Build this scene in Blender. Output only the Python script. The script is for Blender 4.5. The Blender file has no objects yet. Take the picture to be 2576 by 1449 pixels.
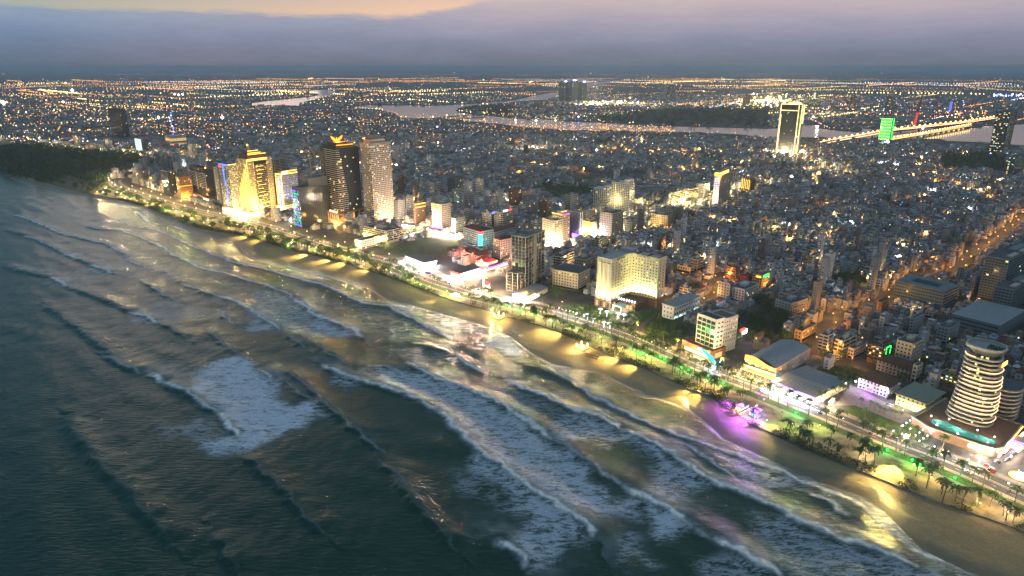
import bpy, math, random, re
import numpy as np
R = math.radians
DEN = True
rng = random.Random(7)
nr = np.random.default_rng(11)
sc = bpy.context.scene
# ---------------------------------------------------------------- camera, world, sun, exposure
CAMH = 280.0; PITCH = R(18.0); FPX = 1718.0; CX = 1288.0; CY = 724.5
cam = bpy.data.cameras.new('camera'); camo = bpy.data.objects.new('camera', cam)
sc.collection.objects.link(camo); sc.camera = camo
camo.location = (0, 0, CAMH); camo.rotation_euler = (R(90) - PITCH, 0, 0)
cam.sensor_width = 36.0; cam.lens = 36.0 * FPX / 2576.0
cam.clip_start = 1.0; cam.clip_end = 200000.0
sc.view_settings.view_transform = 'Standard'; sc.view_settings.look = 'None'
sc.view_settings.exposure = 0.42; sc.view_settings.gamma = 1.0
sc.view_settings.use_curve_mapping = False
sc.render.engine = 'CYCLES'
cy = sc.cycles
cy.max_bounces = 4; cy.diffuse_bounces = 2; cy.glossy_bounces = 2; cy.transparent_max_bounces = 4
cy.transmission_bounces = 2; cy.volume_bounces = 0
cy.sample_clamp_indirect = 1.5; cy.sample_clamp_direct = 0.0
cy.use_denoising = DEN; cy.use_light_tree = True
cy.caustics_reflective = False; cy.caustics_refractive = False
try:
    cy.denoiser = 'OPENIMAGEDENOISE'; cy.denoising_prefilter = 'ACCURATE'
except Exception:
    pass

class NT:
    """tiny node-tree helper"""
    def __init__(s, tree):
        s.t = tree; s.n = tree.nodes; s.l = tree.links
    def a(s, typ, ins=None, **kw):
        nd = s.n.new(typ)
        for k, v in kw.items(): setattr(nd, k, v)
        for k, v in (ins or {}).items():
            if hasattr(v, 'is_linked') or isinstance(v, bpy.types.NodeSocket): s.l.new(v, nd.inputs[k])
            else: nd.inputs[k].default_value = v
        return nd
    def m(s, op, x, y=0.0, z=0.0, clamp=False):
        nd = s.n.new('ShaderNodeMath'); nd.operation = op; nd.use_clamp = clamp
        for i, v in enumerate((x, y, z)):
            if isinstance(v, bpy.types.NodeSocket): s.l.new(v, nd.inputs[i])
            else: nd.inputs[i].default_value = v
        return nd.outputs[0]
    def mix(s, f, a, b, bt='MIX'):
        nd = s.n.new('ShaderNodeMix'); nd.data_type = 'RGBA'; nd.blend_type = bt
        for k, v in ((0, f), (6, a), (7, b)):
            if isinstance(v, bpy.types.NodeSocket): s.l.new(v, nd.inputs[k])
            else: nd.inputs[k].default_value = v if k == 0 else (*v, 1.0)
        return nd.outputs[2]
    def ramp(s, f, stops, interp='LINEAR'):
        nd = s.n.new('ShaderNodeValToRGB'); nd.color_ramp.interpolation = interp
        e = nd.color_ramp.elements
        while len(e) > 1: e.remove(e[-1])
        e[0].position = stops[0][0]; e[0].color = (*stops[0][1], 1)
        for p, c in stops[1:]:
            q = e.new(p); q.color = (*c, 1)
        s.l.new(f, nd.inputs[0]); return nd.outputs[0]
    def mr(s, v, a, b, c=0.0, d=1.0, smooth=False):
        nd = s.n.new('ShaderNodeMapRange'); nd.clamp = True
        if smooth: nd.interpolation_type = 'SMOOTHSTEP'
        for i, x in enumerate((v, a, b, c, d)):
            if isinstance(x, bpy.types.NodeSocket): s.l.new(x, nd.inputs[i])
            else: nd.inputs[i].default_value = x
        return nd.outputs[0]
    def noise(s, vec, scale, detail=3.0, rough=0.5, dist=0.0):
        nd = s.n.new('ShaderNodeTexNoise'); s.l.new(vec, nd.inputs['Vector'])
        nd.inputs['Scale'].default_value = scale; nd.inputs['Detail'].default_value = detail
        nd.inputs['Roughness'].default_value = rough; nd.inputs['Distortion'].default_value = dist
        return nd.outputs[0]

SUN_EL, SUN_AZ = R(4.0), R(-25.0)
world = bpy.data.worlds.new('World'); sc.world = world; world.use_nodes = True
world.node_tree.nodes.clear(); W = NT(world.node_tree)
tc = W.a('ShaderNodeTexCoord').outputs['Generated']
sp = W.a('ShaderNodeSeparateXYZ', {0: tc}).outputs
cn = W.noise(W.a('ShaderNodeMapping', {0: tc, 'Scale': (1.0, 1.0, 6.0)}).outputs[0], 7.0, 6.0, 0.55)
cn2 = W.noise(W.a('ShaderNodeMapping', {0: tc, 'Scale': (1.0, 1.0, 10.0)}).outputs[0], 34.0, 7.0, 0.6)
side = W.mr(sp[0], -0.16, 0.02, 0.0, 0.024, True)
thr = W.m('ADD', W.m('ADD', W.m('MULTIPLY', W.m('SUBTRACT', cn, 0.5), 0.022), 0.064), side)
east = W.mr(sp[1], -0.2, 0.6, 0.0, 1.0, True)           # the glow is in the west, ahead
above = W.ramp(sp[2], [(0.0, (.68, .43, .27)), (0.07, (.68, .44, .31)), (0.11, (.44, .36, .34)), (0.17, (.15, .27, .31)), (0.35, (.14, .26, .31)), (1.0, (.17, .25, .35))])
above_e = W.ramp(sp[2], [(0.0, (.12, .19, .25)), (0.3, (.14, .23, .30)), (1.0, (.16, .24, .36))])
above = W.mix(W.mr(sp[0], -0.1, -0.55), above, W.mix(1.0, above, (.42, .74, .95), 'MULTIPLY'))
ab = W.mix(east, above_e, above)
bank = W.ramp(W.m('ADD', sp[2], W.m('ADD', W.m('MULTIPLY', W.m('SUBTRACT', cn, 0.5), 0.03), W.m('MULTIPLY', W.m('SUBTRACT', cn2, 0.5), 0.014))), [(0.0, (.105, .125, .165)), (0.012, (.13, .15, .20)), (0.035, (.20, .21, .285)), (0.055, (.29, .27, .34)), (0.09, (.46, .37, .38)), (1.0, (.33, .27, .27))])
bank = W.mix(W.mr(sp[0], 0.0, -0.55), bank, W.mix(1.0, bank, (.55, .88, 1.02), 'MULTIPLY'))
fac = W.mr(W.m('ADD', W.m('SUBTRACT', sp[2], thr), W.m('MULTIPLY', W.m('SUBTRACT', cn2, .5), .012)), -0.004, 0.006, 0.0, 1.0, True)
col = W.mix(fac, W.mix(east, W.mix(1.0, bank, (.8, .9, 1.0), 'MULTIPLY'), bank), ab)
sky = W.a('ShaderNodeTexSky', sky_type='NISHITA', sun_disc=False, sun_elevation=R(1.0), sun_rotation=SUN_AZ)
bg = W.a('ShaderNodeBackground', {0: col, 1: 1.0})
bg2 = W.a('ShaderNodeBackground', {0: sky.outputs[0], 1: 0.0})
wo = W.a('ShaderNodeOutputWorld')
ad = W.a('ShaderNodeAddShader', {0: bg.outputs[0], 1: bg2.outputs[0]})
W.l.new(ad.outputs[0], wo.inputs[0])
bg2.inputs[1].default_value = 0.002
try: world.cycles.sampling_method = 'MANUAL'; world.cycles.sample_map_resolution = 512
except Exception: pass
sl = bpy.data.lights.new('sun', 'SUN'); sl.energy = 0.10; sl.angle = R(20); sl.color = (1.0, .72, .55)
so = bpy.data.objects.new('sun', sl); sc.collection.objects.link(so)
so.rotation_euler = (R(90) - SUN_EL, 0, R(180) + SUN_AZ * -1)

# ---------------------------------------------------------------- geometry of the place
cp, spp = math.cos(PITCH), math.sin(PITCH)
def G(u, v, z=0.0):
    x = (u - CX) / FPX; y = -(v - CY) / FPX
    t = (CAMH - z) / (spp - y * cp)
    return (x * t, (cp + y * spp) * t)
def S(u, v, z=0.0): return G(u / 1.590, v / 1.590, z)
def PR(x, y, z=0.0):
    zc = y * cp + (CAMH - z) * spp; yc = y * spp - (CAMH - z) * cp
    return CX + FPX * x / zc, CY - FPX * yc / zc
def K(n):      # the survey sheets the outlines were measured on
    ox, oy = {1: (943.4, 503.1), 2: (1446.5, 628.9), 3: (1635.2, 754.7), 4: (1932, 802.5), 5: (125.8, 314.5), 6: (644, 314.5), 7: (1288, 440.2),
              8: (1932, 440.2), 11: (0, 125.8), 12: (644, 125.8), 13: (1288, 125.8), 14: (1932, 125.8), 15: (1932, 1086.8)}[n]
    return lambda x, y: (ox + x / 4.0, oy + y / 4.0)
SEA = -2.0
def sarr(pts, dx, dy, z=SEA): return np.array([S(x + dx, y + dy, z) for x, y in pts])
SHORE = sarr([(-900, 560), (-300, 610), (0, 655), (60, 715), (130, 745), (200, 757), (250, 775), (330, 785), (400, 795), (460, 812), (560, 832), (640, 870), (720, 905), (790, 940), (880, 955), (960, 975), (1000, 1025), (1080, 1045), (1200, 1075), (1300, 1095), (1400, 1120), (1470, 1145), (1560, 1200), (1640, 1215), (1720, 1240), (1830, 1270), (1960, 1310), (2040, 1345), (2105, 1395), (2200, 1450), (2330, 1475), (2440, 1500), (2510, 1540), (2600, 1580), (2690, 1610), (2770, 1645), (2840, 1700), (2890, 1750), (3000, 1800), (3090, 1845), (3230, 1905), (3360, 1955), (3460, 1985), (3540, 2050), (3640, 2150), (3700, 2205), (3780, 2245), (3870, 2285), (4000, 2330), (4200, 2390), (4900, 2600)], 0, 0)
PROM = sarr([(-900, 550), (-300, 598), (0, 645), (80, 700), (200, 735), (330, 772), (460, 795), (560, 818), (640, 850), (800, 915), (1000, 945), (1150, 1000), (1300, 1030), (1500, 1090), (1620, 1130), (1800, 1200), (1950, 1240), (2050, 1275), (2200, 1310), (2330, 1370), (2460, 1430), (2560, 1465), (2700, 1530), (2830, 1575), (2900, 1630), (3000, 1690), (3100, 1740), (3200, 1790), (3350, 1850), (3480, 1900), (3560, 1930), (3700, 1990), (3850, 2040), (4000, 2090), (4100, 2130), (4800, 2350)], 0, 0, 0)
ROAD = sarr([(640, 655), (560, 685), (500, 703), (450, 722), (470, 748), (520, 765), (620, 795), (700, 825), (900, 868), (1080, 908), (1200, 950), (1380, 1003), (1560, 1050), (1746, 1125), (1818, 1146), (1897, 1172), (2176, 1232), (2394, 1297), (2538, 1345), (2678, 1410), (2837, 1480), (3057, 1558), (3236, 1629), (3415, 1701), (3509, 1740), (3628, 1789), (3800, 1850), (3927, 1905), (4096, 1985), (4700, 2230)], 0, 0, 0)

def seg_dist(P, A, B):
    d = B - A; L2 = max((d * d).sum(), 1e-9)
    t = np.clip(((P - A) @ d) / L2, 0, 1)
    q = P - (A + t[:, None] * d)
    return np.sqrt((q * q).sum(1)), d[0] * (P[:, 1] - A[1]) - d[1] * (P[:, 0] - A[0])
def line_sd(P, L):      # signed distance, + on the left of the running direction
    best = np.full(len(P), 1e9); sg = np.zeros(len(P))
    for i in range(len(L) - 1):
        d, c = seg_dist(P, L[i], L[i + 1]); k = d < best
        best[k] = d[k]; sg[k] = np.sign(c[k])
    return best * sg
def inpoly(P, poly):
    x, y = P[:, 0], P[:, 1]; r = np.zeros(len(P), bool); n = len(poly); j = n - 1
    for i in range(n):
        xi, yi = poly[i]; xj, yj = poly[j]
        c = ((yi > y) != (yj > y)) & (x < (xj - xi) * (y - yi) / (yj - yi + 1e-12) + xi)
        r ^= c; j = i
    return r
def landward(P): return line_sd(P, PROM)   # > 0 inland of the promenade edge
def resample(L, step):
    L = np.array(L, float); d = np.r_[0, np.cumsum(np.hypot(*(L[1:] - L[:-1]).T))]
    n = max(2, int(d[-1] / step) + 1); t = np.linspace(0, d[-1], n)
    return np.c_[np.interp(t, d, L[:, 0]), np.interp(t, d, L[:, 1])]
def smooth(L, k=2):
    L = np.array(L, float)
    for _ in range(k):
        q = [L[0]]
        for a, b in zip(L[:-1], L[1:]): q += [a * .75 + b * .25, a * .25 + b * .75]
        q.append(L[-1]); L = np.array(q)
    return L
def offset(L, d):
    L = np.array(L, float); t = np.gradient(L, axis=0); t /= np.hypot(t[:, 0], t[:, 1])[:, None]
    return L + np.c_[-t[:, 1], t[:, 0]] * d

# ---------------------------------------------------------------- materials
MATS = {}
def mat(name, color=(.3, .3, .3), rough=.8, metal=0.0, var=.25, vscale=.35, spec=.3, bump=0.0, streak=True):
    if name in MATS: return MATS[name]
    m = bpy.data.materials.new(name); m.use_nodes = True; m.node_tree.nodes.clear(); N = NT(m.node_tree)
    o = N.a('ShaderNodeOutputMaterial'); b = N.a('ShaderNodeBsdfPrincipled')
    g = N.a('ShaderNodeNewGeometry').outputs['Position']
    n1 = N.noise(g, vscale, 4.0, .6)
    n2 = N.noise(N.a('ShaderNodeMapping', {0: g, 'Scale': (1.2, 1.2, .12)}).outputs[0], 1.0, 3.0, .6) if streak else n1
    f = N.m('ADD', N.m('MULTIPLY', n1, .5), N.m('MULTIPLY', n2, .5))
    k = N.mr(f, .3, .7, 1.0 - var, 1.0 + var * .5)
    c = N.a('ShaderNodeVectorMath', {0: (*color,), 1: N.a('ShaderNodeCombineXYZ', {0: k, 1: k, 2: k}).outputs[0]}, operation='MULTIPLY').outputs[0]
    N.l.new(c, b.inputs['Base Color']); b.inputs['Roughness'].default_value = rough; b.inputs['Metallic'].default_value = metal
    b.inputs['Specular IOR Level'].default_value = spec
    if bump: N.l.new(N.a('ShaderNodeBump', {'Strength': bump, 'Distance': .3, 'Height': n1}).outputs[0], b.inputs['Normal'])
    N.l.new(b.outputs[0], o.inputs[0]); MATS[name] = m; return m
def em(name, color, strength, sampled=True, base=None):
    if name in MATS: return MATS[name]
    m = bpy.data.materials.new(name); m.use_nodes = True; m.node_tree.nodes.clear(); N = NT(m.node_tree)
    o = N.a('ShaderNodeOutputMaterial'); e = N.a('ShaderNodeEmission', {0: (*color, 1), 1: strength})
    N.l.new(e.outputs[0], o.inputs[0]); MATS[name] = m
    m.cycles.emission_sampling = 'AUTO' if sampled else 'NONE'
    return m
def litwin(name, color, strength):
    """a lit room seen through its window: uneven, with curtains"""
    if name in MATS: return MATS[name]
    m = bpy.data.materials.new(name); m.use_nodes = True; m.node_tree.nodes.clear(); N = NT(m.node_tree)
    o = N.a('ShaderNodeOutputMaterial'); g = N.a('ShaderNodeNewGeometry').outputs['Position']
    k = N.mr(N.noise(g, .9, 2.0), .3, .7, .35, 1.5)
    e = N.a('ShaderNodeEmission', {0: (*color, 1), 1: N.m('MULTIPLY', k, strength)})
    N.l.new(e.outputs[0], o.inputs[0]); MATS[name] = m; m.cycles.emission_sampling = 'NONE'
    return m
def attr_mat(name, rough=.8, emit=0.0, var=.3):
    m = bpy.data.materials.new(name); m.use_nodes = True; m.node_tree.nodes.clear(); N = NT(m.node_tree)
    o = N.a('ShaderNodeOutputMaterial'); a = N.a('ShaderNodeAttribute', attribute_name='Col').outputs['Color']
    if emit:
        e = N.a('ShaderNodeEmission', {0: a, 1: emit}); N.l.new(e.outputs[0], o.inputs[0]); m.cycles.emission_sampling = 'NONE'
    else:
        g = N.a('ShaderNodeNewGeometry').outputs['Position']
        f = N.m('ADD', N.m('MULTIPLY', N.noise(g, .3, 4.0, .65), .5), N.m('MULTIPLY', N.noise(N.a('ShaderNodeMapping', {0: g, 'Scale': (1, 1, .15)}).outputs[0], .9, 3.0, .6), .5))
        k = N.mr(f, .3, .7, 1 - var, 1 + var * .5)
        b = N.a('ShaderNodeBsdfPrincipled', {'Roughness': rough, 'Specular IOR Level': .3})
        N.l.new(N.a('ShaderNodeVectorMath', {0: a, 1: N.a('ShaderNodeCombineXYZ', {0: k, 1: k, 2: k}).outputs[0]}, operation='MULTIPLY').outputs[0], b.inputs['Base Color'])
        N.l.new(b.outputs[0], o.inputs[0])
    MATS[name] = m; return m

M_ATTR = attr_mat('weathered masonry'); M_GLOWA = attr_mat('city lights', emit=1.0)
GLASS = mat('dark window glass', (.03, .035, .04), .12, var=.3, spec=.6)
GLASSB = mat('blue black curtain glass', (.022, .035, .045), .14, var=.4, spec=.6)
WHITE = mat('white render', (.62, .60, .56)); CREAM = mat('cream render', (.56, .48, .36)); GREY = mat('grey render', (.33, .33, .33))
DGREY = mat('dark grey render', (.13, .135, .14)); BEIGE = mat('beige render', (.48, .40, .32)); BROWN = mat('brown stone', (.20, .115, .07))
CONC = mat('raw concrete', (.27, .25, .22), .9, var=.4); ROOFG = mat('grey sheet roof', (.27, .28, .29), .55, metal=.2, var=.3)
ROOFR = mat('dark red tile roof', (.13, .04, .03), .8, var=.4); ROOFB = mat('brown tile roof', (.09, .05, .03), .85, var=.4)
ROOFD = mat('dark flat roof', (.09, .10, .11), .9, var=.4); PINK = mat('pinkish render', (.52, .40, .34)); YEL = mat('ochre render', (.52, .36, .14))
TEAL = mat('grey green render', (.24, .29, .27)); REDW = mat('dark red cladding', (.16, .045, .04)); METAL = mat('galvanised pole', (.25, .25, .25), .4, metal=.7, streak=False)
FRAMEW = mat('white window frame', (.60, .58, .54), .5); BLACKM = mat('black rubber', (.02, .02, .02), .8)
L_GOLD = em('gold light strip', (1.0, .56, .09), 4.2); L_WARM = em('warm lamp', (1.0, .62, .22), 5.0); L_WHITE = em('white lamp', (.92, .93, 1.0), 7.0)
L_AMB = em('orange lamp', (1.0, .42, .08), 7.0); L_BLUE = em('blue light strip', (.06, .14, 1.0), 4.0); L_CYAN = em('cyan light strip', (.06, .8, .85), 2.5)
L_RED = em('red neon', (1.0, .05, .04), 4.0); L_GREEN = em('green uplighter', (.02, 1.0, .10), 4.0); L_PUR = em('violet lamp', (.45, .10, 1.0), 5.0)
L_PINK = em('pale gold light strip', (1.0, .60, .32), 2.2); L_MAG = em('magenta neon', (1.0, .08, .6), 3.0); L_ORG = em('orange emblem tube', (1.0, .32, .02), 3.2)
W_WARM = litwin('warm lit room', (1.0, .66, .22), 1.6); W_YEL = litwin('yellow lit room', (1.0, .8, .25), 1.4); W_COOL = litwin('cool lit room', (.65, .95, .85), 1.2)
W_DIM = litwin('dim lit room', (.9, .55, .22), .45)
LITS = [W_WARM, W_YEL, W_COOL, W_DIM]
# ---------------------------------------------------------------- object helpers
col0 = sc.collection
NAMES = {}
def link(o, parent=None):
    col0.objects.link(o)
    if parent is not None: o.parent = parent
    return o
def props(o, label=None, cat=None, group=None, kind=None):
    if label: o['label'] = label
    if cat: o['category'] = cat
    if group: o['group'] = group
    if kind: o['kind'] = kind
    return o
class MB:
    def __init__(s): s.v = []; s.f = []; s.mi = []; s.mats = []
    def slot(s, m):
        if m not in s.mats: s.mats.append(m)
        return s.mats.index(m)
    def box(s, m, x0, y0, z0, x1, y1, z1):
        b = len(s.v); s.v += [(x0, y0, z0), (x1, y0, z0), (x1, y1, z0), (x0, y1, z0), (x0, y0, z1), (x1, y0, z1), (x1, y1, z1), (x0, y1, z1)]
        s.f += [tuple(b + i for i in q) for q in ((0, 3, 2, 1), (4, 5, 6, 7), (0, 1, 5, 4), (1, 2, 6, 5), (2, 3, 7, 6), (3, 0, 4, 7))]
        s.mi += [s.slot(m)] * 6; return s
    def prism(s, m, poly, z0, z1, top=None):
        b = len(s.v); n = len(poly); top = top or poly
        s.v += [(x, y, z0) for x, y in poly] + [(x, y, z1) for x, y in top]
        s.f += [tuple(b + i for i in reversed(range(n))), tuple(b + n + i for i in range(n))]
        s.f += [(b + i, b + (i + 1) % n, b + n + (i + 1) % n, b + n + i) for i in range(n)]
        s.mi += [s.slot(m)] * (n + 2); return s
    def ring(s, m, outer, inner, z0, z1):
        b = len(s.v); n = len(outer)
        for pl, z in ((outer, z0), (outer, z1), (inner, z1), (inner, z0)): s.v += [(x, y, z) for x, y in pl]
        for k in range(4):
            for i in range(n):
                j = (i + 1) % n; a = b + k * n; c = b + ((k + 1) % 4) * n
                s.f.append((a + i, a + j, c + j, c + i)); s.mi.append(s.slot(m))
        return s
    def tube(s, m, pts, rad, k=6, cap=True):
        pts = [np.array(p, float) for p in pts]; n = len(pts); b = len(s.v)
        rads = rad if hasattr(rad, '__len__') else [rad] * n
        for i, p in enumerate(pts):
            t = pts[min(i + 1, n - 1)] - pts[max(i - 1, 0)]; t /= max(np.linalg.norm(t), 1e-9)
            a = np.cross(t, (0, 0, 1) if abs(t[2]) < .9 else (1, 0, 0)); a /= np.linalg.norm(a); c = np.cross(t, a)
            for j in range(k):
                w = 2 * math.pi * j / k; s.v.append(tuple(p + (a * math.cos(w) + c * math.sin(w)) * rads[i]))
        for i in range(n - 1):
            for j in range(k):
                s.f.append((b + i * k + j, b + i * k + (j + 1) % k, b + (i + 1) * k + (j + 1) % k, b + (i + 1) * k + j)); s.mi.append(s.slot(m))
        if cap:
            s.f.append(tuple(b + j for j in reversed(range(k)))); s.f.append(tuple(b + (n - 1) * k + j for j in range(k))); s.mi += [s.slot(m)] * 2
        return s
    def ball(s, m, x, y, z, r, sz=1.0, k=6):
        b = len(s.v); s.v.append((x, y, z + r * sz))
        for e in (.5, -.5):
            for j in range(k):
                w = 2 * math.pi * (j + (e < 0) * .5) / k; s.v.append((x + r * .87 * math.cos(w), y + r * .87 * math.sin(w), z + r * e * sz))
        s.v.append((x, y, z - r * sz)); e = b + 1 + 2 * k
        for j in range(k):
            q = (j + 1) % k; s.f += [(b, b + 1 + j, b + 1 + q), (b + 1 + j, b + 1 + k + j, b + 1 + q), (b + 1 + q, b + 1 + k + j, b + 1 + k + q), (b + 1 + k + j, e, b + 1 + k + q)]
        s.mi += [s.slot(m)] * (4 * k); return s
    def face(s, m, *pts):
        b = len(s.v); s.v += [tuple(p) for p in pts]; s.f.append(tuple(range(b, b + len(pts)))); s.mi.append(s.slot(m)); return s
    def mesh(s, name):
        me = bpy.data.meshes.new(name); me.from_pydata(s.v, [], s.f)
        for m in s.mats: me.materials.append(m)
        if len(s.mats) > 1: me.polygons.foreach_set('material_index', s.mi)
        me.update(); return me
    def obj(s, name, parent=None, kind=None, smooth=False):
        me = s.mesh(name)
        if smooth: me.polygons.foreach_set('use_smooth', [True] * len(me.polygons))
        o = link(bpy.data.objects.new(name, me), parent)
        if kind: o['kind'] = kind
        return o
def inst(name, me, parent=None, loc=(0, 0, 0), rz=0.0, sc_=None):
    o = link(bpy.data.objects.new(name, me), parent); o.location = loc
    if rz: o.rotation_euler[2] = rz
    if sc_: o.scale = sc_
    return o
def thing(name, label, cat, loc=(0, 0, 0), rz=0.0, group=None):
    o = bpy.data.objects.new(name, None); o.empty_display_size = 1; col0.objects.link(o)
    o.location = loc; o.rotation_euler = (0, 0, rz); return props(o, label, cat, group)
def lamp(kind, loc, power, color, radius=.5, aim=None, cone=60, blend=.5, name='lamp_light', parent=None):
    l = bpy.data.lights.new(name, kind); l.energy = power * (1.4 if kind == 'POINT' else 1.15); l.color = color; l.shadow_soft_size = radius
    if kind == 'SPOT': l.spot_size = R(cone); l.spot_blend = blend
    o = link(bpy.data.objects.new(name, l), parent); o.location = loc
    if aim is not None:
        from mathutils import Vector
        o.rotation_euler = (Vector(aim) - Vector(loc)).to_track_quat('-Z', 'Y').to_euler()
    return o
BOX2D = []
FOOT = []       # footprints of built landmarks, to keep the houses off them
def shore_angle(x, y):
    P = np.array([[x, y]]); best = (1e9, 0)
    for i in range(4, len(ROAD) - 1):
        d = seg_dist(P, ROAD[i], ROAD[i + 1])[0][0]
        if d < best[0]: t = ROAD[i] - ROAD[i + 1]; best = (d, math.atan2(t[1], t[0]))
    return best[1]
class Bld:
    """origin at the corner nearest the sea and the camera; +X inland, +Y along the shore, away"""
    def __init__(s, name, label, cat, k, uL, uC, uR, vB, vT, phi=None, group=None, foot=True):
        q = K(k) if k else (lambda a, b: (a, b))
        uc, vb = q(uC, vB); ul = q(uL, 0)[0]; ur = q(uR, 0)[0]; vt = q(0, vT)[1]
        s.x, s.y = G(uc, vb); s.phi = R(phi) if phi is not None else min(max(shore_angle(s.x, s.y), R(122)), R(146))
        lo, hi = 0.0, 270.0
        for _ in range(40):
            m = (lo + hi) / 2
            if PR(s.x, s.y, m)[1] > vt: lo = m
            else: hi = m
        s.h = lo
        s.d = s.sol(math.cos(s.phi), math.sin(s.phi), ul); s.w = s.sol(math.cos(s.phi - R(90)), math.sin(s.phi - R(90)), ur)
        s.e = thing(name, label, cat, (s.x, s.y, 0), s.phi - R(90), group); s.n = 0; s.dist = math.hypot(s.x, s.y)
        if foot: s.foot(0, 0, s.w, s.d)
        BOX2D.append((ul, ur, vb, vt, math.hypot(s.x, s.y)))
    def sol(s, dx, dy, u):
        k = (u - CX) / FPX; zc = s.y * cp + CAMH * spp; den = dx - k * dy * cp
        t = (k * zc - s.x) / den if abs(den) > 1e-6 else 20
        return min(max(t, 4.0), 140.0)
    def wp(s, x, y):
        c, n = math.cos(s.phi - R(90)), math.sin(s.phi - R(90)); return (s.x + x * c - y * n, s.y + x * n + y * c)
    def foot(s, x0, y0, x1, y1, m=4): FOOT.append(np.array([s.wp(x0 - m, y0 - m), s.wp(x1 + m, y0 - m), s.wp(x1 + m, y1 + m), s.wp(x0 - m, y1 + m)]))
    def box(s, name, m, x0, y0, z0, x1, y1, z1): return MB().box(m, x0, y0, z0, x1, y1, z1).obj(name, s.e)
    def parapet(s, m, x0, y0, x1, y1, z, hh=1.1, t=.35):
        b = MB(); b.box(m, x0, y0, z, x1, y0 + t, z + hh).box(m, x0, y1 - t, z, x1, y1, z + hh).box(m, x0, y0 + t, z, x0 + t, y1 - t, z + hh).box(m, x1 - t, y0 + t, z, x1, y1 - t, z + hh)
        return b.obj('parapet', s.e)
    def windows(s, side, a0, a1, z0, z1, cols, rows, off, ww=1.6, wh=1.7, lit=.12, frame=FRAMEW, glass=GLASS, lits=None, depth=.18, single=None, name='window'):
        """a grid of windows on one wall; side 'S' = sea wall (x=off), 'N' = near wall (y=off), 'W'/'E' the two far walls"""
        lits = lits or LITS; single = (s.dist < 850) if single is None else single
        mb = MB(); key = None
        for i in range(cols):
            for j in range(rows):
                c = a0 + (i + .5) * (a1 - a0) / cols; z = z0 + (j + .5) * (z1 - z0) / rows
                g = rng.choice(lits) if rng.random() < lit else glass
                if single and s.n < 300:
                    k = (round(ww, 2), round(wh, 2), g.name, frame.name); me = WM.get(k)
                    if me is None: me = WM[k] = win_mesh(ww, wh, g, frame).mesh('window')
                    loc, rz = {'S': ((off, c, z), R(-90)), 'N': ((c, off, z), 0), 'W': ((c, off, z), R(180)), 'E': ((off, c, z), R(90))}[side]
                    inst(name, me, s.e, loc, rz); s.n += 1
                else:
                    w, h, p = ww / 2, wh / 2, .12
                    if side == 'S': mb.box(g, off - p, c - w, z - h, off + .02, c + w, z + h)
                    elif side == 'E': mb.box(g, off - .02, c - w, z - h, off + p, c + w, z + h)
                    elif side == 'N': mb.box(g, c - w, off - p, z - h, c + w, off + .02, z + h)
                    else: mb.box(g, c - w, off - .02, z - h, c + w, off + p, z + h)
        if mb.v: mb.obj(name, s.e, 'stuff')
WM = {}
def win_mesh(w, h, g, fr):
    b = MB(); t = .14; w /= 2; h /= 2
    b.box(fr, -w - t, -.14, -h - t, w + t, .02, -h).box(fr, -w - t, -.10, h, w + t, .02, h + t).box(fr, -w - t, -.10, -h, -w, .02, h).box(fr, w, -.10, -h, w + t, .02, h)
    b.box(g, -w, -.05, -h, w, .02, h); return b
def roof_kit(B, x0, y0, x1, y1, z, m=GREY, lift=True):
    """lift head, tanks and plant on a flat roof"""
    w, d = x1 - x0, y1 - y0
    if lift: B.box('lift_head', m, x0 + w * .35, y0 + d * .35, z, x0 + w * .68, y0 + d * .7, z + 3.4)
    for i in range(2):
        px, py = x0 + w * (.15 + .5 * i + rng.uniform(0, .15)), y0 + d * rng.uniform(.1, .3)
        MB().tube(METAL, [(px, py, z), (px, py, z + 1.8)], .8, 8).obj('water_tank', B.e)
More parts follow.
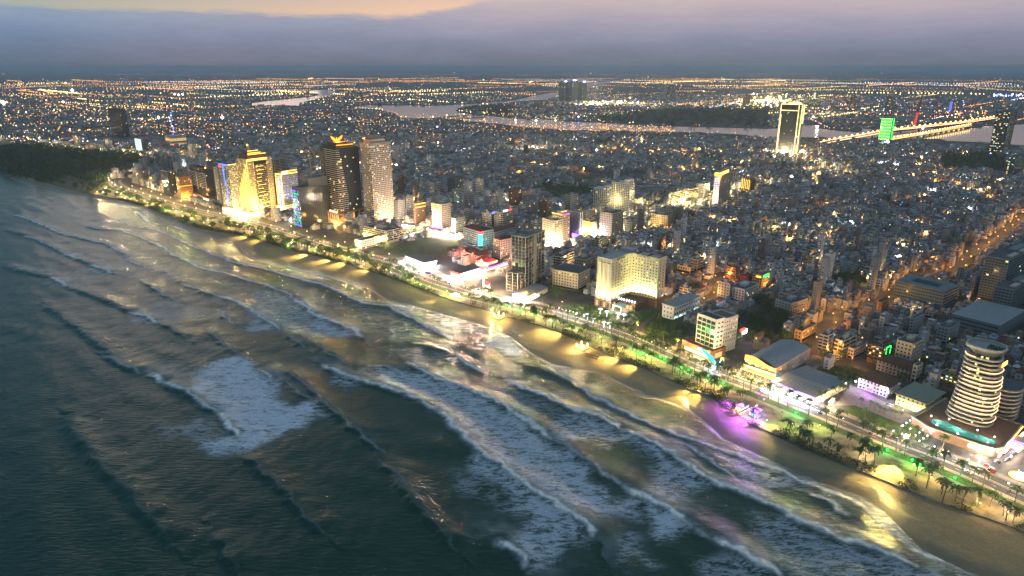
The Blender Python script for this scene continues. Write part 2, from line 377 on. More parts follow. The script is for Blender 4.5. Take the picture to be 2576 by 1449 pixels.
def tower(name, label, cat, k, uL, uC, uR, vB, vT, style='grid', wall=WHITE, fl=3.4, bay=3.4, lit=.12, roof=ROOFD, phi=None, crown=None, base=None, ww=None, wh=None, group=None, kit=True, glass=GLASS, lits=None):
    B = Bld(name, label, cat, k, uL, uC, uR, vB, vT, phi, group); w, d, h = B.w, B.d, B.h
    nf = max(2, round((h - 1) / fl)); z0 = 0.0; F = h / nf
    ww = ww or bay * .5; wh = wh or F * .48
    cx_, cy_ = max(1, round(w / bay)), max(1, round(d / bay))
    core = {'glass': GLASSB}.get(style, wall)
    B.box('wall', core, 0, 0, 0, w, d, h)
    if style == 'grid':
        B.windows('N', .6, w - .6, F, h - .3, cx_, nf - 1, 0, ww, wh, lit, glass=glass, lits=lits); B.windows('S', .6, d - .6, F, h - .3, cy_, nf - 1, 0, ww, wh, lit, glass=glass, lits=lits)
        b = MB(); b.box(glass, .8, -.1, .5, w - .8, .02, F - .7).box(glass, -.1, .8, .5, .02, d - .8, F - .7); b.obj('shopfront', B.e)
    elif style == 'balc':       # deep horizontal balconies, glass behind
        gl = MB(); gl.box(glass, -.05, -.05, F, w + .05, d + .05, h - .5); gl.obj('window_wall', B.e)
        for j in range(1, nf): 
            MBs = MB().box(wall, -1.3, -1.3, j * F, w + .2, d + .2, j * F + 1.15 if F > 2.6 else j * F + .9); MBs.obj('balcony', B.e)
        if lit: B.windows('N', .6, w - .6, F + 1, h, cx_, nf - 1, -.1, ww, wh * .8, lit, glass=GLASS, single=False, name='lit_room'); B.windows('S', .6, d - .6, F + 1, h, cy_, nf - 1, -.1, ww, wh * .8, lit, single=False, name='lit_room')
        for x, y in ((-.9, -.9), (w * .5, -.9), (-.9, d * .5)): B.box('fin', wall, x - .35, y - .35, 0, x + .35, y + .35, h)
    elif style == 'bays':       # piers and dark bays
        b = MB(); b.box(glass, -.05, -.05, F, w + .02, d + .02, h - 1.2); b.obj('window_wall', B.e)
        for i in range(cx_ + 1): B.box('pier', wall, i * (w - .9) / cx_, -.7, 0, i * (w - .9) / cx_ + .9, -.06, h)
        for i in range(1, cy_ + 1): B.box('pier', wall, -.7, i * (d - .9) / cy_, 0, -.06, i * (d - .9) / cy_ + .9, h)
        for j in range(1, nf): B.box('spandrel', wall, -.4, -.4, j * F, w, d, j * F + F * .38)
        B.windows('N', .6, w - .6, F * 1.38, h, cx_, nf - 1, -.1, bay * .66, F * .5, lit, single=False, name='lit_room', lits=lits); B.windows('S', .6, d - .6, F * 1.38, h, cy_, nf - 1, -.1, bay * .66, F * .5, lit, single=False, name='lit_room', lits=lits)
    elif style == 'glass':
        b = MB()
        for j in range(1, nf): b.box(DGREY, -.06, -.06, j * F, w + .06, d + .06, j * F + .25)
        b.obj('spandrel', B.e, 'stuff')
        for i in range(cx_ + 1): B.box('mullion', DGREY, i * (w - .3) / cx_, -.16, 0, i * (w - .3) / cx_ + .3, -.07, h)
        for i in range(1, cy_ + 1): B.box('mullion', DGREY, -.16, i * (d - .3) / cy_, 0, -.07, i * (d - .3) / cy_ + .3, h)
        B.windows('N', .6, w - .6, F * .5, h, cx_, nf - 1, -.02, bay * .7, F * .6, lit, single=False, name='lit_room'); B.windows('S', .6, d - .6, F * .5, h, cy_, nf - 1, -.02, bay * .7, F * .6, lit, single=False, name='lit_room')
    B.parapet(wall, 0, 0, w, d, h); B.box('roof', roof, .4, .4, h, w - .4, d - .4, h + .15)
    if kit and min(w, d) > 6: roof_kit(B, 0, 0, w, d, h + .15, wall)
    return B
# ---------------------------------------------------------------- the setting: land, beach, sea, river, roads
def polar(az, rad, zfun, keep, name, m, attrs=()):
    A, Q = np.meshgrid(az, rad); X = Q * np.sin(A); Y = Q * np.cos(A); P = np.c_[X.ravel(), Y.ravel()]
    na, nq = len(az), len(rad); K_ = keep(P).reshape(nq, na)
    cell = K_[:-1, :-1] | K_[1:, :-1] | K_[:-1, 1:] | K_[1:, 1:]
    iq, ia = np.nonzero(cell); v0 = iq * na + ia
    F = np.c_[v0, v0 + 1, v0 + na + 1, v0 + na]; used = np.unique(F); rm = np.full(na * nq, -1, np.int64); rm[used] = np.arange(len(used))
    F = rm[F]; Pu = P[used]; z, at = zfun(Pu)
    me = bpy.data.meshes.new(name); n = len(Pu); nf = len(F)
    me.vertices.add(n); me.vertices.foreach_set('co', np.c_[Pu, z].astype(np.float32).ravel())
    me.loops.add(nf * 4); me.loops.foreach_set('vertex_index', F[:, ::-1].astype(np.int32).ravel())
    me.polygons.add(nf); me.polygons.foreach_set('loop_start', np.arange(0, nf * 4, 4, dtype=np.int32)); me.polygons.foreach_set('loop_total', np.full(nf, 4, np.int32))
    me.polygons.foreach_set('use_smooth', np.ones(nf, bool)); me.update(calc_edges=True)
    for k, v in at.items():
        a = me.attributes.new(k, 'FLOAT', 'POINT'); a.data.foreach_set('value', v.astype(np.float32))
    me.materials.append(m); o = link(bpy.data.objects.new(name, me)); o['kind'] = 'structure'; return o

def T(off, s, w, *pts): return (sarr(pts, off[0], off[1]), s, w)
A_, B_, C_, D_, E_, F_ = (0, 680), (1000, 900), (200, 1485), (1500, 1485), (2640, 1485), (1900, 1150)
CREST = [   # traced crests: foam strength, height m
 T(A_, .75, .8, (60, 180), (160, 215), (240, 255), (310, 270), (390, 287), (440, 300), (480, 328), (525, 340)), T(A_, .5, .7, (505, 352), (540, 370), (590, 392)),
 T(A_, .6, .7, (335, 222), (400, 238), (470, 240), (540, 262), (600, 285), (655, 310), (680, 335), (740, 362), (800, 392), (860, 405), (930, 420), (1000, 445), (1060, 462), (1110, 480), (1140, 492), (1180, 515)),
 T(A_, 1., 1., (1180, 515), (1230, 555), (1255, 580), (1310, 600), (1370, 622), (1420, 645), (1440, 668)),
 T(A_, .55, .6, (475, 200), (520, 222), (590, 235), (640, 245), (700, 268), (760, 302), (830, 330), (890, 352), (940, 372)),
 T(A_, .8, .8, (940, 372), (1040, 390), (1110, 412), (1170, 430), (1230, 447), (1300, 462), (1360, 488), (1400, 510), (1456, 535), (1530, 538), (1580, 558), (1640, 588), (1700, 620), (1760, 655), (1800, 670)),
 T(B_, .8, .7, (825, 508), (845, 528), (850, 545), (880, 570), (950, 592)), T(B_, .9, .9, (1035, 622), (1060, 635), (1100, 655), (1180, 690), (1260, 725), (1350, 752), (1400, 765), (1456, 790)),
 T(A_, .5, .9, (100, 265), (180, 290), (265, 338)), T(A_, 1., 1., (265, 338), (300, 352)), T(A_, .2, .9, (300, 352), (370, 380)), T(A_, 1., 1., (370, 380), (410, 396), (445, 412)),
 T(A_, 1., 1., (205, 430), (235, 445), (258, 462)), T(A_, .12, 1., (258, 462), (300, 480), (420, 520), (530, 570)), T(A_, 1., 1., (530, 570), (580, 585), (630, 610)), T(A_, .15, 1., (630, 610), (700, 640), (760, 680)),
 T(A_, .4, 1., (725, 455), (790, 480), (870, 505)), T(A_, .8, 1.1, (870, 505), (930, 520), (970, 545), (1030, 582), (1080, 612), (1125, 637)), T(A_, .2, 1.1, (1125, 637), (1180, 680), (1220, 715)),
 T(A_, .9, .4, (545, 165), (595, 208)), T(A_, .8, .4, (690, 225), (740, 240), (760, 255)), T(A_, .35, .9, (560, 435), (600, 465), (660, 505), (710, 525)), T(A_, .4, .7, (655, 395), (690, 430)),
 T(A_, .45, .9, (885, 560), (890, 582), (910, 600), (940, 615)), T(A_, .15, 1., (0, 235), (100, 262)), T(A_, .1, 1.1, (0, 380), (100, 410), (205, 430)), T(A_, .1, 1.1, (180, 540), (270, 600), (340, 650), (420, 720), (520, 790)),
 T(C_, .35, 1.4, (220, -60), (300, -20), (370, 8)), T(C_, 1., 1.4, (405, 12), (430, 20), (450, 38)), T(C_, .7, 1.5, (450, 38), (510, 65), (560, 95), (610, 130), (670, 165)), T(C_, 1., 1.5, (670, 165), (710, 210), (735, 240), (765, 268)),
 T(C_, .18, 1.5, (900, 0), (960, 10), (1050, 80), (1140, 165), (1230, 245), (1330, 330)), T(C_, .7, .8, (830, -5), (870, 15), (895, 45)), T(C_, .08, 1.6, (780, 330), (880, 430), (960, 510), (1040, 590), (1120, 670)),
 T(C_, .15, 1.4, (1320, 360), (1380, 410), (1456, 470), (1500, 530)), T(C_, .04, 1.6, (60, 180), (160, 340), (300, 470), (400, 590), (500, 700)), T(C_, .04, 1.5, (640, 640), (720, 740), (760, 819)),
 T(D_, .8, 1.6, (-215, -25), (-160, 5), (-80, 30), (0, 55), (100, 85), (180, 110), (250, 160)), T(D_, 1., 1.7, (250, 160), (310, 205), (350, 260), (410, 310), (460, 350), (520, 390), (580, 445), (640, 480), (710, 520), (780, 570), (840, 615), (870, 640), (880, 660)),
 T(D_, .85, 1.2, (130, -35), (190, 0), (260, 35), (340, 60), (400, 80), (470, 115), (520, 145), (580, 180), (630, 215), (680, 250), (715, 275)), T(D_, .4, 1.5, (715, 275), (750, 295), (800, 320), (850, 360), (890, 390), (940, 430), (1000, 465)), T(D_, 1., 1.6, (1000, 465), (1050, 490), (1110, 520), (1180, 550), (1230, 590), (1258, 612)),
 T(D_, .4, 1.3, (1258, 612), (1300, 645), (1350, 665)), T(D_, 1., 1.4, (1350, 665), (1400, 690), (1456, 715), (1480, 735), (1540, 770), (1590, 805), (1645, 835)),
 T(B_, .5, .5, (480, 560), (560, 570), (630, 597)), T(D_, .4, .5, (430, 80), (480, 90), (530, 92)),
 T(D_, .8, 1.1, (530, 36), (590, 65), (640, 92), (710, 115), (770, 150), (840, 168), (930, 200), (1000, 235)), T(D_, .9, 1.2, (1000, 235), (1080, 270), (1150, 305), (1210, 350), (1270, 395), (1340, 435), (1400, 460), (1456, 490), (1520, 505), (1600, 545), (1640, 565), (1700, 605), (1780, 645), (1860, 670), (1940, 690), (2020, 725), (2090, 750), (2150, 775)),
 T(D_, .75, .8, (820, 65), (860, 100), (930, 130), (1000, 165), (1060, 195), (1130, 225), (1200, 250), (1250, 265)), T(F_, .8, .7, (760, 570), (830, 598), (870, 605), (930, 635), (1000, 655), (1060, 670), (1110, 695), (1170, 712), (1230, 740), (1330, 780), (1400, 815), (1470, 838), (1530, 865), (1600, 910), (1680, 975), (1740, 1025)),
 T(E_, .9, .5, (1000, 690), (1060, 730), (1130, 755), (1220, 795), (1320, 812), (1400, 835)), T(E_, .55, .8, (50, 270), (120, 310), (190, 350), (250, 390), (310, 430), (345, 445)), T(E_, .75, .8, (590, 475), (660, 515), (720, 550), (750, 570)),
 T(E_, .8, .3, (805, 463), (850, 505), (900, 550), (925, 580), (960, 620), (1000, 665)), T(E_, .5, .2, (175, 215), (215, 240), (270, 285)), T(D_, 1., 1.3, (490, 690), (540, 705), (580, 735), (600, 775)), T(D_, .07, 1.5, (60, 400), (120, 480), (180, 560), (260, 640), (330, 720)),
 T(D_, .3, .3, (990, 35), (1100, 80), (1200, 125), (1270, 165)), T(F_, .35, .25, (620, 390), (700, 430), (790, 460), (860, 490), (930, 530)), T(B_, .7, .3, (1030, 425), (1070, 460), (1105, 510)), T(B_, .5, .4, (560, 408), (578, 425), (572, 455)),
 T(A_, .5, .2, (985, 295), (982, 330), (1020, 360), (1080, 372), (1130, 372), (1200, 398), (1320, 428), (1400, 452), (1456, 478)), T(B_, .35, .3, (560, 300), (640, 312), (720, 342), (830, 372), (960, 412)),
 T(A_, .3, .6, (130, 140), (180, 170)), T(A_, .2, .6, (230, 105), (320, 160)), T(A_, .3, .7, (380, 165), (430, 190)), T(A_, .2, 1., (820, 640), (900, 700), (960, 740)), T(A_, .2, 1., (1130, 620), (1200, 660), (1290, 720), (1420, 800)), T(B_, .25, .9, (60, 560), (150, 640), (240, 700)),
 T(B_, .2, .8, (640, 470), (760, 500), (830, 512)), T(B_, .2, .8, (1110, 560), (1200, 590), (1300, 640), (1390, 700), (1456, 720)), T(F_, .5, .6, (300, 325), (350, 360), (430, 410))]
def Q(off, d, *pts): return (sarr(pts, off[0], off[1]), d)
PATCH = [Q((0, 0), .95, (790, 1490), (870, 1445), (960, 1430), (1010, 1455), (1060, 1500), (1095, 1530), (1110, 1600), (1150, 1615), (1250, 1610), (1300, 1660), (1200, 1720), (1100, 1755), (1020, 1790), (920, 1805), (850, 1815), (780, 1790), (800, 1770), (960, 1755), (920, 1690), (850, 1620), (770, 1550)),
 Q((0, 0), .42, (620, 1680), (700, 1700), (800, 1660), (900, 1700), (950, 1760), (900, 1790), (800, 1790), (760, 1740), (650, 1740)),
 Q(D_, .78, (0, -20), (190, 0), (400, 85), (630, 220), (740, 300), (850, 365), (890, 400), (860, 410), (960, 500), (1080, 510), (1040, 580), (950, 580), (900, 600), (830, 600), (700, 510), (580, 440), (460, 345), (330, 220), (250, 150), (100, 80), (0, 40)),
 Q(D_, .75, (410, 310), (460, 350), (520, 390), (640, 480), (780, 570), (880, 660), (800, 700), (720, 750), (640, 790), (600, 760), (560, 720), (520, 690), (560, 640), (600, 600), (520, 560), (540, 500), (460, 440), (380, 400), (350, 380)),
 Q(D_, .4, (310, 400), (400, 400), (480, 460), (520, 540), (440, 520), (330, 470)), Q(D_, .85, (1060, 500), (1110, 520), (1180, 550), (1258, 612), (1230, 650), (1160, 670), (1100, 640), (1090, 580)), Q(D_, .5, (950, 690), (1020, 630), (1100, 690), (1100, 760), (1000, 800)),
 Q(D_, .7, (700, 220), (740, 175), (840, 170), (1000, 240), (1150, 310), (1270, 400), (1340, 440), (1250, 500), (1190, 520), (1150, 450), (1180, 400), (1100, 340), (1020, 290), (930, 300), (850, 260), (760, 290), (700, 260)), Q(D_, .42, (440, 90), (560, 60), (700, 120), (760, 160), (740, 180), (640, 200), (560, 160)),
 Q(D_, .4, (840, 120), (1000, 175), (1130, 235), (1250, 275), (1300, 330), (1200, 330), (1080, 265), (950, 205), (850, 165)), Q(E_, .62, (250, 325), (400, 375), (560, 430), (600, 455), (500, 460), (400, 470), (330, 440), (280, 400), (230, 370)), Q(E_, .5, (500, 560), (640, 570), (740, 560), (720, 600), (640, 600), (560, 600)),
 Q(E_, .75, (845, 520), (880, 520), (935, 590), (1000, 665), (1060, 730), (1180, 790), (1120, 770), (1010, 720), (900, 640), (860, 580)), Q(E_, .65, (0, 310), (60, 345), (110, 400), (150, 430), (90, 480), (20, 520), (-60, 500), (-20, 400)), Q(E_, .55, (370, 580), (500, 585), (640, 655), (880, 730), (1010, 780), (1080, 760), (1260, 810), (1300, 900), (700, 900), (500, 810), (440, 720), (370, 650)),
 Q(E_, .5, (150, 760), (300, 720), (400, 760), (500, 820), (500, 900), (150, 900)), Q(B_, .55, (0, 250), (120, 270), (200, 320), (300, 380), (440, 440), (420, 450), (300, 447), (150, 430), (100, 400), (0, 370)), Q(B_, .8, (230, 365), (320, 395), (435, 440), (400, 448), (300, 440), (240, 410)), Q(B_, .3, (240, 290), (380, 290), (460, 320), (600, 360), (760, 440), (700, 440), (600, 480), (500, 440), (420, 400), (300, 330)),
 Q(B_, .42, (580, 300), (700, 330), (830, 370), (960, 410), (1060, 450), (1100, 500), (1080, 530), (1000, 500), (940, 440), (800, 420), (640, 360)), Q(B_, .95, (945, 480), (970, 415), (1030, 440), (1105, 510), (1080, 525), (1010, 520)), Q(B_, .42, (0, 85), (80, 105), (200, 145), (350, 185), (450, 210), (490, 245), (430, 260), (330, 230), (150, 180), (30, 150)),
 Q(B_, .6, (340, 590), (420, 605), (480, 630), (400, 650), (330, 640)), Q(B_, .42, (400, 590), (500, 562), (630, 590), (700, 625), (640, 640), (480, 620)), Q(B_, .6, (640, 570), (760, 625), (900, 675), (1000, 720), (1100, 800), (900, 819), (800, 740), (680, 670), (560, 620)), Q(B_, .4, (930, 665), (1030, 640), (1180, 700), (1270, 735), (1260, 780), (1100, 740)),
 Q(B_, .3, (1270, 740), (1456, 800), (1560, 850), (1500, 880), (1350, 800)), Q(B_, .35, (560, 500), (760, 500), (1000, 560), (960, 590), (700, 540)), Q(C_, .4, (1130, 60), (1200, 30), (1240, 40), (1160, 90)), Q(A_, .7, (1000, 600), (1060, 600), (1120, 635), (1060, 650), (990, 640), (950, 630)), Q(A_, .6, (520, 600), (570, 580), (630, 610), (560, 615)), Q(A_, .5, (320, 400), (380, 385), (445, 412), (370, 415)),
 Q(A_, .35, (190, 440), (240, 450), (256, 465), (200, 470)), Q(A_, .3, (560, 540), (700, 520), (860, 560), (870, 600), (700, 610), (620, 590)), Q(A_, .22, (60, 100), (260, 110), (400, 180), (560, 200), (430, 230), (240, 200), (120, 150)), Q(A_, .25, (440, 300), (560, 330), (700, 400), (600, 420), (480, 380)), Q(A_, .3, (900, 440), (1050, 470), (1180, 520), (1000, 520)), Q(A_, .3, (40, 365), (200, 390), (180, 420), (60, 400)),
 Q(B_, .35, (0, 350), (60, 370), (120, 420), (60, 430), (0, 420)), Q(F_, .3, (560, 590), (640, 600), (660, 640), (560, 640)), Q(A_, .55, (1210, 590), (1320, 610), (1440, 655), (1420, 670), (1250, 665), (1150, 620))]
def vnoise(x, y, seed=0):
    def h(i, j): n = np.sin(i * 127.1 + j * 311.7 + seed * 74.7) * 43758.5453; return n - np.floor(n)
    i, j = np.floor(x), np.floor(y); fx, fy = x - i, y - j; fx = fx * fx * (3 - 2 * fx); fy = fy * fy * (3 - 2 * fy)
    return (h(i, j) * (1 - fx) + h(i + 1, j) * fx) * (1 - fy) + (h(i, j + 1) * (1 - fx) + h(i + 1, j + 1) * fx) * fy
def sea_z(P):
    n = len(P); z = np.zeros(n); foam = np.zeros(n); patch = np.zeros(n)
    wx = P[:, 0] + (vnoise(P[:, 0] / 9, P[:, 1] / 9, 3) - .5) * 5 + (vnoise(P[:, 0] / 3, P[:, 1] / 3, 5) - .5) * 2
    wy = P[:, 1] + (vnoise(P[:, 0] / 9, P[:, 1] / 9, 4) - .5) * 5 + (vnoise(P[:, 0] / 3, P[:, 1] / 3, 6) - .5) * 2
    PW = np.c_[wx, wy]
    for L, s, hh in CREST:
        L = smooth(L, 2); lo = L.min(0) - 45; hi = L.max(0) + 45
        k = np.nonzero((PW[:, 0] > lo[0]) & (PW[:, 0] < hi[0]) & (PW[:, 1] > lo[1]) & (PW[:, 1] < hi[1]))[0]
        if not len(k): continue
        d = line_sd(PW[k], L); e = np.minimum(np.hypot(*(PW[k] - L[0]).T), np.hypot(*(PW[k] - L[-1]).T)); tp = np.clip(e / 16, .25, 1)
        ds = -d         # > 0 towards the shore
        z[k] = np.maximum(z[k], hh * 1.5 * tp * np.where(ds > 0, np.exp(-(ds / 4.5) ** 2), np.exp(-(ds / 13) ** 2)))
        fine = vnoise(P[k, 0] / 2.2, P[k, 1] / 2.2, 9)
        wid = 1.2 + 1.6 * s + 1.2 * (vnoise(P[k, 0] / 14, P[k, 1] / 14, 21) - .5)
        foam[k] = np.maximum(foam[k], s * np.exp(-(np.abs(d) / wid) ** 2) * (.65 + .7 * fine) * np.clip(e / 6, .5, 1))
        foam[k] = np.maximum(foam[k], .45 * s * tp * np.where(ds > 0, 0, np.exp(-(-ds / (4 + 9 * s)))) * (.3 + vnoise(P[k, 0] / 6, P[k, 1] / 6, 12)))
    for L, dn in PATCH:
        lo = L.min(0) - 20; hi = L.max(0) + 20
        k = np.nonzero((P[:, 0] > lo[0]) & (P[:, 0] < hi[0]) & (P[:, 1] > lo[1]) & (P[:, 1] < hi[1]))[0]
        if not len(k): continue
        q = P[k] + np.c_[vnoise(P[k, 0] / 12, P[k, 1] / 12, 31) - .5, vnoise(P[k, 0] / 12, P[k, 1] / 12, 32) - .5] * 12
        d = np.abs(line_sd(q, np.vstack([L, L[:1]]))); ins = inpoly(q, L); e = np.where(ins, d, -d)
        patch[k] = np.maximum(patch[k], dn * np.clip((e + 7) / 14, 0, 1))
    sh = line_sd(P, SHORE); dsh = np.clip(-sh, 0, 900)
    # open swell running to the shore, plus chop
    ph = dsh / 5.5 + vnoise(P[:, 0] / 120, P[:, 1] / 120, 40) * 9
    z += (vnoise(P[:, 0] / 25, P[:, 1] / 25, 41) - .5) * 1.0 + (vnoise(P[:, 0] / 7, P[:, 1] / 11, 42) - .5) * .55 + .32 * np.sin(ph) * np.clip(dsh / 60, 0, 1) * vnoise(P[:, 0] / 60, P[:, 1] / 60, 43)
    z *= np.clip(dsh / 25, .05, 1)
    r = np.hypot(P[:, 0], P[:, 1]); z *= np.clip((3500 - r) / 1500, 0, 1)
    edge = np.exp(-(np.abs(dsh - 1.5 - 2 * vnoise(P[:, 0] / 10, P[:, 1] / 10, 50)) / 1.4) ** 2) * .55 * (vnoise(P[:, 0] / 30, P[:, 1] / 30, 51))
    return z + SEA, dict(foam=np.maximum(foam, edge), patch=patch, depth=dsh)
msea = bpy.data.materials.new('sea water and foam'); msea.use_nodes = True; msea.node_tree.nodes.clear(); N = NT(msea.node_tree)
g = N.a('ShaderNodeNewGeometry').outputs['Position']
aF = N.a('ShaderNodeAttribute', attribute_name='foam').outputs['Fac']; aP = N.a('ShaderNodeAttribute', attribute_name='patch').outputs['Fac']; aD = N.a('ShaderNodeAttribute', attribute_name='depth').outputs['Fac']
rot = N.a('ShaderNodeMapping', {0: g, 'Rotation': (0, 0, R(-12)), 'Scale': (.45, 1.25, 1.0)}).outputs[0]
n_f = N.noise(rot, .32, 6.0, .72, .8); n_l = N.noise(rot, .09, 5.0, .65, 1.2); n_s = N.noise(g, 1.6, 4.0, .6)
lace = N.mr(N.m('ADD', N.m('MULTIPLY', n_f, .65), N.m('MULTIPLY', n_l, .35)), .42, .55)
fine = N.mr(n_s, .38, .62, .55, 1.0)
pf = N.m('MULTIPLY', N.m('MULTIPLY', aP, N.mr(N.m('ADD', lace, N.m('MULTIPLY', aP, .8)), .5, 1.35)), fine)
foam = N.m('MAXIMUM', N.m('MULTIPLY', pf, 1.1), N.m('MULTIPLY', aF, N.mr(n_s, .25, .6, .6, 1.1)), clamp=True)
streak = N.m('MULTIPLY', N.mr(N.noise(N.a('ShaderNodeMapping', {0: g, 'Rotation': (0, 0, R(-12)), 'Scale': (.12, .6, 1)}).outputs[0], .5, 5.0, .65), .58, .8), .045)
foam = N.m('ADD', foam, streak, clamp=True)
body = N.mix(N.mr(aD, 0, 220, 1, 0, True), (.0006, .040, .024), (.032, .060, .034))
body = N.mix(N.mr(aD, 0, 22, 1, 0, True), body, (.10, .085, .05))
wave = N.noise(N.a('ShaderNodeMapping', {0: g, 'Rotation': (0, 0, R(-14)), 'Scale': (.32, 1.0, 1.0)}).outputs[0], .42, 6.0, .62)
bmp = N.a('ShaderNodeBump', {'Strength': .75, 'Distance': .9, 'Height': N.m('ADD', wave, N.m('MULTIPLY', foam, .12))}).outputs[0]
b1 = N.a('ShaderNodeBsdfPrincipled', {'Base Color': body, 'Roughness': N.mr(aD, 0, 30, .2, .13), 'IOR': 1.333, 'Specular IOR Level': .38, 'Normal': bmp})
b2 = N.a('ShaderNodeBsdfPrincipled', {'Base Color': N.mix(N.mr(aF, .2, .7), (.74, .76, .84), (.95, .90, .82)), 'Roughness': .9, 'Specular IOR Level': .1, 'Normal': bmp})  # crest foam painted warmer and brighter in place of the city light on it
mx = N.a('ShaderNodeMixShader', {0: foam, 1: b1.outputs[0], 2: b2.outputs[0]}); o = N.a('ShaderNodeOutputMaterial'); N.l.new(mx.outputs[0], o.inputs[0])
az = np.concatenate([np.linspace(-180, -60, 13)[:-1], np.linspace(-60, -46, 15)[:-1], np.linspace(-46, 43, 760), np.linspace(43, 60, 12)[1:], np.linspace(60, 180, 13)[1:]]) * math.pi / 180
rad = np.concatenate([[5, 60, 120, 180, 240], np.geomspace(290, 2600, 800), np.geomspace(2600, 60000, 30)[1:]])
polar(az, rad, sea_z, lambda P: line_sd(P, SHORE) < 14, 'sea', msea)

# beach
msand = bpy.data.materials.new('beach sand'); msand.use_nodes = True; msand.node_tree.nodes.clear(); N = NT(msand.node_tree)
g = N.a('ShaderNodeNewGeometry').outputs['Position']; aW = N.a('ShaderNodeAttribute', attribute_name='wet').outputs['Fac']
nz = N.noise(g, .06, 5.0, .6); n2 = N.noise(g, .5, 5.0, .6); wet = N.mr(N.m('ADD', aW, N.m('MULTIPLY', N.m('SUBTRACT', nz, .5), .9)), .25, .75)
c = N.mix(wet, N.mix(nz, (.38, .28, .14), (.28, .20, .10)), N.mix(nz, (.17, .13, .07), (.12, .095, .055)))
c = N.mix(N.mr(n2, .35, .65, .0, .35), c, (.16, .12, .07))
b = N.a('ShaderNodeBsdfPrincipled', {'Base Color': c, 'Roughness': N.mr(wet, 0, 1, .9, .30), 'Specular IOR Level': .4,
    'Normal': N.a('ShaderNodeBump', {'Strength': N.mr(wet, 0, 1, .7, .2), 'Distance': .5, 'Height': N.noise(g, .8, 4.0, .6)}).outputs[0]})
o = N.a('ShaderNodeOutputMaterial'); N.l.new(b.outputs[0], o.inputs[0])
def beach_z(P):
    s = line_sd(P, SHORE); p = -line_sd(P, PROM); t = np.clip(s / (np.abs(s) + np.abs(p) + 1e-6), 0, 1)
    z = np.where(s > 0, SEA + 1.75 * t ** .8 + .02, SEA + s * .06)
    z = np.where(p < 0, -.06, z); z += (vnoise(P[:, 0] / 5, P[:, 1] / 5, 60) - .5) * .35 * np.clip(s / 15, 0, 1) * (p > 1)
    return z, dict(wet=np.clip(1 - s / 26.0, 0, 1.2))
polar(np.linspace(-50, 46, 380) * math.pi / 180, np.geomspace(290, 3200, 420), beach_z, lambda P: (line_sd(P, SHORE) > -40) & (line_sd(P, PROM) < 4), 'beach', msand)

# land sheet
mland = mat('city ground', (.085, .083, .078), .95, var=.45, vscale=.05, streak=False)
ext = np.vstack([[(-60000, 30000)], PROM, [(60000, -4000), (60000, 60000), (-60000, 60000)]])
mb = MB(); mb.v = [(x, y, 0) for x, y in ext]; mb.f = [tuple(range(len(ext)))[::-1]]; mb.mi = [0]; mb.mats = [mland]
land = mb.obj('ground', kind='structure')
# quay face along the promenade
def strip(name, L, w, z, m, kind='structure', label=None, h=0.0, parent=None, obj=True, mb=None):
    L = np.array(L); a, b = offset(L, w / 2), offset(L, -w / 2); own = mb is None; mb = mb or MB()
    base = len(mb.v)
    for i in range(len(L)):
        mb.v += [(*a[i], z), (*b[i], z)] + ([(*a[i], z - h), (*b[i], z - h)] if h else [])
    k = 4 if h else 2
    for i in range(len(L) - 1):
        q = base + i * k; r = q + k
        mb.f.append((q, q + 1, r + 1, r)); mb.mi.append(mb.slot(m))
        if h: mb.f += [(q + 2, q, r, r + 2), (q + 1, q + 3, r + 3, r + 1)]; mb.mi += [mb.slot(m)] * 2
    return mb.obj(name, parent, kind) if own else mb
RS = resample(smooth(ROAD, 2), 14); PS = resample(smooth(PROM, 1), 10)
asph = mat('asphalt', (.045, .045, .046), .75, var=.3, vscale=.1, streak=False); gsand = mat('trodden garden sand', (.20, .165, .10), .95, var=.7, vscale=.12, streak=False); pave = mat('pale paving', (.20, .175, .14), .85, var=.3, vscale=.3, streak=False)
grassm = mat('mown grass', (.045, .085, .018), .95, var=.6, vscale=.4, streak=False); soil = mat('dark undergrowth soil', (.035, .04, .02), .95, var=.6, vscale=.2, streak=False)
paint = mat('road paint', (.75, .75, .72), .6, streak=False); kerbm = mat('kerb stone', (.22, .20, .17), .8, streak=False)
strip('promenade_wall', offset(PS, -.3), .6, .35, kerbm, h=3.0)
SEAW0 = -1 if line_sd(offset(RS, 5)[len(RS) // 2][None], PROM)[0] > line_sd(offset(RS, -5)[len(RS) // 2][None], PROM)[0] else 1
strip('road', RS, 19, .012, asph)
strip('pavement', offset(RS, SEAW0 * 11.2), 3.2, .13, pave, h=.13); strip('pavement', offset(RS, -SEAW0 * 12.6), 6.0, .13, pave, h=.13)
# everything between pavement and promenade: garden belt on undergrowth soil and paths
gb = MB(); near = RS[(np.hypot(RS[:, 0], RS[:, 1]) < 2300)]
L1 = offset(near, 0); 
def to_prom(p):
    d = np.hypot(*(PS - p).T); return PS[int(d.argmin())]
b = MB()
side_s = -1 if line_sd(np.array([offset(RS, 5)[len(RS) // 2]]), PROM)[0] > line_sd(np.array([offset(RS, -5)[len(RS) // 2]]), PROM)[0] else 1
SEAW = side_s       # sign of offset() that leads towards the sea
inner = offset(near, SEAW * 12.9)
for i, p in enumerate(inner):
    q = to_prom(p); b.v += [(p[0], p[1], .03), (q[0] * .97 + p[0] * .03, q[1] * .97 + p[1] * .03, .03)]
for i in range(len(inner) - 1): b.f.append((2 * i, 2 * i + 1, 2 * i + 3, 2 * i + 2)); b.mi.append(b.slot(gsand))
b.obj('garden_ground', kind='structure')
strip('lawn', offset(RS, SEAW * 17.2), 8.4, .05, grassm)
strip('path', offset(RS, SEAW * 24.0), 4.2, .06, pave)
strip('median', RS, 1.6, .15, kerbm, h=.15)
lm = MB()
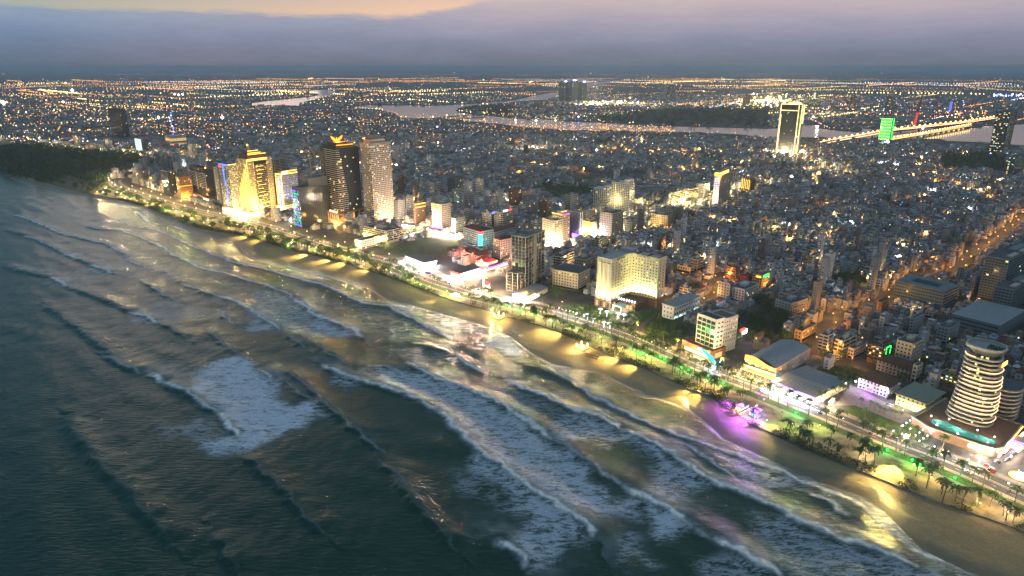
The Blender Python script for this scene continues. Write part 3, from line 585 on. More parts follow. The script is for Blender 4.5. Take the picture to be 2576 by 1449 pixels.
for off in (-4.8, 4.8):
    Lo = resample(offset(RS, off), 6)
    for i in range(0, len(Lo) - 1, 2):
        a, c2 = Lo[i], Lo[i] * .45 + Lo[i + 1] * .55; d = (c2 - a); nn = np.array([-d[1], d[0]]) / np.hypot(*d) * .09
        lm.face(paint, (*(a - nn), .02), (*(c2 - nn), .02), (*(c2 + nn), .02), (*(a + nn), .02))
for off in (-9.1, 9.1, -1.2, 1.2): strip('x', offset(RS, off), .16, .02, paint, mb=lm)
lm.obj('road_markings', kind='structure')

# river
mriv = bpy.data.materials.new('river water'); mriv.use_nodes = True; mriv.node_tree.nodes.clear(); N = NT(mriv.node_tree)
g = N.a('ShaderNodeNewGeometry').outputs['Position']
b = N.a('ShaderNodeBsdfPrincipled', {'Base Color': (.03, .035, .03, 1), 'Roughness': .1, 'IOR': 1.333, 'Normal': N.a('ShaderNodeBump', {'Strength': .05, 'Distance': 1.0, 'Height': N.noise(g, .12, 3.0, .5)}).outputs[0]})
o = N.a('ShaderNodeOutputMaterial'); N.l.new(b.outputs[0], o.inputs[0])
def kp(n, *pts): f = K(n); return [G(*f(x, y)) for x, y in pts]
RIV = [kp(12, (960, 575), (1100, 555), (1300, 558), (1700, 560), (1980, 555), (2300, 530), (2576, 510)) + kp(13, (300, 445), (470, 425), (470, 470), (300, 500), (0, 525)) + kp(12, (2300, 550), (2050, 580), (2010, 610), (2040, 635), (2250, 655), (2576, 690)) +
       kp(13, (300, 700), (600, 720), (900, 735), (1300, 760), (1800, 775), (2200, 785), (2576, 795)) + kp(14, (80, 790), (370, 755), (520, 760), (510, 790), (700, 815), (850, 830), (940, 830), (950, 790), (1110, 800), (1300, 830), (1500, 800), (1700, 785), (2150, 790), (2160, 768), (2300, 765), (2700, 740), (2700, 970)) +
       kp(14, (2576, 960), (2200, 930), (1800, 915), (1740, 895), (1230, 890), (1040, 895), (640, 888), (380, 878), (0, 885)) + kp(13, (2300, 850), (1900, 830), (1300, 818), (1000, 812), (600, 810), (0, 760)) + kp(12, (2300, 730), (2150, 715), (1850, 690), (1600, 690), (1450, 680), (1400, 640), (1250, 600), (1100, 590)),
       kp(12, (-40, 535), (200, 505), (420, 485), (560, 470), (640, 455), (600, 430), (520, 425), (560, 405), (700, 400), (850, 435), (720, 465), (560, 505), (440, 530), (430, 560), (200, 560), (-40, 560)),
       kp(12, (480, 355), (700, 345), (1040, 325), (1100, 320), (1000, 330), (700, 365), (480, 368)), kp(12, (720, 315), (860, 308), (850, 318), (725, 323)), kp(13, (750, 345), (900, 320), (1240, 283), (1200, 300), (900, 345), (880, 370), (750, 390))]
for P in RIV:
    mb = MB(); mb.v = [(x, y, .35) for x, y in P]; mb.f = [tuple(range(len(P)))]; mb.mi = [0]; mb.mats = [mriv]
    o = mb.obj('river', kind='structure')
    if o.data.polygons[0].normal.z < 0: o.data.flip_normals()
RIVP = [np.array(P) for P in RIV]
# ---------------------------------------------------------------- landmarks, surveyed one by one
def led(B, m, pts, r=.35, name='light_strip'): return MB().tube(m, pts, r, 4).obj(name, B.e)
def sign(B, m, x0, y0, z0, x1, y1, z1, name='sign'): return MB().box(m, x0, y0, z0, x1, y1, z1).obj(name, B.e)
def text(B, s, m, loc, rz, size, ext=.12, name='lettering'):
    c = bpy.data.curves.new(name, 'FONT'); c.body = s; c.size = size; c.extrude = ext; c.align_x = 'CENTER'; c.materials.append(m)
    q = bpy.data.objects.new(name, c); me = bpy.data.meshes.new_from_object(q); bpy.data.objects.remove(q)
    o = link(bpy.data.objects.new(name, me), B.e); o.location = loc; o.rotation_euler = (R(90), 0, rz); o['kind'] = 'thing'; return o
def podium(B, m, x0, y0, x1, y1, h, g=L_WARM, rows=1):
    B.box('podium', m, x0, y0, 0, x1, y1, h); B.foot(x0, y0, x1, y1)
    b = MB()
    for j in range(rows):
        z = 1.0 + j * (h - 1) / rows; zz = z + (h - 1) / rows * .55
        n = max(1, int((x1 - x0) / 5))
        for i in range(n): b.box(g, x0 + (x1 - x0) * (i + .15) / n, y0 - .12, z, x0 + (x1 - x0) * (i + .75) / n, y0 + .02, zz)
        n = max(1, int((y1 - y0) / 5))
        for i in range(n): b.box(g, x0 - .12, y0 + (y1 - y0) * (i + .15) / n, z, x0 + .02, y0 + (y1 - y0) * (i + .75) / n, zz)
    b.obj('shopfront', B.e)
S_W = em('bright shopfront', (1.0, .74, .40), 2.6); S_C = em('white shopfront', (.9, .92, 1.0), 3.2); S_DIM = em('dim shopfront', (1.0, .62, .25), .9)
G_HALO = em('golden facade wash', (1.0, .6, .1), 1.6)

# --- the far-left beachfront towers
B = tower('apartment_tower', 'pale grey tower with curved balconies, farthest left of the beachfront towers', 'tower', 5, 1072, 1200, 1250, 490, 312, 'balc', GREY, lit=.03)
B = tower('hotel_tower', 'unlit grey-green slab tower beside an amber-lit brown block', 'tower', 5, 1150, 1215, 1300, 712, 472, 'glass', TEAL, lit=.02)
B = tower('hotel_tower', 'brown block with small square windows glowing amber', 'tower', 5, 1295, 1325, 1450, 750, 530, 'grid', mat('amber brown render', (.36, .17, .05)), lit=.08, lits=[W_WARM, W_DIM])
led(B, L_GOLD, [(-.6, -.6, .6 * B.h), (B.w, -.6, .6 * B.h)], .25)
for i in range(6): lamp('POINT', (*B.wp(-4 + 4 * i, -5), 5), 9000, (1, .5, .12), 1)
B = tower('hotel_tower', 'dark red tower with a white curved balcony grid and a lamp on top', 'tower', 5, 1440, 1600, 1690, 762, 452, 'glass', REDW, lit=.03)
g = MB()
for j in range(9):
    z = B.h * (.42 + .055 * j); pts = [(-.9 - 2.0 * math.sin(math.pi * t / 8), 1 + (B.d - 2) * t / 8, z) for t in range(9)]
    MB().tube(FRAMEW, pts, .45, 4).obj('balcony_rail', B.e)
for t in (0, 4, 8): MB().tube(FRAMEW, [(-.9 - 2.0 * math.sin(math.pi * t / 8), 1 + (B.d - 2) * t / 8, B.h * .3), (-.9 - 2.0 * math.sin(math.pi * t / 8), 1 + (B.d - 2) * t / 8, B.h * .88)], .5, 4).obj('fin', B.e)
MB().ball(L_AMB, 3, 3, B.h + 4, 1.6).obj('roof_lamp', B.e); podium(B, BROWN, -4, -4, B.w + 2, B.d + 2, 9, S_W)
B = tower('apartment_tower', 'slim grey tower squeezed between the dark red and blue-lit towers', 'tower', 5, 1690, 1730, 1790, 805, 432, 'grid', GREY, lit=.08)
B = tower('hotel_tower', 'grey tower with a vertical blue light strip and lit warm rooms', 'tower', 5, 1762, 1850, 1935, 905, 405, 'bays', GREY, lit=.35, lits=[W_WARM, W_YEL])
led(B, L_BLUE, [(-1, B.d * .35, B.h * .22), (-1, B.d * .35, B.h * .52)], .8); led(B, L_BLUE, [(-1, B.d * .5, B.h * .58), (-1, B.d * .5, B.h)], .8); sign(B, L_BLUE, -1, 0, B.h, -.5, B.d, B.h + 1.4); sign(B, L_RED, -1.4, B.d * .75, B.h - 5, -.8, B.d, B.h - 2)
sign(B, L_GOLD, 0, -.9, B.h + .2, B.w, -.4, B.h + 1); podium(B, CREAM, -5, -4, B.w, B.d, 14, S_W, 2)
# golden tower
B = tower('hotel_tower', 'tall golden-lit hotel tower with dark balconied middle and vertical gold strips', 'tower', 5, 1935, 2052, 2285, 915, 352, 'grid', mat('gold lit cream stone', (.52, .42, .24)), lit=.2, lits=[W_YEL, W_WARM], kit=False)
gd = MB().box(GLASS, B.w * .25, -.9, 10, B.w * .75, -.02, B.h - 4).obj('glass_bay', B.e)
F = 3.6
for j in range(int((B.h - 16) / F)):
    MB().box(CREAM, B.w * .24, -1.8, 11 + j * F, B.w * .76, -.92, 11.5 + j * F).obj('balcony', B.e)
    if j % 2: led(B, L_GOLD, [(B.w * .27 + rng.random() * 2, -2.0, 12 + j * F), (B.w * (.45 + .28 * rng.random()), -2.0, 12 + j * F)], .28)
b = MB()
for j in range(46): b.ball(L_GOLD, B.w * rng.uniform(.26, .74), -2.1, rng.uniform(12, B.h - 5), .5)
b.obj('garland_light', B.e, 'stuff')
for i in range(7):
    y = B.d * (.06 + i * .14); z0 = B.h * (.03 + .30 * (i < 3) * (2 - min(i, 2)) / 2); led(B, L_GOLD, [(-1, y, B.h * (.34 - .05 * i) if i > 3 else z0 + 4), (-1, y, B.h * (1 - .085 * i))], .42)
for z in (B.h + .8, B.h * .985): led(B, L_GOLD, [(-.8, -1, z), (B.w * .8, -1, z)], .5)
B.box('penthouse', BROWN, 2, 2, B.h, B.w * .8, B.d * .8, B.h + 9); B.box('crown_block', BROWN, 5, 5, B.h + 9, B.w * .55, B.d * .6, B.h + 16)
for z, k in ((9.4, .8), (16.3, .5), (12, .6)): led(B, L_GOLD, [(3, 1.6, B.h + z), (B.w * k, 1.6, B.h + z)], .4)
B.box('roof_turret', YEL, 9, 9, B.h + 16, 13, 13, B.h + 25); MB().ball(L_GOLD, 10, 10, B.h + 27, 1.8).obj('roof_lamp', B.e)
podium(B, CREAM, -16, -10, B.w + 4, B.d, 8, S_W)
for x0, x1 in ((-17, B.w + 5),): sign(B, L_GOLD, x0, -11, 8, x1, -10.2, 9.6); sign(B, L_GOLD, x0, -11, 9.7, x0 + .8, B.d, 11)
sign(B, S_C, -17.4, -8, 1.5, -16.6, B.d * .5, 5)
for i in range(5): lamp('SPOT', (*B.wp(-9 + (B.w + 8) * i / 4, -9), 9.5), 160000, (1, .62, .14), 2, (*B.wp(-9 + (B.w + 8) * i / 4, 1), B.h * .8), 70)
for i in range(3): lamp('SPOT', (*B.wp(-12, B.d * i / 2), 9.5), 100000, (1, .55, .12), 2, (*B.wp(0, B.d * i / 2), B.h * .8), 70)
lamp('POINT', (*B.wp(-22, -6), 9), 120000, (1, .68, .28), 2); lamp('POINT', (*B.wp(-22, 20), 9), 90000, (1, .68, .28), 2); lamp('POINT', (*B.wp(6, -22), 12), 120000, (1, .68, .28), 2)
B = tower('apartment_tower', 'grey tower with pale wavy balcony lines behind the golden tower', 'tower', 5, 2255, 2290, 2400, 720, 352, 'balc', GREY, lit=.0)
# white-violet hotel
B = tower('hotel_tower', 'white hotel with a gold-outlined roof and violet-blue washed windows', 'tower', 6, 238, 292, 450, 885, 505, 'grid', WHITE, lit=.3, lits=[litwin('blue lit room', (.25, .35, 1.), 1.5), W_COOL, W_DIM], kit=False)
for a in ([(-1, -1, 3), (-1, -1, B.h + 2)], [(-1, B.d, 3), (-1, B.d, B.h + 2)], [(-1, -1, B.h + 2), (B.w, -1, B.h + 2)], [(-1, -1, B.h + 2), (-1, B.d, B.h + 2)]): led(B, L_GOLD, a, .55)
led(B, L_PUR, [(-1, B.d * .4, 3), (-1, B.d * .4, B.h * .9)], .45); led(B, L_CYAN, [(-1, B.d * .6, 3), (-1, B.d * .6, B.h * .9)], .3)
B.box('penthouse', YEL, 3, 2, B.h, B.w * .95, B.d * .8, B.h + 6); led(B, L_GOLD, [(3, 1, B.h + 6.4), (B.w, 1, B.h + 6.4)], .5); sign(B, S_C, 2, .6, B.h + 1, B.w * .4, 1.4, B.h + 5)
podium(B, CREAM, -6, -12, B.w + 2, B.d, 16, S_W, 3); led(B, L_GOLD, [(-6.5, -12.5, 16.5), (B.w + 2, -12.5, 16.5)], .4)
for i in range(3): lamp('SPOT', (*B.wp(B.w * i / 2, -10), 17), 26000, (.45, .4, 1), 1, (*B.wp(B.w * i / 2, 0), B.h), 80)
lamp('POINT', (*B.wp(-14, -10), 8), 70000, (1, .65, .25), 2)
# dark tower with the coloured strip
B = tower('unfinished_tower', 'dark unlit tower block with a multicoloured light strip on its sea edge', 'tower', 6, 398, 468, 760, 1042, 640, 'glass', DGREY, lit=.0)
MB().box(DGREY, B.w * .35, 2, B.h, B.w, B.d, B.h + 16).obj('upper_block', B.e)
cl = [L_CYAN, L_BLUE, L_GREEN, L_PUR, em('aqua strip', (.1, .5, 1.), 3)]
for i in range(6):
    y = B.d * (.08 + .17 * i)
    for j in range(14):
        if rng.random() < .85: led(B, rng.choice(cl), [(-1.2, y, 3 + B.h * .92 * j / 14), (-1.2, y, 3 + B.h * .92 * (j + .7) / 14)], .22)
lamp('SPOT', (*B.wp(-14, 8), 3), 12000, (.2, .7, .9), 1, (*B.wp(0, 8), 30), 80)
# dark glass tower with the wing emblem
B = tower('hotel_tower', 'tallest dark glass tower with an orange wing emblem glowing on its roof', 'tower', 6, 700, 860, 1080, 1010, 238, 'glass', DGREY, lit=.025, kit=False, lits=[W_YEL, W_WARM])
h = B.h; nf = 38
def sail(t): return 1 - .0 * t
for j in range(3, nf):      # balconied sail standing proud of the corner: widest low down, narrowing to the top
    t = j / nf; z = j * h / nf; wx = B.w * (.40 - .30 * max(0, t - .38) / .62 - .10 * max(0, .38 - t)); wy = B.d * (.62 + .05 * t)
    poly = [(-5 + 3 * t, -4.5 + 2.5 * t), (wx, -1.6), (wx, 2), (2, wy), (-1.6, wy)]
    MB().prism(BEIGE, poly, z, z + 1.15).obj('balcony', B.e)
core = MB().prism(GLASS, [(-3.2, -3), (B.w * .36, -1.0), (B.w * .34, 2), (2, B.d * .6), (-1, B.d * .6)], 10, h * .45, [(-2.8, -2.6), (B.w * .34, -1.0), (B.w * .3, 2), (2, B.d * .62), (-1, B.d * .62)]).prism(GLASS, [(-2.8, -2.6), (B.w * .34, -.9), (B.w * .3, 2), (2, B.d * .62), (-1, B.d * .62)], h * .45, h, [(-.9, -1.2), (B.w * .09, -.9), (B.w * .08, 2), (2, B.d * .64), (-.8, B.d * .64)]).obj('window_wall', B.e)
b = MB()
for _ in range(34):
    t = rng.uniform(.1, .9); z = (int(t * nf) + .62) * h / nf
    if rng.random() < .6: x = rng.uniform(-2, B.w * .2); b.box(rng.choice([W_YEL, W_WARM]), x, -3.2 + 1.6 * t, z - .8, x + 2.4, -2.5 + 1.4 * t, z + .9)
    else: y = rng.uniform(2, B.d * .5); b.box(rng.choice([W_YEL, W_WARM]), -3.6 + 2 * t, y, z - .8, -2.4 + 1.6 * t, y + 2.4, z + .9)
b.obj('lit_room', B.e, 'stuff')
B.box('roof_deck', BROWN, 3, 3, h, B.w * .85, B.d * .9, h + 5); B.box('roof_plinth', BROWN, 6, 6, h + 5, B.w * .6, B.d * .7, h + 10)
led(B, L_ORG, [(3, 2, h + 5.4), (B.w * .8, 2, h + 5.4)], .5)
ex, ey = B.w * .30, B.d * .3; em_ = MB()
def wing(sg):
    for k in range(5):
        r = 1 - k * .17; pts = [(ex + sg * (1.2 + 10.5 * r * math.sin(a) ** .9), ey, h + 12.2 + 10.5 * r * (1 - math.cos(a)) + k * .5) for a in np.linspace(.15, 1.45, 9)]
        MB().tube(L_ORG, pts, [.5] * 8 + [.15], 5).obj('emblem_feather', B.e)
wing(1); wing(-1)
MB().tube(L_ORG, [(ex, ey, h + 10), (ex, ey, h + 14), (ex + .3, ey, h + 18)], [.5, 1.2, .2], 6).obj('emblem_body', B.e)
for sg in (-1, 1): MB().tube(L_ORG, [(ex, ey, h + 13), (ex + sg * 4, ey, h + 11.2), (ex + sg * 6, ey, h + 11.4)], .45, 5).obj('emblem_tail', B.e)
lamp('POINT', (*B.wp(ex, ey - 3), h + 14), 60000, (1, .32, .03), 1.5)
ph = 26
B.box('podium', BROWN, -12, -12, 0, B.w + 8, B.d, ph); B.foot(-12, -12, B.w + 8, B.d)
for i in range(7): B.box('pier', mat('gold brown pier', (.42, .24, .10)), -12 + (B.w + 19) * i / 6, -12.9, 0, -10.9 + (B.w + 19) * i / 6, -12.05, ph + 1)
b = MB()
for i in range(6):
    for j in range(6):
        x = -9.5 + (B.w + 19) * i / 6; b.box(W_DIM if rng.random() < .4 else GLASS, x, -12.3, 1.5 + j * 4.1, x + (B.w + 19) / 6 * .55, -11.98, 4 + j * 4.1)
b.obj('window', B.e)
b = MB()
for i in range(18): y = -11 + (B.d + 9) * i / 18; b.box(S_DIM if i % 2 else GLASS, -12.3, y, 2, -11.98, y + .8, ph - 4)
b.obj('facade_slat', B.e)
sign(B, em('glowing name board', (1., .62, .3), 6), -12.9, -10, ph + .5, -12.3, 16, ph + 2.6)
for x, y in ((-20, -8), (-20, 8), (-8, -20), (12, -20)): lamp('POINT', (*B.wp(x, y), 5), 38000, (1, .6, .2), 1)
# beige residential tower
B = tower('apartment_tower', 'tall beige apartment tower, ribbed and dotted with lit rooms, beside the dark glass tower', 'tower', 6, 1105, 1196, 1392, 1012, 192, 'bays', mat('beige tower render', (.50, .42, .35)), lit=.13, fl=3.5, bay=3.6, kit=False, lits=[W_YEL, W_COOL, W_WARM])
B.box('roof_plant', BEIGE, 3, 4, B.h, B.w * .8, B.d * .8, B.h + 7); B.box('penthouse', DGREY, 6, 6, B.h + 7, B.w * .6, B.d * .6, B.h + 15)
lamp('POINT', (*B.wp(B.w * .7, -26), 18), 40000, (1, .66, .34), 2)
for u, v, hh in ((1400, 40, 30),): pass
# crane behind the coloured strip tower
cx0, cy0 = G(*K(6)(575, 700)); c = thing('tower_crane', 'yellow-lit tower crane behind the dark tower with the coloured strip', 'crane', (cx0, cy0, 0))
CH = 95; mb = MB().tube(L_GOLD, [(0, 0, CH * .62), (0, 0, CH)], .35, 4).obj('mast_light', c); MB().box(YEL, -1, -1, 0, 1, 1, CH).obj('mast', c); MB().box(YEL, -30, -.6, CH, 14, .6, CH + 1.4).obj('jib', c); MB().box(DGREY, 9, -1.2, CH - 2.4, 14, 1.2, CH).obj('counterweight', c)

# --- middle: mid-rises between the shore and the river (sheet 6 and 7)
MID = [
 (6, 1380, 1440, 1500, 390, 222, 'bays', WHITE, .1, 'white round-cornered slab behind the beige apartment tower'),
 (6, 1388, 1440, 1505, 965, 765, 'grid', GREY, .02, 'blank grey block just right of the beige apartment tower'),
 (6, 1478, 1520, 1592, 930, 725, 'grid', WHITE, .1, 'white block with small square windows behind a gold-topped tower'),
 (6, 1590, 1612, 1712, 1000, 805, 'grid', BROWN, .05, 'narrow brown tower with a gold-lit roof terrace and a white uplight'),
 (6, 1775, 1872, 1965, 1062, 805, 'grid', BEIGE, .1, 'beige tower whose sea face glows blue under a gold-lit top'),
 (6, 1430, 1465, 1500, 720, 522, 'grid', BROWN, 0, 'plain brown slab tower behind the white block'),
 (6, 1720, 1765, 1798, 425, 312, 'grid', WHITE, .1, 'small white tower with a punched window grid, alone in the low roofs'),
 (6, 1930, 2010, 2112, 700, 545, 'grid', DGREY, .03, 'dark wide block with rows of unlit windows'),
 (6, 2080, 2130, 2182, 505, 420, 'grid', CREAM, .1, 'cream block with a fine window grid left of the dark park'),
 (6, 2180, 2215, 2292, 705, 558, 'grid', WHITE, .04, 'white slab tower with a blank side wall'),
 (6, 2092, 2140, 2212, 840, 700, 'grid', GREY, .05, 'grey stepped block below the white slab tower'),
 (6, 1805, 1830, 1868, 700, 588, 'balc', WHITE, .06, 'white block with ribbon balconies among low roofs'),
 (6, 1705, 1740, 1800, 715, 595, 'grid', WHITE, .05, 'white windowed block left of the ribbon-balcony block'),
 (6, 1640, 1665, 1702, 650, 585, 'grid', WHITE, .3, 'small white house block lit from the alley'),
 (6, 1975, 2000, 2070, 790, 655, 'grid', GREY, .04, 'pale grey tower with one window column'),
 (6, 2060, 2090, 2180, 985, 870, 'grid', PINK, 0, 'pink-grey windowless block under the stepped block'),
 (6, 2110, 2135, 2220, 1060, 985, 'grid', PINK, .05, 'low pinkish block behind the red-roofed hotel'),
 (6, 1968, 2012, 2110, 1098, 945, 'grid', GREY, .05, 'grey block with a lit stair window beside the neon street'),
 (6, 2280, 2370, 2400, 1045, 900, 'grid', BEIGE, .1, 'beige block with a blue rooftop sign'),
 (6, 2402, 2480, 2580, 1072, 885, 'bays', CREAM, .12, 'cream hotel with dark bays and a violet-red roof sign'),
 (6, 2540, 2590, 2680, 830, 660, 'grid', BROWN, .04, 'brown tower block with a stepped top'),
 (6, 1600, 1650, 1700, 560, 500, 'grid', GREY, .1, 'low grey block under the magenta-lit roof'),
 (6, 2330, 2350, 2400, 480, 390, 'grid', GREY, .05, 'tall thin grey block above the dark park'),
 (6, 2460, 2500, 2570, 640, 520, 'grid', TEAL, .06, 'blue-grey block in the unlit quarter'),
 (7, 525, 588, 662, 370, 207, 'grid', GREY, .04, 'pale slab tower standing before the dark sports ground'),
 (7, 140, 190, 255, 420, 282, 'grid', GREY, .05, 'grey block left of a dark narrow tower'),
 (7, 258, 350, 400, 450, 290, 'grid', BROWN, .05, 'dark brown narrow tower with a pale side wall'),
 (7, 20, 115, 160, 600, 520, 'grid', CREAM, .1, 'cream low block with arched windows behind the dark frame tower'),
 (7, 190, 250, 300, 590, 480, 'grid', CREAM, .1, 'yellowish white stepped block beside the cream hotel'),
 (7, 400, 498, 572, 690, 412, 'bays', PINK, .02, 'pink-brown ribbed tower with a gold and magenta lit roof'),
 (7, 300, 422, 502, 732, 467, 'grid', CREAM, .08, 'tall cream hotel with a blank sea wall and a bright shopfront'),
 (7, 572, 662, 712, 640, 380, 'glass', GREY, .02, 'dark tower edged with two white vertical stripes'),
 (7, 690, 745, 800, 460, 360, 'grid', GREY, .05, 'pale grey block behind the yellow-lit block'),
 (7, 710, 792, 848, 630, 482, 'grid', YEL, .1, 'yellow-lit stepped block with a dazzling white billboard'),
 (7, 875, 1000, 1112, 652, 392, 'grid', BEIGE, .06, 'wide beige tower with a dark projecting stair wing'),
 (7, 1115, 1200, 1235, 590, 462, 'grid', GREY, .04, 'blue-grey block behind the wide beige tower'),
 (7, 1390, 1560, 1602, 535, 412, 'grid', CREAM, .0, 'windowless cream hall with a curved end wall'),
 (7, 1475, 1605, 1662, 500, 350, 'grid', CREAM, .02, 'cream sports hall block behind the curved hall'),
 (7, 1850, 1925, 1985, 230, 95, 'grid', WHITE, .03, 'white-sided block below the violet-lit tower'),
 (7, 2305, 2390, 2440, 170, 50, 'bays', BROWN, .02, 'dark tower with gold vertical strips near the white street lights'),
 (7, 800, 870, 960, 750, 660, 'balc', CREAM, .1, 'cream block with balconies between the towers and the L-shaped hotel'),
 (7, 395, 490, 620, 930, 830, 'balc', PINK, .12, 'pink balconied block behind the small cream hotel'),
 (7, 620, 740, 830, 970, 860, 'grid', PINK, .05, 'pink block left of the L-shaped hotel'),
 (7, 1480, 1500, 1545, 770, 640, 'grid', BROWN, .1, 'brown block with a lit yellow stair'),
 (7, 1790, 1860, 1925, 970, 860, 'grid', CREAM, .15, 'cream house block lit green-white at its foot'),
 (7, 1660, 1790, 1830, 1000, 935, 'grid', CREAM, .1, 'low cream block with a sloping sheet roof'),
 (7, 2150, 2240, 2275, 1060, 940, 'balc', mat('terracotta render', (.34, .16, .10)), .05, 'terracotta block with small balconies'),
 (7, 2285, 2360, 2410, 1150, 1030, 'grid', mat('deep red render', (.22, .05, .04)), .02, 'deep red block left of an amber corner building'),
 (7, 2405, 2505, 2580, 1165, 1015, 'grid', YEL, .2, 'amber-lit corner building with a green rooftop sign'),
 (7, 2060, 2180, 2215, 1270, 1100, 'grid', GREY, .0, 'plain grey block behind the three-storey wing'),
 (7, 2180, 2330, 2470, 1290, 1160, 'grid', WHITE, .06, 'white pair of joined blocks with one stair slot'),
 (7, 1680, 1760, 1800, 1225, 1150, 'balc', CREAM, .3, 'cream villa with lit balconies and a dark roof'),
 (8, 100, 180, 290, 1300, 1200, 'grid', PINK, .03, 'pinkish block carrying a big pale blue sheet roof'),
 (8, 60, 215, 380, 1440, 1300, 'grid', GREY, .02, 'long grey-green block with a tall pale side wall'),
 (8, 170, 260, 345, 480, 400, 'grid', GREY, .08, 'pale blue-grey block with a dark seam in the dense quarter'),
 (8, 480, 540, 610, 1290, 1210, 'balc', YEL, .1, 'orange-lit corner house by the junction'),
 (8, 1440, 1490, 1545, 1450, 1380, 'grid', WHITE, .05, 'small white house with a rounded gable before the atrium block'),
 (8, 1570, 1650, 1700, 1450, 1390, 'grid', PINK, .0, 'small pinkish house with a flat pale roof before the atrium block'),
 (8, 1080, 1130, 1200, 1410, 1290, 'grid', BROWN, .03, 'brown block with a grey roof beside the orange street'),
 (8, 390, 430, 490, 960, 820, 'grid', TEAL, .0, 'round grey water-tower-like block among the roofs'),
 (4, 1250, 1412, 1525, 520, 262, 'grid', BEIGE, .04, 'beige eight-storey tower with a railed roof behind brown-roofed motels'),
 (4, 1395, 1440, 1535, 190, 0, 'grid', GREY, .03, 'slim grey slab behind the beige eight-storey tower'),
 (4, 990, 1130, 1235, 470, 300, 'balc', BROWN, .15, 'brown building outlined in green neon on the orange street'),
 (4, 495, 575, 665, 370, 180, 'balc', GREY, .1, 'grey townhouse with a magenta-lit ground floor'),
 (4, 655, 735, 860, 380, 230, 'balc', CREAM, .05, 'cream townhouse with a red-brown roof and balconies'),
 (4, 790, 850, 990, 410, 310, 'grid', BEIGE, .03, 'beige townhouse with scroll gables on the orange street'),
 (4, 255, 330, 480, 240, 130, 'grid', YEL, .1, 'ochre corner house with a curved grey roof'),
 (4, 1680, 1790, 1900, 260, 100, 'grid', GREY, .04, 'grey twin-roofed house block with pale sheet roofs'),
 (4, 1450, 1475, 1530, 640, 480, 'grid', CREAM, .05, 'narrow gabled cream house beside the brown-roofed motel'),
 (4, 1710, 1900, 1960, 700, 600, 'balc', YEL, .5, 'yellow-lit two-storey building behind the sail tower lot'),
]
BYL = {}
for t in MID:
    k, uL, uC, uR, vB, vT, st, wl, lt, lab = t
    nm = 'apartment_block'; B = tower(nm, lab, 'building', k, uL, uC, uR, vB, vT, st, wl, lit=lt, fl=3.5, bay=3.8); BYL[lab] = B
def by(s): return next(b for l, b in BYL.items() if s in l)
B = by('narrow brown tower'); led(B, L_GOLD, [(-1, -1, B.h + 1), (B.w, -1, B.h + 1)], .5); led(B, L_GOLD, [(-1, -1, B.h - 5), (B.w, -1, B.h - 5)], .4); lamp('SPOT', (*B.wp(-3, -6), 4), 60000, (1, .85, .6), 1, (*B.wp(3, 0), 40), 35)
lamp('POINT', (*B.wp(-3, -4), B.h + 5), 14000, (1, .7, .2), 1)
B = by('beige tower whose sea'); 
for j in range(9):
    for i in range(4): sign(B, L_BLUE if rng.random() < .5 else W_COOL, -.5, B.d * (.1 + .22 * i), 6 + j * B.h * .075, -.12, B.d * (.22 + .22 * i), 8.4 + j * B.h * .075, 'coloured_window')
for j in range(4): led(B, L_GOLD, [(-.6, 0, B.h - 1 - 3.4 * j), (-.6, B.d, B.h - 1 - 3.4 * j)], .35)
sign(B, L_PUR, -1, 0, 3, -.6, B.d, 6)
B = by('violet-red roof sign'); sign(B, S_C, 2, -.8, B.h + 1.5, B.w * .5, -.3, B.h + 4); sign(B, L_RED, B.w * .5, -.8, B.h + 2, B.w * .9, -.3, B.h + 3.6)
B = by('blue rooftop sign'); sign(B, L_BLUE, 1, -.6, B.h + 1, B.w - 1, -.2, B.h + 4)
B = by('pink-brown ribbed'); led(B, L_GOLD, [(-1, -1, B.h + 2), (-1, B.d, B.h + 2)], .4); led(B, L_MAG, [(-1, -1, B.h + 2), (B.w, -1, B.h + 2)], .4); B.box('crown_block', PINK, 2, 4, B.h, B.w * .9, B.d * .6, B.h + 6); led(B, L_GOLD, [(1.5, 3.4, B.h + 6), (B.w * .8, 3.4, B.h + 6)], .4)
B = by('tall cream hotel'); podium(B, CREAM, -5, -6, B.w + 4, B.d, 5, S_C); lamp('POINT', (*B.wp(-14, 10), 8), 90000, (1, .72, .4), 1.5); lamp('POINT', (*B.wp(10, -16), 8), 70000, (1, .72, .4), 1.5)
B = by('two white vertical'); sign(B, FRAMEW, B.w * .3, -.5, 4, B.w * .45, -.17, B.h); sign(B, FRAMEW, B.w * .7, -.5, 4, B.w * .85, -.17, B.h); sign(B, L_PUR, -6, -8, 2, -5, 8, 9, 'billboard'); lamp('POINT', (*B.wp(-9, -3), 9), 25000, (.6, .3, 1), 1)
B = by('dazzling white billboard'); sign(B, em('dazzling billboard', (.95, .97, 1), 12), B.w * .2, -2, 3, B.w * .9, -1.2, 13, 'billboard'); lamp('POINT', (*B.wp(B.w * .5, -8), 8), 60000, (.9, .92, 1), 2); lamp('POINT', (*B.wp(-8, B.d * .6), 12), 40000, (1, .8, .3), 2)
B = by('green neon'); sign(B, L_GREEN, B.w * .2, -1.4, 10, B.w * .2 + .5, -1, B.h); sign(B, L_GREEN, B.w * .6, -1.4, 10, B.w * .6 + .5, -1, B.h); sign(B, L_GREEN, B.w * .2, -1.4, B.h, B.w * .6, -1, B.h + .6); sign(B, L_GOLD, B.w * .25, -1.5, 6, B.w * .55, -1.1, 8.4)
B = by('green rooftop sign'); sign(B, L_GREEN, 2, -.6, B.h - 3, B.w * .8, -.2, B.h); sign(B, L_GOLD, -.6, 2, B.h - 3, -.2, B.d * .6, B.h - 1.6)
B = by('gold vertical strips near')
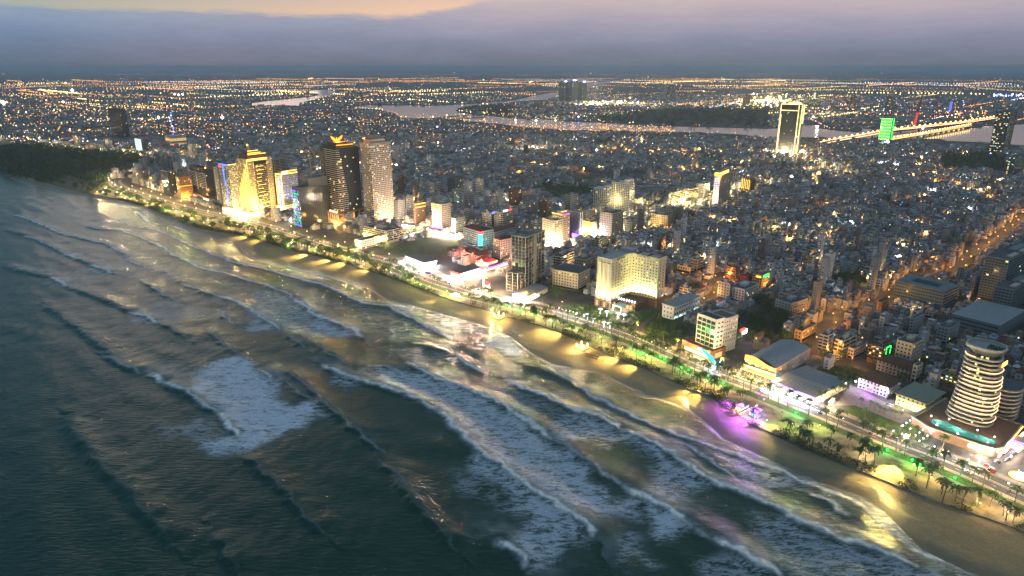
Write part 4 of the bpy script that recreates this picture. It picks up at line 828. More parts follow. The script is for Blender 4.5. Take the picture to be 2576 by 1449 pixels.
for i in range(5): led(B, L_GOLD, [(-1, B.d * (.1 + .2 * i), 6), (-1, B.d * (.1 + .2 * i), B.h)], .3)
# stepped white tower
B = tower('office_tower', 'large white tower with a square window grid stepping down to the left', 'tower', 7, 990, 1172, 1222, 388, 92, 'grid', WHITE, lit=.1, ww=2.3, wh=2.0, bay=4.2, lits=[W_YEL, W_DIM])
hh = B.h * .84; B.box('wing', WHITE, 0, B.d, 0, B.w, B.d * 1.42, hh); B.box('wing', WHITE, 0, B.d * 1.42, 0, B.w, B.d * 2.0, B.h * .74); B.foot(0, B.d, B.w, B.d * 2)
B.windows('S', B.d + .5, B.d * 1.42, 4, hh - 1, 4, 13, 0, 2.3, 2.0, .1); B.windows('S', B.d * 1.42 + .5, B.d * 2 - .5, 4, B.h * .74 - 1, 5, 12, 0, 2.3, 2.0, .1)
B.box('rooftop_block', WHITE, 0, B.d * .1, B.h, B.w, B.d * .2 + 4, B.h + 8); lamp('POINT', (*B.wp(-10, B.d * .7), 25), 16000, (1, .8, .3), 2); led(B, W_YEL, [(-.4, B.d * .78, 6), (-.4, B.d * .78, B.h - 3)], .7)
# violet-lit slim tower
B = tower('hotel_tower', 'slim tower with violet dotted lights and an orange glowing crown', 'tower', 7, 2010, 2066, 2185, 330, 18, 'grid', BEIGE, lit=.03)
for i in range(3):
    for j in range(16): MB().ball(em('lilac lamp', (.72, .62, 1), 4), -.8, B.d * (.18 + .3 * i), 6 + j * B.h * .057, .75).obj('facade_lamp', B.e)
B.box('crown_block', YEL, 1, 1, B.h, B.w * .7, B.d - 1, B.h + 8); sign(B, em('orange crown', (1, .5, .06), 3), 0, 0, B.h + 1, .6, B.d, B.h + 8); sign(B, L_GOLD, 1, 0, B.h + 3, B.w * .7, .6, B.h + 8); lamp('POINT', (*B.wp(-5, -5), B.h + 6), 40000, (1, .5, .1), 2); lamp('POINT', (*B.wp(-14, 6), 8), 90000, (1, .75, .4), 2)
# colonial block lit yellow
B = tower('villa_hotel', 'long low cream colonial hotel lit bright yellow beside the violet-lit tower', 'building', 7, 1575, 1600, 1865, 310, 185, 'balc', CREAM, lit=.2)
for i in range(6): lamp('POINT', (*B.wp(B.w * i / 5, -9), 7), 42000, (1, .74, .28), 1)
for i in range(4): lamp('POINT', (*B.wp(-10, B.d * i / 3), 7), 30000, (1, .74, .28), 1)
B = tower('market_hall', 'small yellow-green lit hall left of the colonial hotel', 'building', 7, 1230, 1290, 1345, 300, 255, 'grid', CREAM, lit=.1); lamp('POINT', (*B.wp(-8, -8), 9), 60000, (1, .85, .3), 1.5)

# --- unfinished frame tower
B = Bld('unfinished_tower', 'unfinished concrete frame tower, open floors and bare columns, by the beach road', 'tower', 1, 1372, 1512, 1702, 905, 385); h = B.h; nf = 16
B.box('core', DGREY, B.w * .3, B.d * .3, 0, B.w * .8, B.d * .8, h)
B.box('stair_shaft', CONC, B.w * .42, -.6, 0, B.w * .56, B.d * .3, h + 1)
for j in range(nf + 1): B.box('floor_slab', CONC, 0, 0, j * h / nf, B.w, B.d, j * h / nf + .45)
for i in range(7):
    for yy in (0, B.d - .8): B.box('column', CONC, (B.w - .8) * i / 6, yy, 0, (B.w - .8) * i / 6 + .8, yy + .8, h)
for i in range(1, 4): B.box('column', CONC, 0, (B.d - .8) * i / 4, 0, .8, (B.d - .8) * i / 4 + .8, h)
b = MB()
for j in range(nf):
    for i in range(6):
        if rng.random() < .8: b.box(GLASSB, (B.w - .8) * i / 6 + .9, .35, j * h / nf + .5, (B.w - .8) * (i + 1) / 6 - .1, .45, (j + 1) * h / nf - .05)
    for i in range(4):
        if rng.random() < .7: b.box(GLASSB, .35, (B.d - .8) * i / 4 + .9, j * h / nf + .5, .45, (B.d - .8) * (i + 1) / 4 - .1, (j + 1) * h / nf - .05)
b.obj('dust_screen', B.e)
B.parapet(CONC, 0, 0, B.w, B.d, h + .5); B.box('lift_head', CONC, B.w * .35, B.d * .3, h + .5, B.w * .7, B.d * .7, h + 5)
for j in range(7):        # lower annex frame towards the sea
    B.box('floor_slab', CONC, -15, 2, j * 4.2, -.1, B.d * .9, j * 4.2 + .4)
for x in (-15, -7.5):
    for y in (2, B.d * .45, B.d * .9 - .7): B.box('column', CONC, x, y, 0, x + .7, y + .7, 25.6)
B.foot(-16, 0, B.w, B.d)
lamp('POINT', (*B.wp(-24, B.d), 12), 30000, (1, .7, .4), 2)
# --- shop at its foot
B = Bld('beach_market', 'low shop with white and red neon fascia at the foot of the frame tower', 'shop', 1, 1385, 1545, 1738, 1020, 955); B.box('wall', CREAM, 0, 0, 0, B.w, B.d, 6)
MB().prism(ROOFG, [(-.8, -.8), (B.w + .8, -.8), (B.w + .8, B.d + .8), (-.8, B.d + .8)], 6, 7.8, [(-.8, B.d * .4), (B.w + .8, B.d * .4), (B.w + .8, B.d * .6), (-.8, B.d * .6)]).obj('roof', B.e)
sign(B, S_C, -1.4, 0, 3.8, -.9, B.d * .75, 5.8); sign(B, L_RED, -1.4, B.d * .05, 6.2, -.9, B.d * .6, 7.2); sign(B, L_AMB, 0, -1.4, 5, B.w * .3, -.9, 7); sign(B, L_BLUE, -1.5, B.d * .6, 5.9, -1, B.d, 6.8); sign(B, S_C, 0, -1.2, .6, B.w * .5, -.9, 3.4, 'shopfront')
for i in range(4): lamp('POINT', (*B.wp(-8, B.d * i / 3), 5), 26000, (1, .8, .7), 1)
# --- small cream hotel
B = tower('small_hotel', 'small cream six-storey hotel with a dark hipped roof left of the L-shaped hotel', 'hotel', 7, 405, 662, 782, 1172, 1000, 'grid', mat('warm cream render', (.56, .47, .36)), fl=3.5, bay=4.2, lit=.05, kit=False, ww=1.5, wh=1.7)
MB().prism(ROOFD, [(-.5, -.5), (B.w + .5, -.5), (B.w + .5, B.d + .5), (-.5, B.d + .5)], B.h + 1.2, B.h + 4.5, [(B.w * .4, B.w * .4), (B.w * .6, B.w * .4), (B.w * .6, B.d - B.w * .4), (B.w * .4, B.d - B.w * .4)]).obj('hip_roof', B.e)
# --- the L-shaped hotel
B = Bld('hotel', 'L-shaped pale hotel floodlit yellow-green, dark DLG HOTEL letters on top', 'hotel', 2, 205, 350, 548, 600, 118, foot=False)
WL = mat('pale yellow hotel render', (.56, .52, .38)); h = B.h; pz = 11.0; PD = mat('brown brick base', (.16, .10, .07))
la, wa = B.w, B.d; wb = 17.0
x2 = la
lb = 0.0     # length of the second wing towards the camera: solve on the picture edge
xx, yy = B.wp(la, 0); sav = (B.x, B.y); B.x, B.y = xx, yy; lb = B.sol(math.cos(B.phi + math.pi), math.sin(B.phi + math.pi), K(2)(812, 0)[0]); B.x, B.y = sav
lb = min(lb, 60)
B.box('wing', WL, 0, 0, pz, la, wa, h); B.box('wing', WL, la + .02, -lb, pz, la + wb, wa, h)
B.box('podium', PD, -1, -1, 0, la, wa + 1, pz); B.box('podium', PD, la + .02, -lb - 1, 0, la + wb + 1, wa + 1, pz); B.box('terrace', PD, la * .3, -lb * .72, 0, la, -1.02, pz - 2)
B.foot(-3, -lb - 3, la + wb + 3, wa + 3)
NF = 13; F = (h - pz) / NF
B.windows('S', .8, wa - .8, pz, h - 1.5, 3, NF, 0, 1.7, 1.7, .12, frame=WL, lits=[W_YEL]); B.windows('N', .8, la - .5, pz, h - 1.5, 7, NF, 0, 1.5, 1.6, .07, frame=WL, lits=[W_YEL])
B.windows('S', -lb + .5, -.5, pz, h - 1.5, 9, NF, la, 1.5, 1.6, .1, frame=WL, lits=[W_YEL, W_COOL, W_WARM]); B.windows('N', la + 1, la + wb - 1, pz, h - 1.5, 2, NF, -lb, 1.8, 1.7, .03, frame=WL)
for j in range(1, NF + 1):
    z = pz + j * F - .35
    B.box('cornice', WL, -.45, -.45, z, la, -.02, z + .3); B.box('cornice', WL, -.45, -.02, z, -.02, wa + .3, z + .3); B.box('cornice', WL, la - .45, -lb - .45, z, la, -.47, z + .3); B.box('cornice', WL, la, -lb - .45, z, la + wb + .3, -lb - .02, z + .3)
for i in range(3):
    MB().prism(WL, [(-1.6, wa * (.12 + .3 * i)), (0, wa * (.06 + .3 * i)), (0, wa * (.30 + .3 * i)), (-1.6, wa * (.24 + .3 * i))], pz, h - 3).obj('bay_window', B.e)
B.parapet(WL, 0, 0, la, wa, h, 2.6); 
for (x0, y0, x1, y1) in ((la, -lb, la + wb, wa),): B.box('parapet', WL, x0 - .3, y0 - .3, h, x0 + .1, -.1, h + 2.6); B.box('parapet', WL, x0 + .1, y0 - .3, h, x1 + .3, y0 + .1, h + 2.6)
RL = mat('pale striped sheet roof', (.42, .40, .38), .6, var=.2)
for i in range(6): B.box('roof_panel', RL, .6 + i * (la - 1) / 6, .6, h + 1.0, .6 + (i + .86) * (la - 1) / 6, wa - .6, h + 1.3)
for i in range(11): B.box('roof_panel', RL if i % 3 else ROOFD, la + .5, -lb + .8 + i * (lb + wa - 1.4) / 11, h + 1.0, la + wb - .6, -lb + .8 + (i + .8) * (lb + wa - 1.4) / 11, h + 1.3)
B.box('stair_head', RL, la + 3, 2, h + 1.4, la + 14, wa - 2, h + 5)
DK = mat('dark sign letters', (.03, .03, .035)); text(B, 'DLG HOTEL', DK, (la * .42, -.5, h - .4), 0, 3.3); text(B, 'DLG HOTEL', DK, (la - .5, -lb * .45, h - .4), R(-90), 3.6)
b = MB()
for i in range(7): b.box(S_DIM if i % 2 else GLASS, 1 + i * la / 8, -1.15, 2, 3.6 + i * la / 8, -.98, 8)
for i in range(4): b.box(S_DIM if i % 2 else GLASS, -1.15, 1 + i * wa / 4, 2, -.98, 3.6 + i * wa / 4, 8)
for i in range(6): b.box(S_DIM if i % 3 else GLASS, la * .3 - .15, -lb * .7 + i * lb / 9, 2, la * .3 + .02, -lb * .7 + 2.6 + i * lb / 9, 7)
b.obj('shopfront', B.e)
# entrance canopy
B.box('canopy_roof', mat('green glass canopy', (.22, .42, .32), .3), la * .3 - 14, -lb * .45, 6.6, la * .3 - .1, -4, 7.4)
for y in (-lb * .45 + .5, -5): B.box('canopy_column', WHITE, la * .3 - 13.4, y, 0, la * .3 - 12.2, y + 1, 6.6)
for i in range(7):
    t = i / 6; x, y = la * .3 + 1.0 + (0 if i > 1 else 0), -lb * .68 + (lb * .68 - 3) * t
    MB().tube(METAL, [(x, y, pz - 2), (x, y, pz)], .12, 5).ball(L_WHITE, x, y, pz + .9, .75, 2.0).obj('terrace_lamp', B.e)
for i in range(5): lamp('SPOT', (*B.wp(la * (.15 + .19 * i), -3.5), pz - 1), 90000, (1, .8, .28), .6, (*B.wp(la * (.15 + .19 * i), 0), h * .9), 78)
for i in range(6): lamp('SPOT', (*B.wp(la - 4.0, -4 - (lb - 5) * i / 5), pz - 1), 90000, (.85, 1, .38) if i > 2 else (1, .82, .28), .6, (*B.wp(la, -4 - (lb - 5) * i / 5), h * .9), 78)
for i in range(4): lamp('SPOT', (*B.wp(-3.4, wa * (.1 + .27 * i)), pz + .2), 40000, (1, .72, .22), .5, (*B.wp(0, wa * (.1 + .27 * i)), h * .8), 70)
for x, y in ((-6, -6), (la * .1, -14), (-8, -20)): lamp('POINT', (*B.wp(x, y), 5), 9000, (1, .9, .6), .6)
HOTEL = B
# --- three-storey wing with eight-storey block
B = Bld('hotel', 'white eight-storey hotel block with dark balcony bays on a brown brick base', 'hotel', 2, 1200, 1388, 1474, 1092, 712, foot=False); h = B.h; ph = 10
B.box('wall', WHITE, 0, 0, ph, B.w, B.d, h); B.box('podium', mat('red brown brick', (.18, .08, .05)), -6, -2, 0, B.w + 3, B.d + 12, ph); B.foot(-8, -4, B.w + 30, B.d + 12)
for i in range(4):
    for j in range(6):
        y = .8 + i * (B.d - 1.6) / 4; z = ph + .8 + j * (h - ph - 2) / 6
        B.box('loggia', GLASS, -.12, y + .4, z + .2, .02, y + (B.d - 1.6) / 4 - .4, z + (h - ph) / 6 - 1.1); B.box('balcony', WHITE, -1.0, y + .2, z - .35, -.14, y + (B.d - 1.6) / 4 * .55, z + .75)
B.windows('N', 1.5, B.w - 1, ph, h - 1, 2, 6, 0, 3.0, 1.6, .0, frame=WHITE)
B.box('rear_wing', WHITE, B.w + .02, 4, 0, B.w + 26, B.d + 2, h - 4); B.windows('N', B.w + 1, B.w + 25, 10, h - 5, 7, 6, 4, 1.4, 1.6, .03); B.box('roof', ROOFD, 1, 1, h, B.w - 1, B.d - 1, h + .3); B.parapet(WHITE, 0, 0, B.w, B.d, h); B.parapet(WHITE, B.w, 4, B.w + 26, B.d + 2, h - 4)
B.box('roof_court', BROWN, B.w + 2, 6, h - 4, B.w + 24, B.d, h - 3.7)
sign(B, S_C, -6.5, 6, 6.5, -6.1, 15, 8.6); sign(B, S_W, -6.3, 2, 1, -6.05, B.d + 8, 4, 'shopfront'); sign(B, S_DIM, 0, -2.3, 1, B.w * .8, -2.05, 6, 'shopfront'); MB().tube(L_GOLD, [(-7, 18, 1.5), (-7.4, 12, 3), (-7, 6, 1.8), (-7.4, 2, 3)], .15, 4).obj('festoon', B.e)
for i in range(3): lamp('POINT', (*B.wp(-11, 2 + 9 * i), 4), 9000, (1, .68, .3), .5)
B = Bld('hotel_annex', 'long white three-storey arcaded annex with a grey roof beside the eight-storey hotel', 'building', 2, 872, 985, 1250, 705, 575, phi=None, foot=True)
B.w = min(B.w, 60); B.box('wall', WHITE, 0, 0, 0, B.w, B.d, B.h); B.box('roof', ROOFG, -.8, -.8, B.h, B.w + .8, B.d + .8, B.h + .9)
B.windows('N', 1, B.w - 1, 3.6, B.h - .4, 11, 2, 0, 2.3, 2.2, .0, frame=WHITE); B.windows('S', 1, B.d - 1, 0, B.h - .4, 3, 3, 0, 1.6, 1.7, .0)
for i in range(5): sign(B, W_COOL, 2 + i * B.w / 5.3, -.2, .6, 2 + (i + .7) * B.w / 5.3, -.02, 3.2, 'shopfront')
lamp('POINT', (*B.wp(B.w * .4, -8), 5), 3500, (.8, 1, .9), .5)
# --- yellow-lit restaurant with the swooping roof
B = Bld('restaurant', 'timber restaurant with a swooping roof and gold-lit terraces', 'restaurant', 3, 945, 1252, 1600, 812, 650); h = min(B.h, 17); YW = mat('honey timber', (.42, .25, .08))
B.box('wall', BEIGE, 0, 0, 0, B.w, B.d, h - 4)
prof = [(t, h - 4 + 4.5 * math.sin(t * 3.9 + .5) * .6 + 2.6 * (1 - t)) for t in np.linspace(0, 1, 10)]
b = MB()
for (t0, a0), (t1, a1) in zip(prof[:-1], prof[1:]):
    y0, y1 = B.d * (1 - t0), B.d * (1 - t1); b.face(YW, (-1.2, y1, h - 5), (-1.2, y0, h - 5), (-1.2, y0, a0 + .8), (-1.2, y1, a1 + .8)); b.face(YW, (-.8, y0, h - 5), (-.8, y1, h - 5), (-.8, y1, a1 + .8), (-.8, y0, a0 + .8)); b.face(YW, (-1.2, y0, a0 + .8), (-.8, y0, a0 + .8), (-.8, y1, a1 + .8), (-1.2, y1, a1 + .8))
b.obj('fascia', B.e)
b = MB()
for i in range(9):
    for j in range(6):
        def rz(i, j): return h - 4 + .2 + 4.6 * math.sin(math.pi * i / 9) * (1 - .3 * j / 6)
        x0, x1 = B.w * j / 6, B.w * (j + 1) / 6; y0, y1 = B.d * i / 9, B.d * (i + 1) / 9
        b.face(ROOFG, (x0, y0, rz(i, j)), (x1, y0, rz(i, j + 1)), (x1, y1, rz(i + 1, j + 1)), (x0, y1, rz(i + 1, j)))
b.obj('roof', B.e)
for z in (3.6, 7.6):
    B.box('terrace_deck', YW, -6 if z < 5 else -3.5, -.5, z, -.02, B.d + .5, z + .4); led(B, L_WARM, [((-6.2 if z < 5 else -3.7), 0, z + .2), ((-6.2 if z < 5 else -3.7), B.d, z + .2)], .22)
for i in range(6): B.box('post', YW, -5.9, B.d * i / 5 - .2, 0, -5.5, B.d * i / 5 + .2, 3.6)
for i in range(4): sign(B, W_YEL, -1.35, B.d * (.1 + .22 * i), 8.6, -1.22, B.d * (.2 + .22 * i), 11, 'window')
sign(B, S_W, -.3, 1, .8, -.05, B.d - 1, 3.2, 'shopfront'); sign(B, S_W, -.3, 1, 4.3, -.05, B.d - 1, 7.0, 'window')
B.windows('N', 4, B.w - 3, 1, h - 5, 5, 2, 0, 1.3, 1.9, .6, lits=[W_COOL]); sign(B, L_RED, 3, -.5, h - 6, 9, -.1, h - 5); sign(B, em('blue lit hoarding', (.05, .35, .6), .8), 3, -.4, 1, 10, -.1, 4, 'hoarding')
for i in range(5): lamp('POINT', (*B.wp(-13, B.d * i / 4), 4), 9000, (1, .7, .3), .5); 
for i in range(4): lamp('POINT', (*B.wp(-4.6, B.d * (.1 + i * .27)), 6.6), 2500, (1, .66, .2), .4)
b = MB()
for i in range(60): b.ball(L_WARM, -8 - 12 * rng.random(), B.d * rng.uniform(-.1, 1.1), 2.6 + rng.random(), .18, k=4)
o = b.obj('festoon_light', B.e, 'stuff')
for i in range(9): MB().tube(L_WARM, [(-21, B.d * i / 9, 1.6), (-21.3, B.d * (i + .8) / 9, 1.6)], .18, 4).obj('fence_light', B.e)
# --- warehouse restaurant
B = Bld('warehouse', 'large low hall with grey sheet roof and a bright violet-white shopfront', 'building', 3, 1222, 1655, 1975, 1062, 985); h = 8
B.box('wall', CREAM, 0, 0, 0, B.w, B.d, h - 1)
nP = 9
for i in range(nP):
    y0, y1 = B.d * i / nP, B.d * (i + .96) / nP
    MB().face(ROOFG, (-1.5, y0, h), (B.w * .42, y0, h + 2.4), (B.w * .42, y1, h + 2.4), (-1.5, y1, h)).face(ROOFG, (B.w * .44, y0, h + 1.6), (B.w + .6, y0, h - .2), (B.w + .6, y1, h - .2), (B.w * .44, y1, h + 1.6)).obj('roof_panel', B.e)
B.box('roof_deck', ROOFD, -1.4, 0, h - 1, B.w, B.d, h - .4); B.box('clerestory', DGREY, B.w * .40, 0, h - .2, B.w * .45, B.d, h + 1.5)
led(B, L_PUR, [(-1.9, 0, h + .1), (-1.9, B.d, h + .1)], .25)
for i in range(8): sign(B, S_C, -.4, B.d * (i + .08) / 8, .6, -.1, B.d * (i + .9) / 8, 4.5, 'shopfront')
for i in range(6): sign(B, W_YEL, B.w * (.05 + .15 * i), -.3, 3.6, B.w * (.17 + .15 * i), -.05, 5.4, 'window')
for x in (.06, .22): sign(B, S_C, B.w * x, -1, 0, B.w * x + .9, -.2, 5.5, 'lit_column')
for i in range(7): lamp('POINT', (*B.wp(-6, B.d * i / 6), 4.5), 8500, (.82, .78, 1), .5)
lamp('POINT', (*B.wp(12, -9), 5), 12000, (1, .9, .7), .6)
# --- motels
def motel(lab, k, uL, uC, uR, vB, vT, rm, hip, wall, floors, lit):
    B = Bld('motel', lab, 'motel', k, uL, uC, uR, vB, vT); h = floors * 3.5
    B.box('wall', wall, 0, 0, 0, B.w, B.d, h)
    for j in range(1, floors): B.box('gallery', wall, -1.3, -1.3, j * 3.5, B.w, B.d, j * 3.5 + .9)
    n = max(3, int(B.d / 6))
    for i in range(n + 1): B.box('post', wall, -1.3, (B.d - .4) * i / n, 0, -.9, (B.d - .4) * i / n + .4, h)
    B.windows('S', .5, B.d - .5, 0, h, n * 2, floors, 0, 1.6, 1.8, lit); B.windows('N', .5, B.w - .5, 0, h, max(2, int(B.w / 4)), floors, 0, 1.5, 1.7, lit)
    e = 1.8
    if hip: MB().prism(rm, [(-e, -e), (B.w + e, -e), (B.w + e, B.d + e), (-e, B.d + e)], h, h + 4.2, [(B.w * .45, B.w * .45), (B.w * .55, B.w * .45), (B.w * .55, B.d - B.w * .45), (B.w * .45, B.d - B.w * .45)]).obj('hip_roof', B.e)
    else: B.box('roof', rm, -e, -e, h, B.w + e, B.d + e, h + .5)
    return B
B = motel('white three-storey motel with a brown hipped roof and a violet entrance canopy', 4, 905, 1192, 1312, 792, 640, ROOFB, True, WHITE, 3, .1)
MB().box(L_PUR, -5, B.d * .42, 3.2, -1.5, B.d * .62, 3.7).obj('canopy', B.e); MB().box(L_MAG, -5.2, B.d * .42, 3.8, -5.0, B.d * .62, 5).obj('sign', B.e)
for y in (-1.5, B.d + 1.5): MB().tube(METAL, [(-3, y, 0), (-3, y, 6)], .12, 5).ball(em('violet white globe', (.72, .7, 1), 9), -3, y, 6.6, .9).obj('corner_lamp', B.e); lamp('POINT', (*B.wp(-4, y), 7.5), 9000, (.75, .7, 1), .6)
lamp('POINT', (*B.wp(-9, B.d * .5), 3.5), 5000, (.6, .25, 1), .5)
B = motel('brown-roofed motel behind the white three-storey one', 4, 1090, 1405, 1500, 612, 520, ROOFB, True, BEIGE, 3, .05)
B = motel('long yellow-lit beige motel with galleries under a flat grey-green roof', 4, 1282, 1562, 1742, 962, 830, mat('grey green sheet roof', (.23, .25, .19), .7), False, mat('yellowish render', (.50, .42, .22)), 3, .12)
for i in range(4): lamp('POINT', (*B.wp(-4, B.d * (.1 + .27 * i)), 4), 2400, (1, .85, .4), .4)
for i in range(3): lamp('POINT', (*B.wp(B.w * (.2 + .3 * i), -5), 4), 2600, (1, .78, .25), .4)
for i in range(3): sign(B, W_COOL, -.25, B.d * (.12 + .3 * i), .8, -.05, B.d * (.26 + .3 * i), 3, 'shopfront')
B = motel('cream gabled house with dark brown roof behind the yellow-lit motel', 4, 1630, 1805, 1925, 895, 790, ROOFB, True, CREAM, 2, .02)
# --- U-shaped red-roofed hotel, cyan column
B = tower('hotel', 'pale hotel wing with a cyan glowing stair column under red neon', 'hotel', 1, 890, 1062, 1192, 480, 325, 'grid', WHITE, lit=.06, kit=False)
MB().prism(ROOFR, [(-1, -1), (B.w + 1, -1), (B.w + 1, B.d + 1), (-1, B.d + 1)], B.h + 1.2, B.h + 5, [(B.w * .4, 6), (B.w * .6, 6), (B.w * .6, B.d - 6), (B.w * .4, B.d - 6)]).obj('hip_roof', B.e)
for j in range(6): MB().prism(L_CYAN, [(-2.5, -.5), (-.5, -2.5), (2.5, -2.5), (2.2, -.1), (-.1, 2.2), (-2.5, 2.2)], 4 + j * 3.6, 6.6 + j * 3.6).obj('stair_window', B.e)
sign(B, L_RED, -3, -3, B.h - 3, 4, -2.6, B.h + .5); sign(B, L_RED, -3, -2.6, B.h - 3, -2.6, 4, B.h + .5); lamp('POINT', (*B.wp(-6, -6), 12), 22000, (.2, .95, .8), 1); lamp('POINT', (*B.wp(-6, -6), B.h), 12000, (1, .08, .08), 1)
B = tower('hotel', 'pinkish seven-storey hotel wing with a dark red roof left of the frame tower', 'hotel', 1, 1190, 1262, 1400, 612, 410, 'grid', PINK, lit=.08, kit=False)
MB().prism(ROOFR, [(-1, -1), (B.w + 1, -1), (B.w + 1, B.d + 1), (-1, B.d + 1)], B.h + 1.2, B.h + 4.6, [(4, B.d * .45), (B.w - 4, B.d * .45), (B.w - 4, B.d * .55), (4, B.d * .55)]).obj('hip_roof', B.e)
B = tower('hotel', 'long dark-red-roofed hotel wing running inland behind the pinkish wing', 'hotel', 1, 1125, 1200, 1480, 400, 330, 'grid', WHITE, lit=.04, kit=False)
B.box('roof', ROOFR, -1, -1, B.h + 1.2, B.w + 1, B.d + 1, B.h + 2.4)
def gabled(nm, lab, cat, k, uL, uC, uR, vB, vT, wall, rm, hh, nd=2):
    B = Bld(nm, lab, cat, k, uL, uC, uR, vB, vT); B.box('wall', wall, 0, 0, 0, B.w, B.d, hh)
    MB().prism(rm, [(-1, -1), (B.w + 1, -1), (B.w + 1, B.d + 1), (-1, B.d + 1)], hh, hh + 5, [(B.w * .45, 4), (B.w * .55, 4), (B.w * .55, B.d - 4), (B.w * .45, B.d - 4)]).obj('hip_roof', B.e)
    for i in range(nd):
        y = B.d * (i + .5) / nd; b = MB(); b.face(wall, (-1.6, y + 4, hh), (-1.6, y - 4, hh), (-1.6, y, hh + 4.2)); b.face(rm, (-1.7, y - 4.4, hh - .2), (B.w * .4, y, hh + 4.4), (-1.7, y, hh + 4.6)); b.face(rm, (-1.7, y + 4.4, hh - .2), (-1.7, y, hh + 4.6), (B.w * .4, y, hh + 4.4)); b.obj('gable', B.e)
    B.windows('S', .5, B.d - .5, 0, hh, max(3, int(B.d / 4)), max(2, int(hh / 4)), 0, 1.4, 1.8, .1); B.windows('N', .5, B.w - .5, 0, hh, max(2, int(B.w / 4)), max(2, int(hh / 4)), 0, 1.4, 1.8, .1); return B
B = gabled('guest_house', 'red-roofed gabled guest house with a red neon sign', 'hotel', 1, 865, 1040, 1170, 655, 560, mat('rosy render', (.5, .33, .25)), ROOFR, 14)
sign(B, L_RED, -1.6, B.d - 9, 11.5, -1.1, B.d - 1, 13.8); lamp('POINT', (*B.wp(-6, B.d - 5), 12), 26000, (1, .08, .05), 1)
B = gabled('guest_house', 'small pink house with a bright red roof beside the gabled guest house', 'house', 1, 1020, 1140, 1228, 690, 610, PINK, mat('bright red tile roof', (.30, .03, .03)), 9, 1)
lamp('POINT', (*B.wp(-5, 2), 6), 14000, (1, .3, .3), 1)
# --- neon restaurants
def resto(lab, k, uL, uC, uR, vB, vT, m1, m2, m3, hh=6.5, lc=(1, .85, .75), pw=16000):
    B = Bld('seafood_restaurant', lab, 'restaurant', k, uL, uC, uR, vB, vT); B.box('wall', CREAM, 0, 0, 0, B.w, B.d, hh)
    B.box('roof', ROOFD, -1.5, -1.5, hh, B.w + 1, B.d + 1, hh + .5)
    sign(B, m1, -1.9, -1.5, hh - 1.6, -1.55, B.d, hh + .3, 'fascia'); sign(B, m2, -1.5, -1.9, hh - 1.6, B.w, -1.55, hh + .3, 'fascia')
    sign(B, m3, -.3, .5, .6, -.05, B.d - .5, hh - 2.2, 'shopfront'); sign(B, m3, .5, -.3, .6, B.w - .5, -.05, hh - 2.2, 'shopfront')
    n = 3
    for i in range(n): lamp('POINT', (*B.wp(-7, B.d * i / (n - 1)), 5), pw, lc, .8)
    lamp('POINT', (*B.wp(B.w * .5, -7), 5), pw, lc, .8); return B
resto('low white and blue dazzling seafood restaurant beside the dark lot', 1, 318, 500, 618, 680, 610, S_C, em('ice blue fascia', (.6, .8, 1), 6), S_W, 7, (.95, .9, 1), 60000)
resto('red and white neon seafood restaurant at the junction', 1, 765, 860, 1050, 790, 720, L_RED, S_C, S_W, 7, (1, .75, .65), 40000)
resto('row of neon eateries running inland past the frame tower', 1, 1100, 1130, 1360, 715, 665, L_RED, L_MAG, S_W, 5, (1, .5, .4), 26000)
# sign gantry by the junction
x, y = G(*K(1)(1095, 905)); t = thing('sign_pylon', 'orange and white neon sign pylon beside the junction', 'sign', (x, y, 0), R(40))
MB().box(S_C, -.6, -1, 2, .6, 1, 17).obj('column', t); MB().box(L_RED, -1, -14, 11, 0, -1.2, 13).obj('fascia', t); MB().box(S_W, -1, -14, 6, 0, -1.2, 8).obj('fascia', t); MB().box(L_GOLD, -1, -7, 17.5, 0, 2, 19.5).obj('sign', t); MB().box(METAL, -.9, -14, 0, -.3, -13.4, 13).obj('post', t)
lamp('POINT', (x - 6, y - 4, 9), 60000, (1, .7, .5), 1)
# villas left of the dark lot
B = tower('villa_hotel', 'yellow-lit four-storey courtyard hotel with dark roof below the beige tower', 'hotel', 6, 1092, 1322, 1442, 1195, 1072, 'balc', CREAM, lit=.3, lits=[W_YEL])
for i in range(4): lamp('POINT', (*B.wp(-5, B.d * i / 3), 7), 16000, (1, .75, .25), .6)
MB().ball(L_WARM, -2, B.d * .45, B.h + 3, 1.4).obj('roof_lamp', B.e)
B = tower('villa_hotel', 'low white villa with a dark flat roof and a small gold sign', 'building', 6, 1000, 1062, 1322, 1250, 1170, 'grid', WHITE, lit=.1, kit=False); sign(B, L_GOLD, B.w * .5, -.6, B.h + .5, B.w * .7, -.2, B.h + 2.2); lamp('POINT', (*B.wp(-6, 4), 4), 14000, (1, .75, .3), .6); lamp('POINT', (*B.wp(B.w * .6, -6), 5), 6000, (1, .75, .3), .6)
B = tower('villa_hotel', 'long low row of lit shop verandas behind the courtyard hotel', 'building', 6, 1432, 1445, 1700, 1140, 1075, 'balc', YEL, lit=.4, kit=False, lits=[W_YEL, W_WARM])
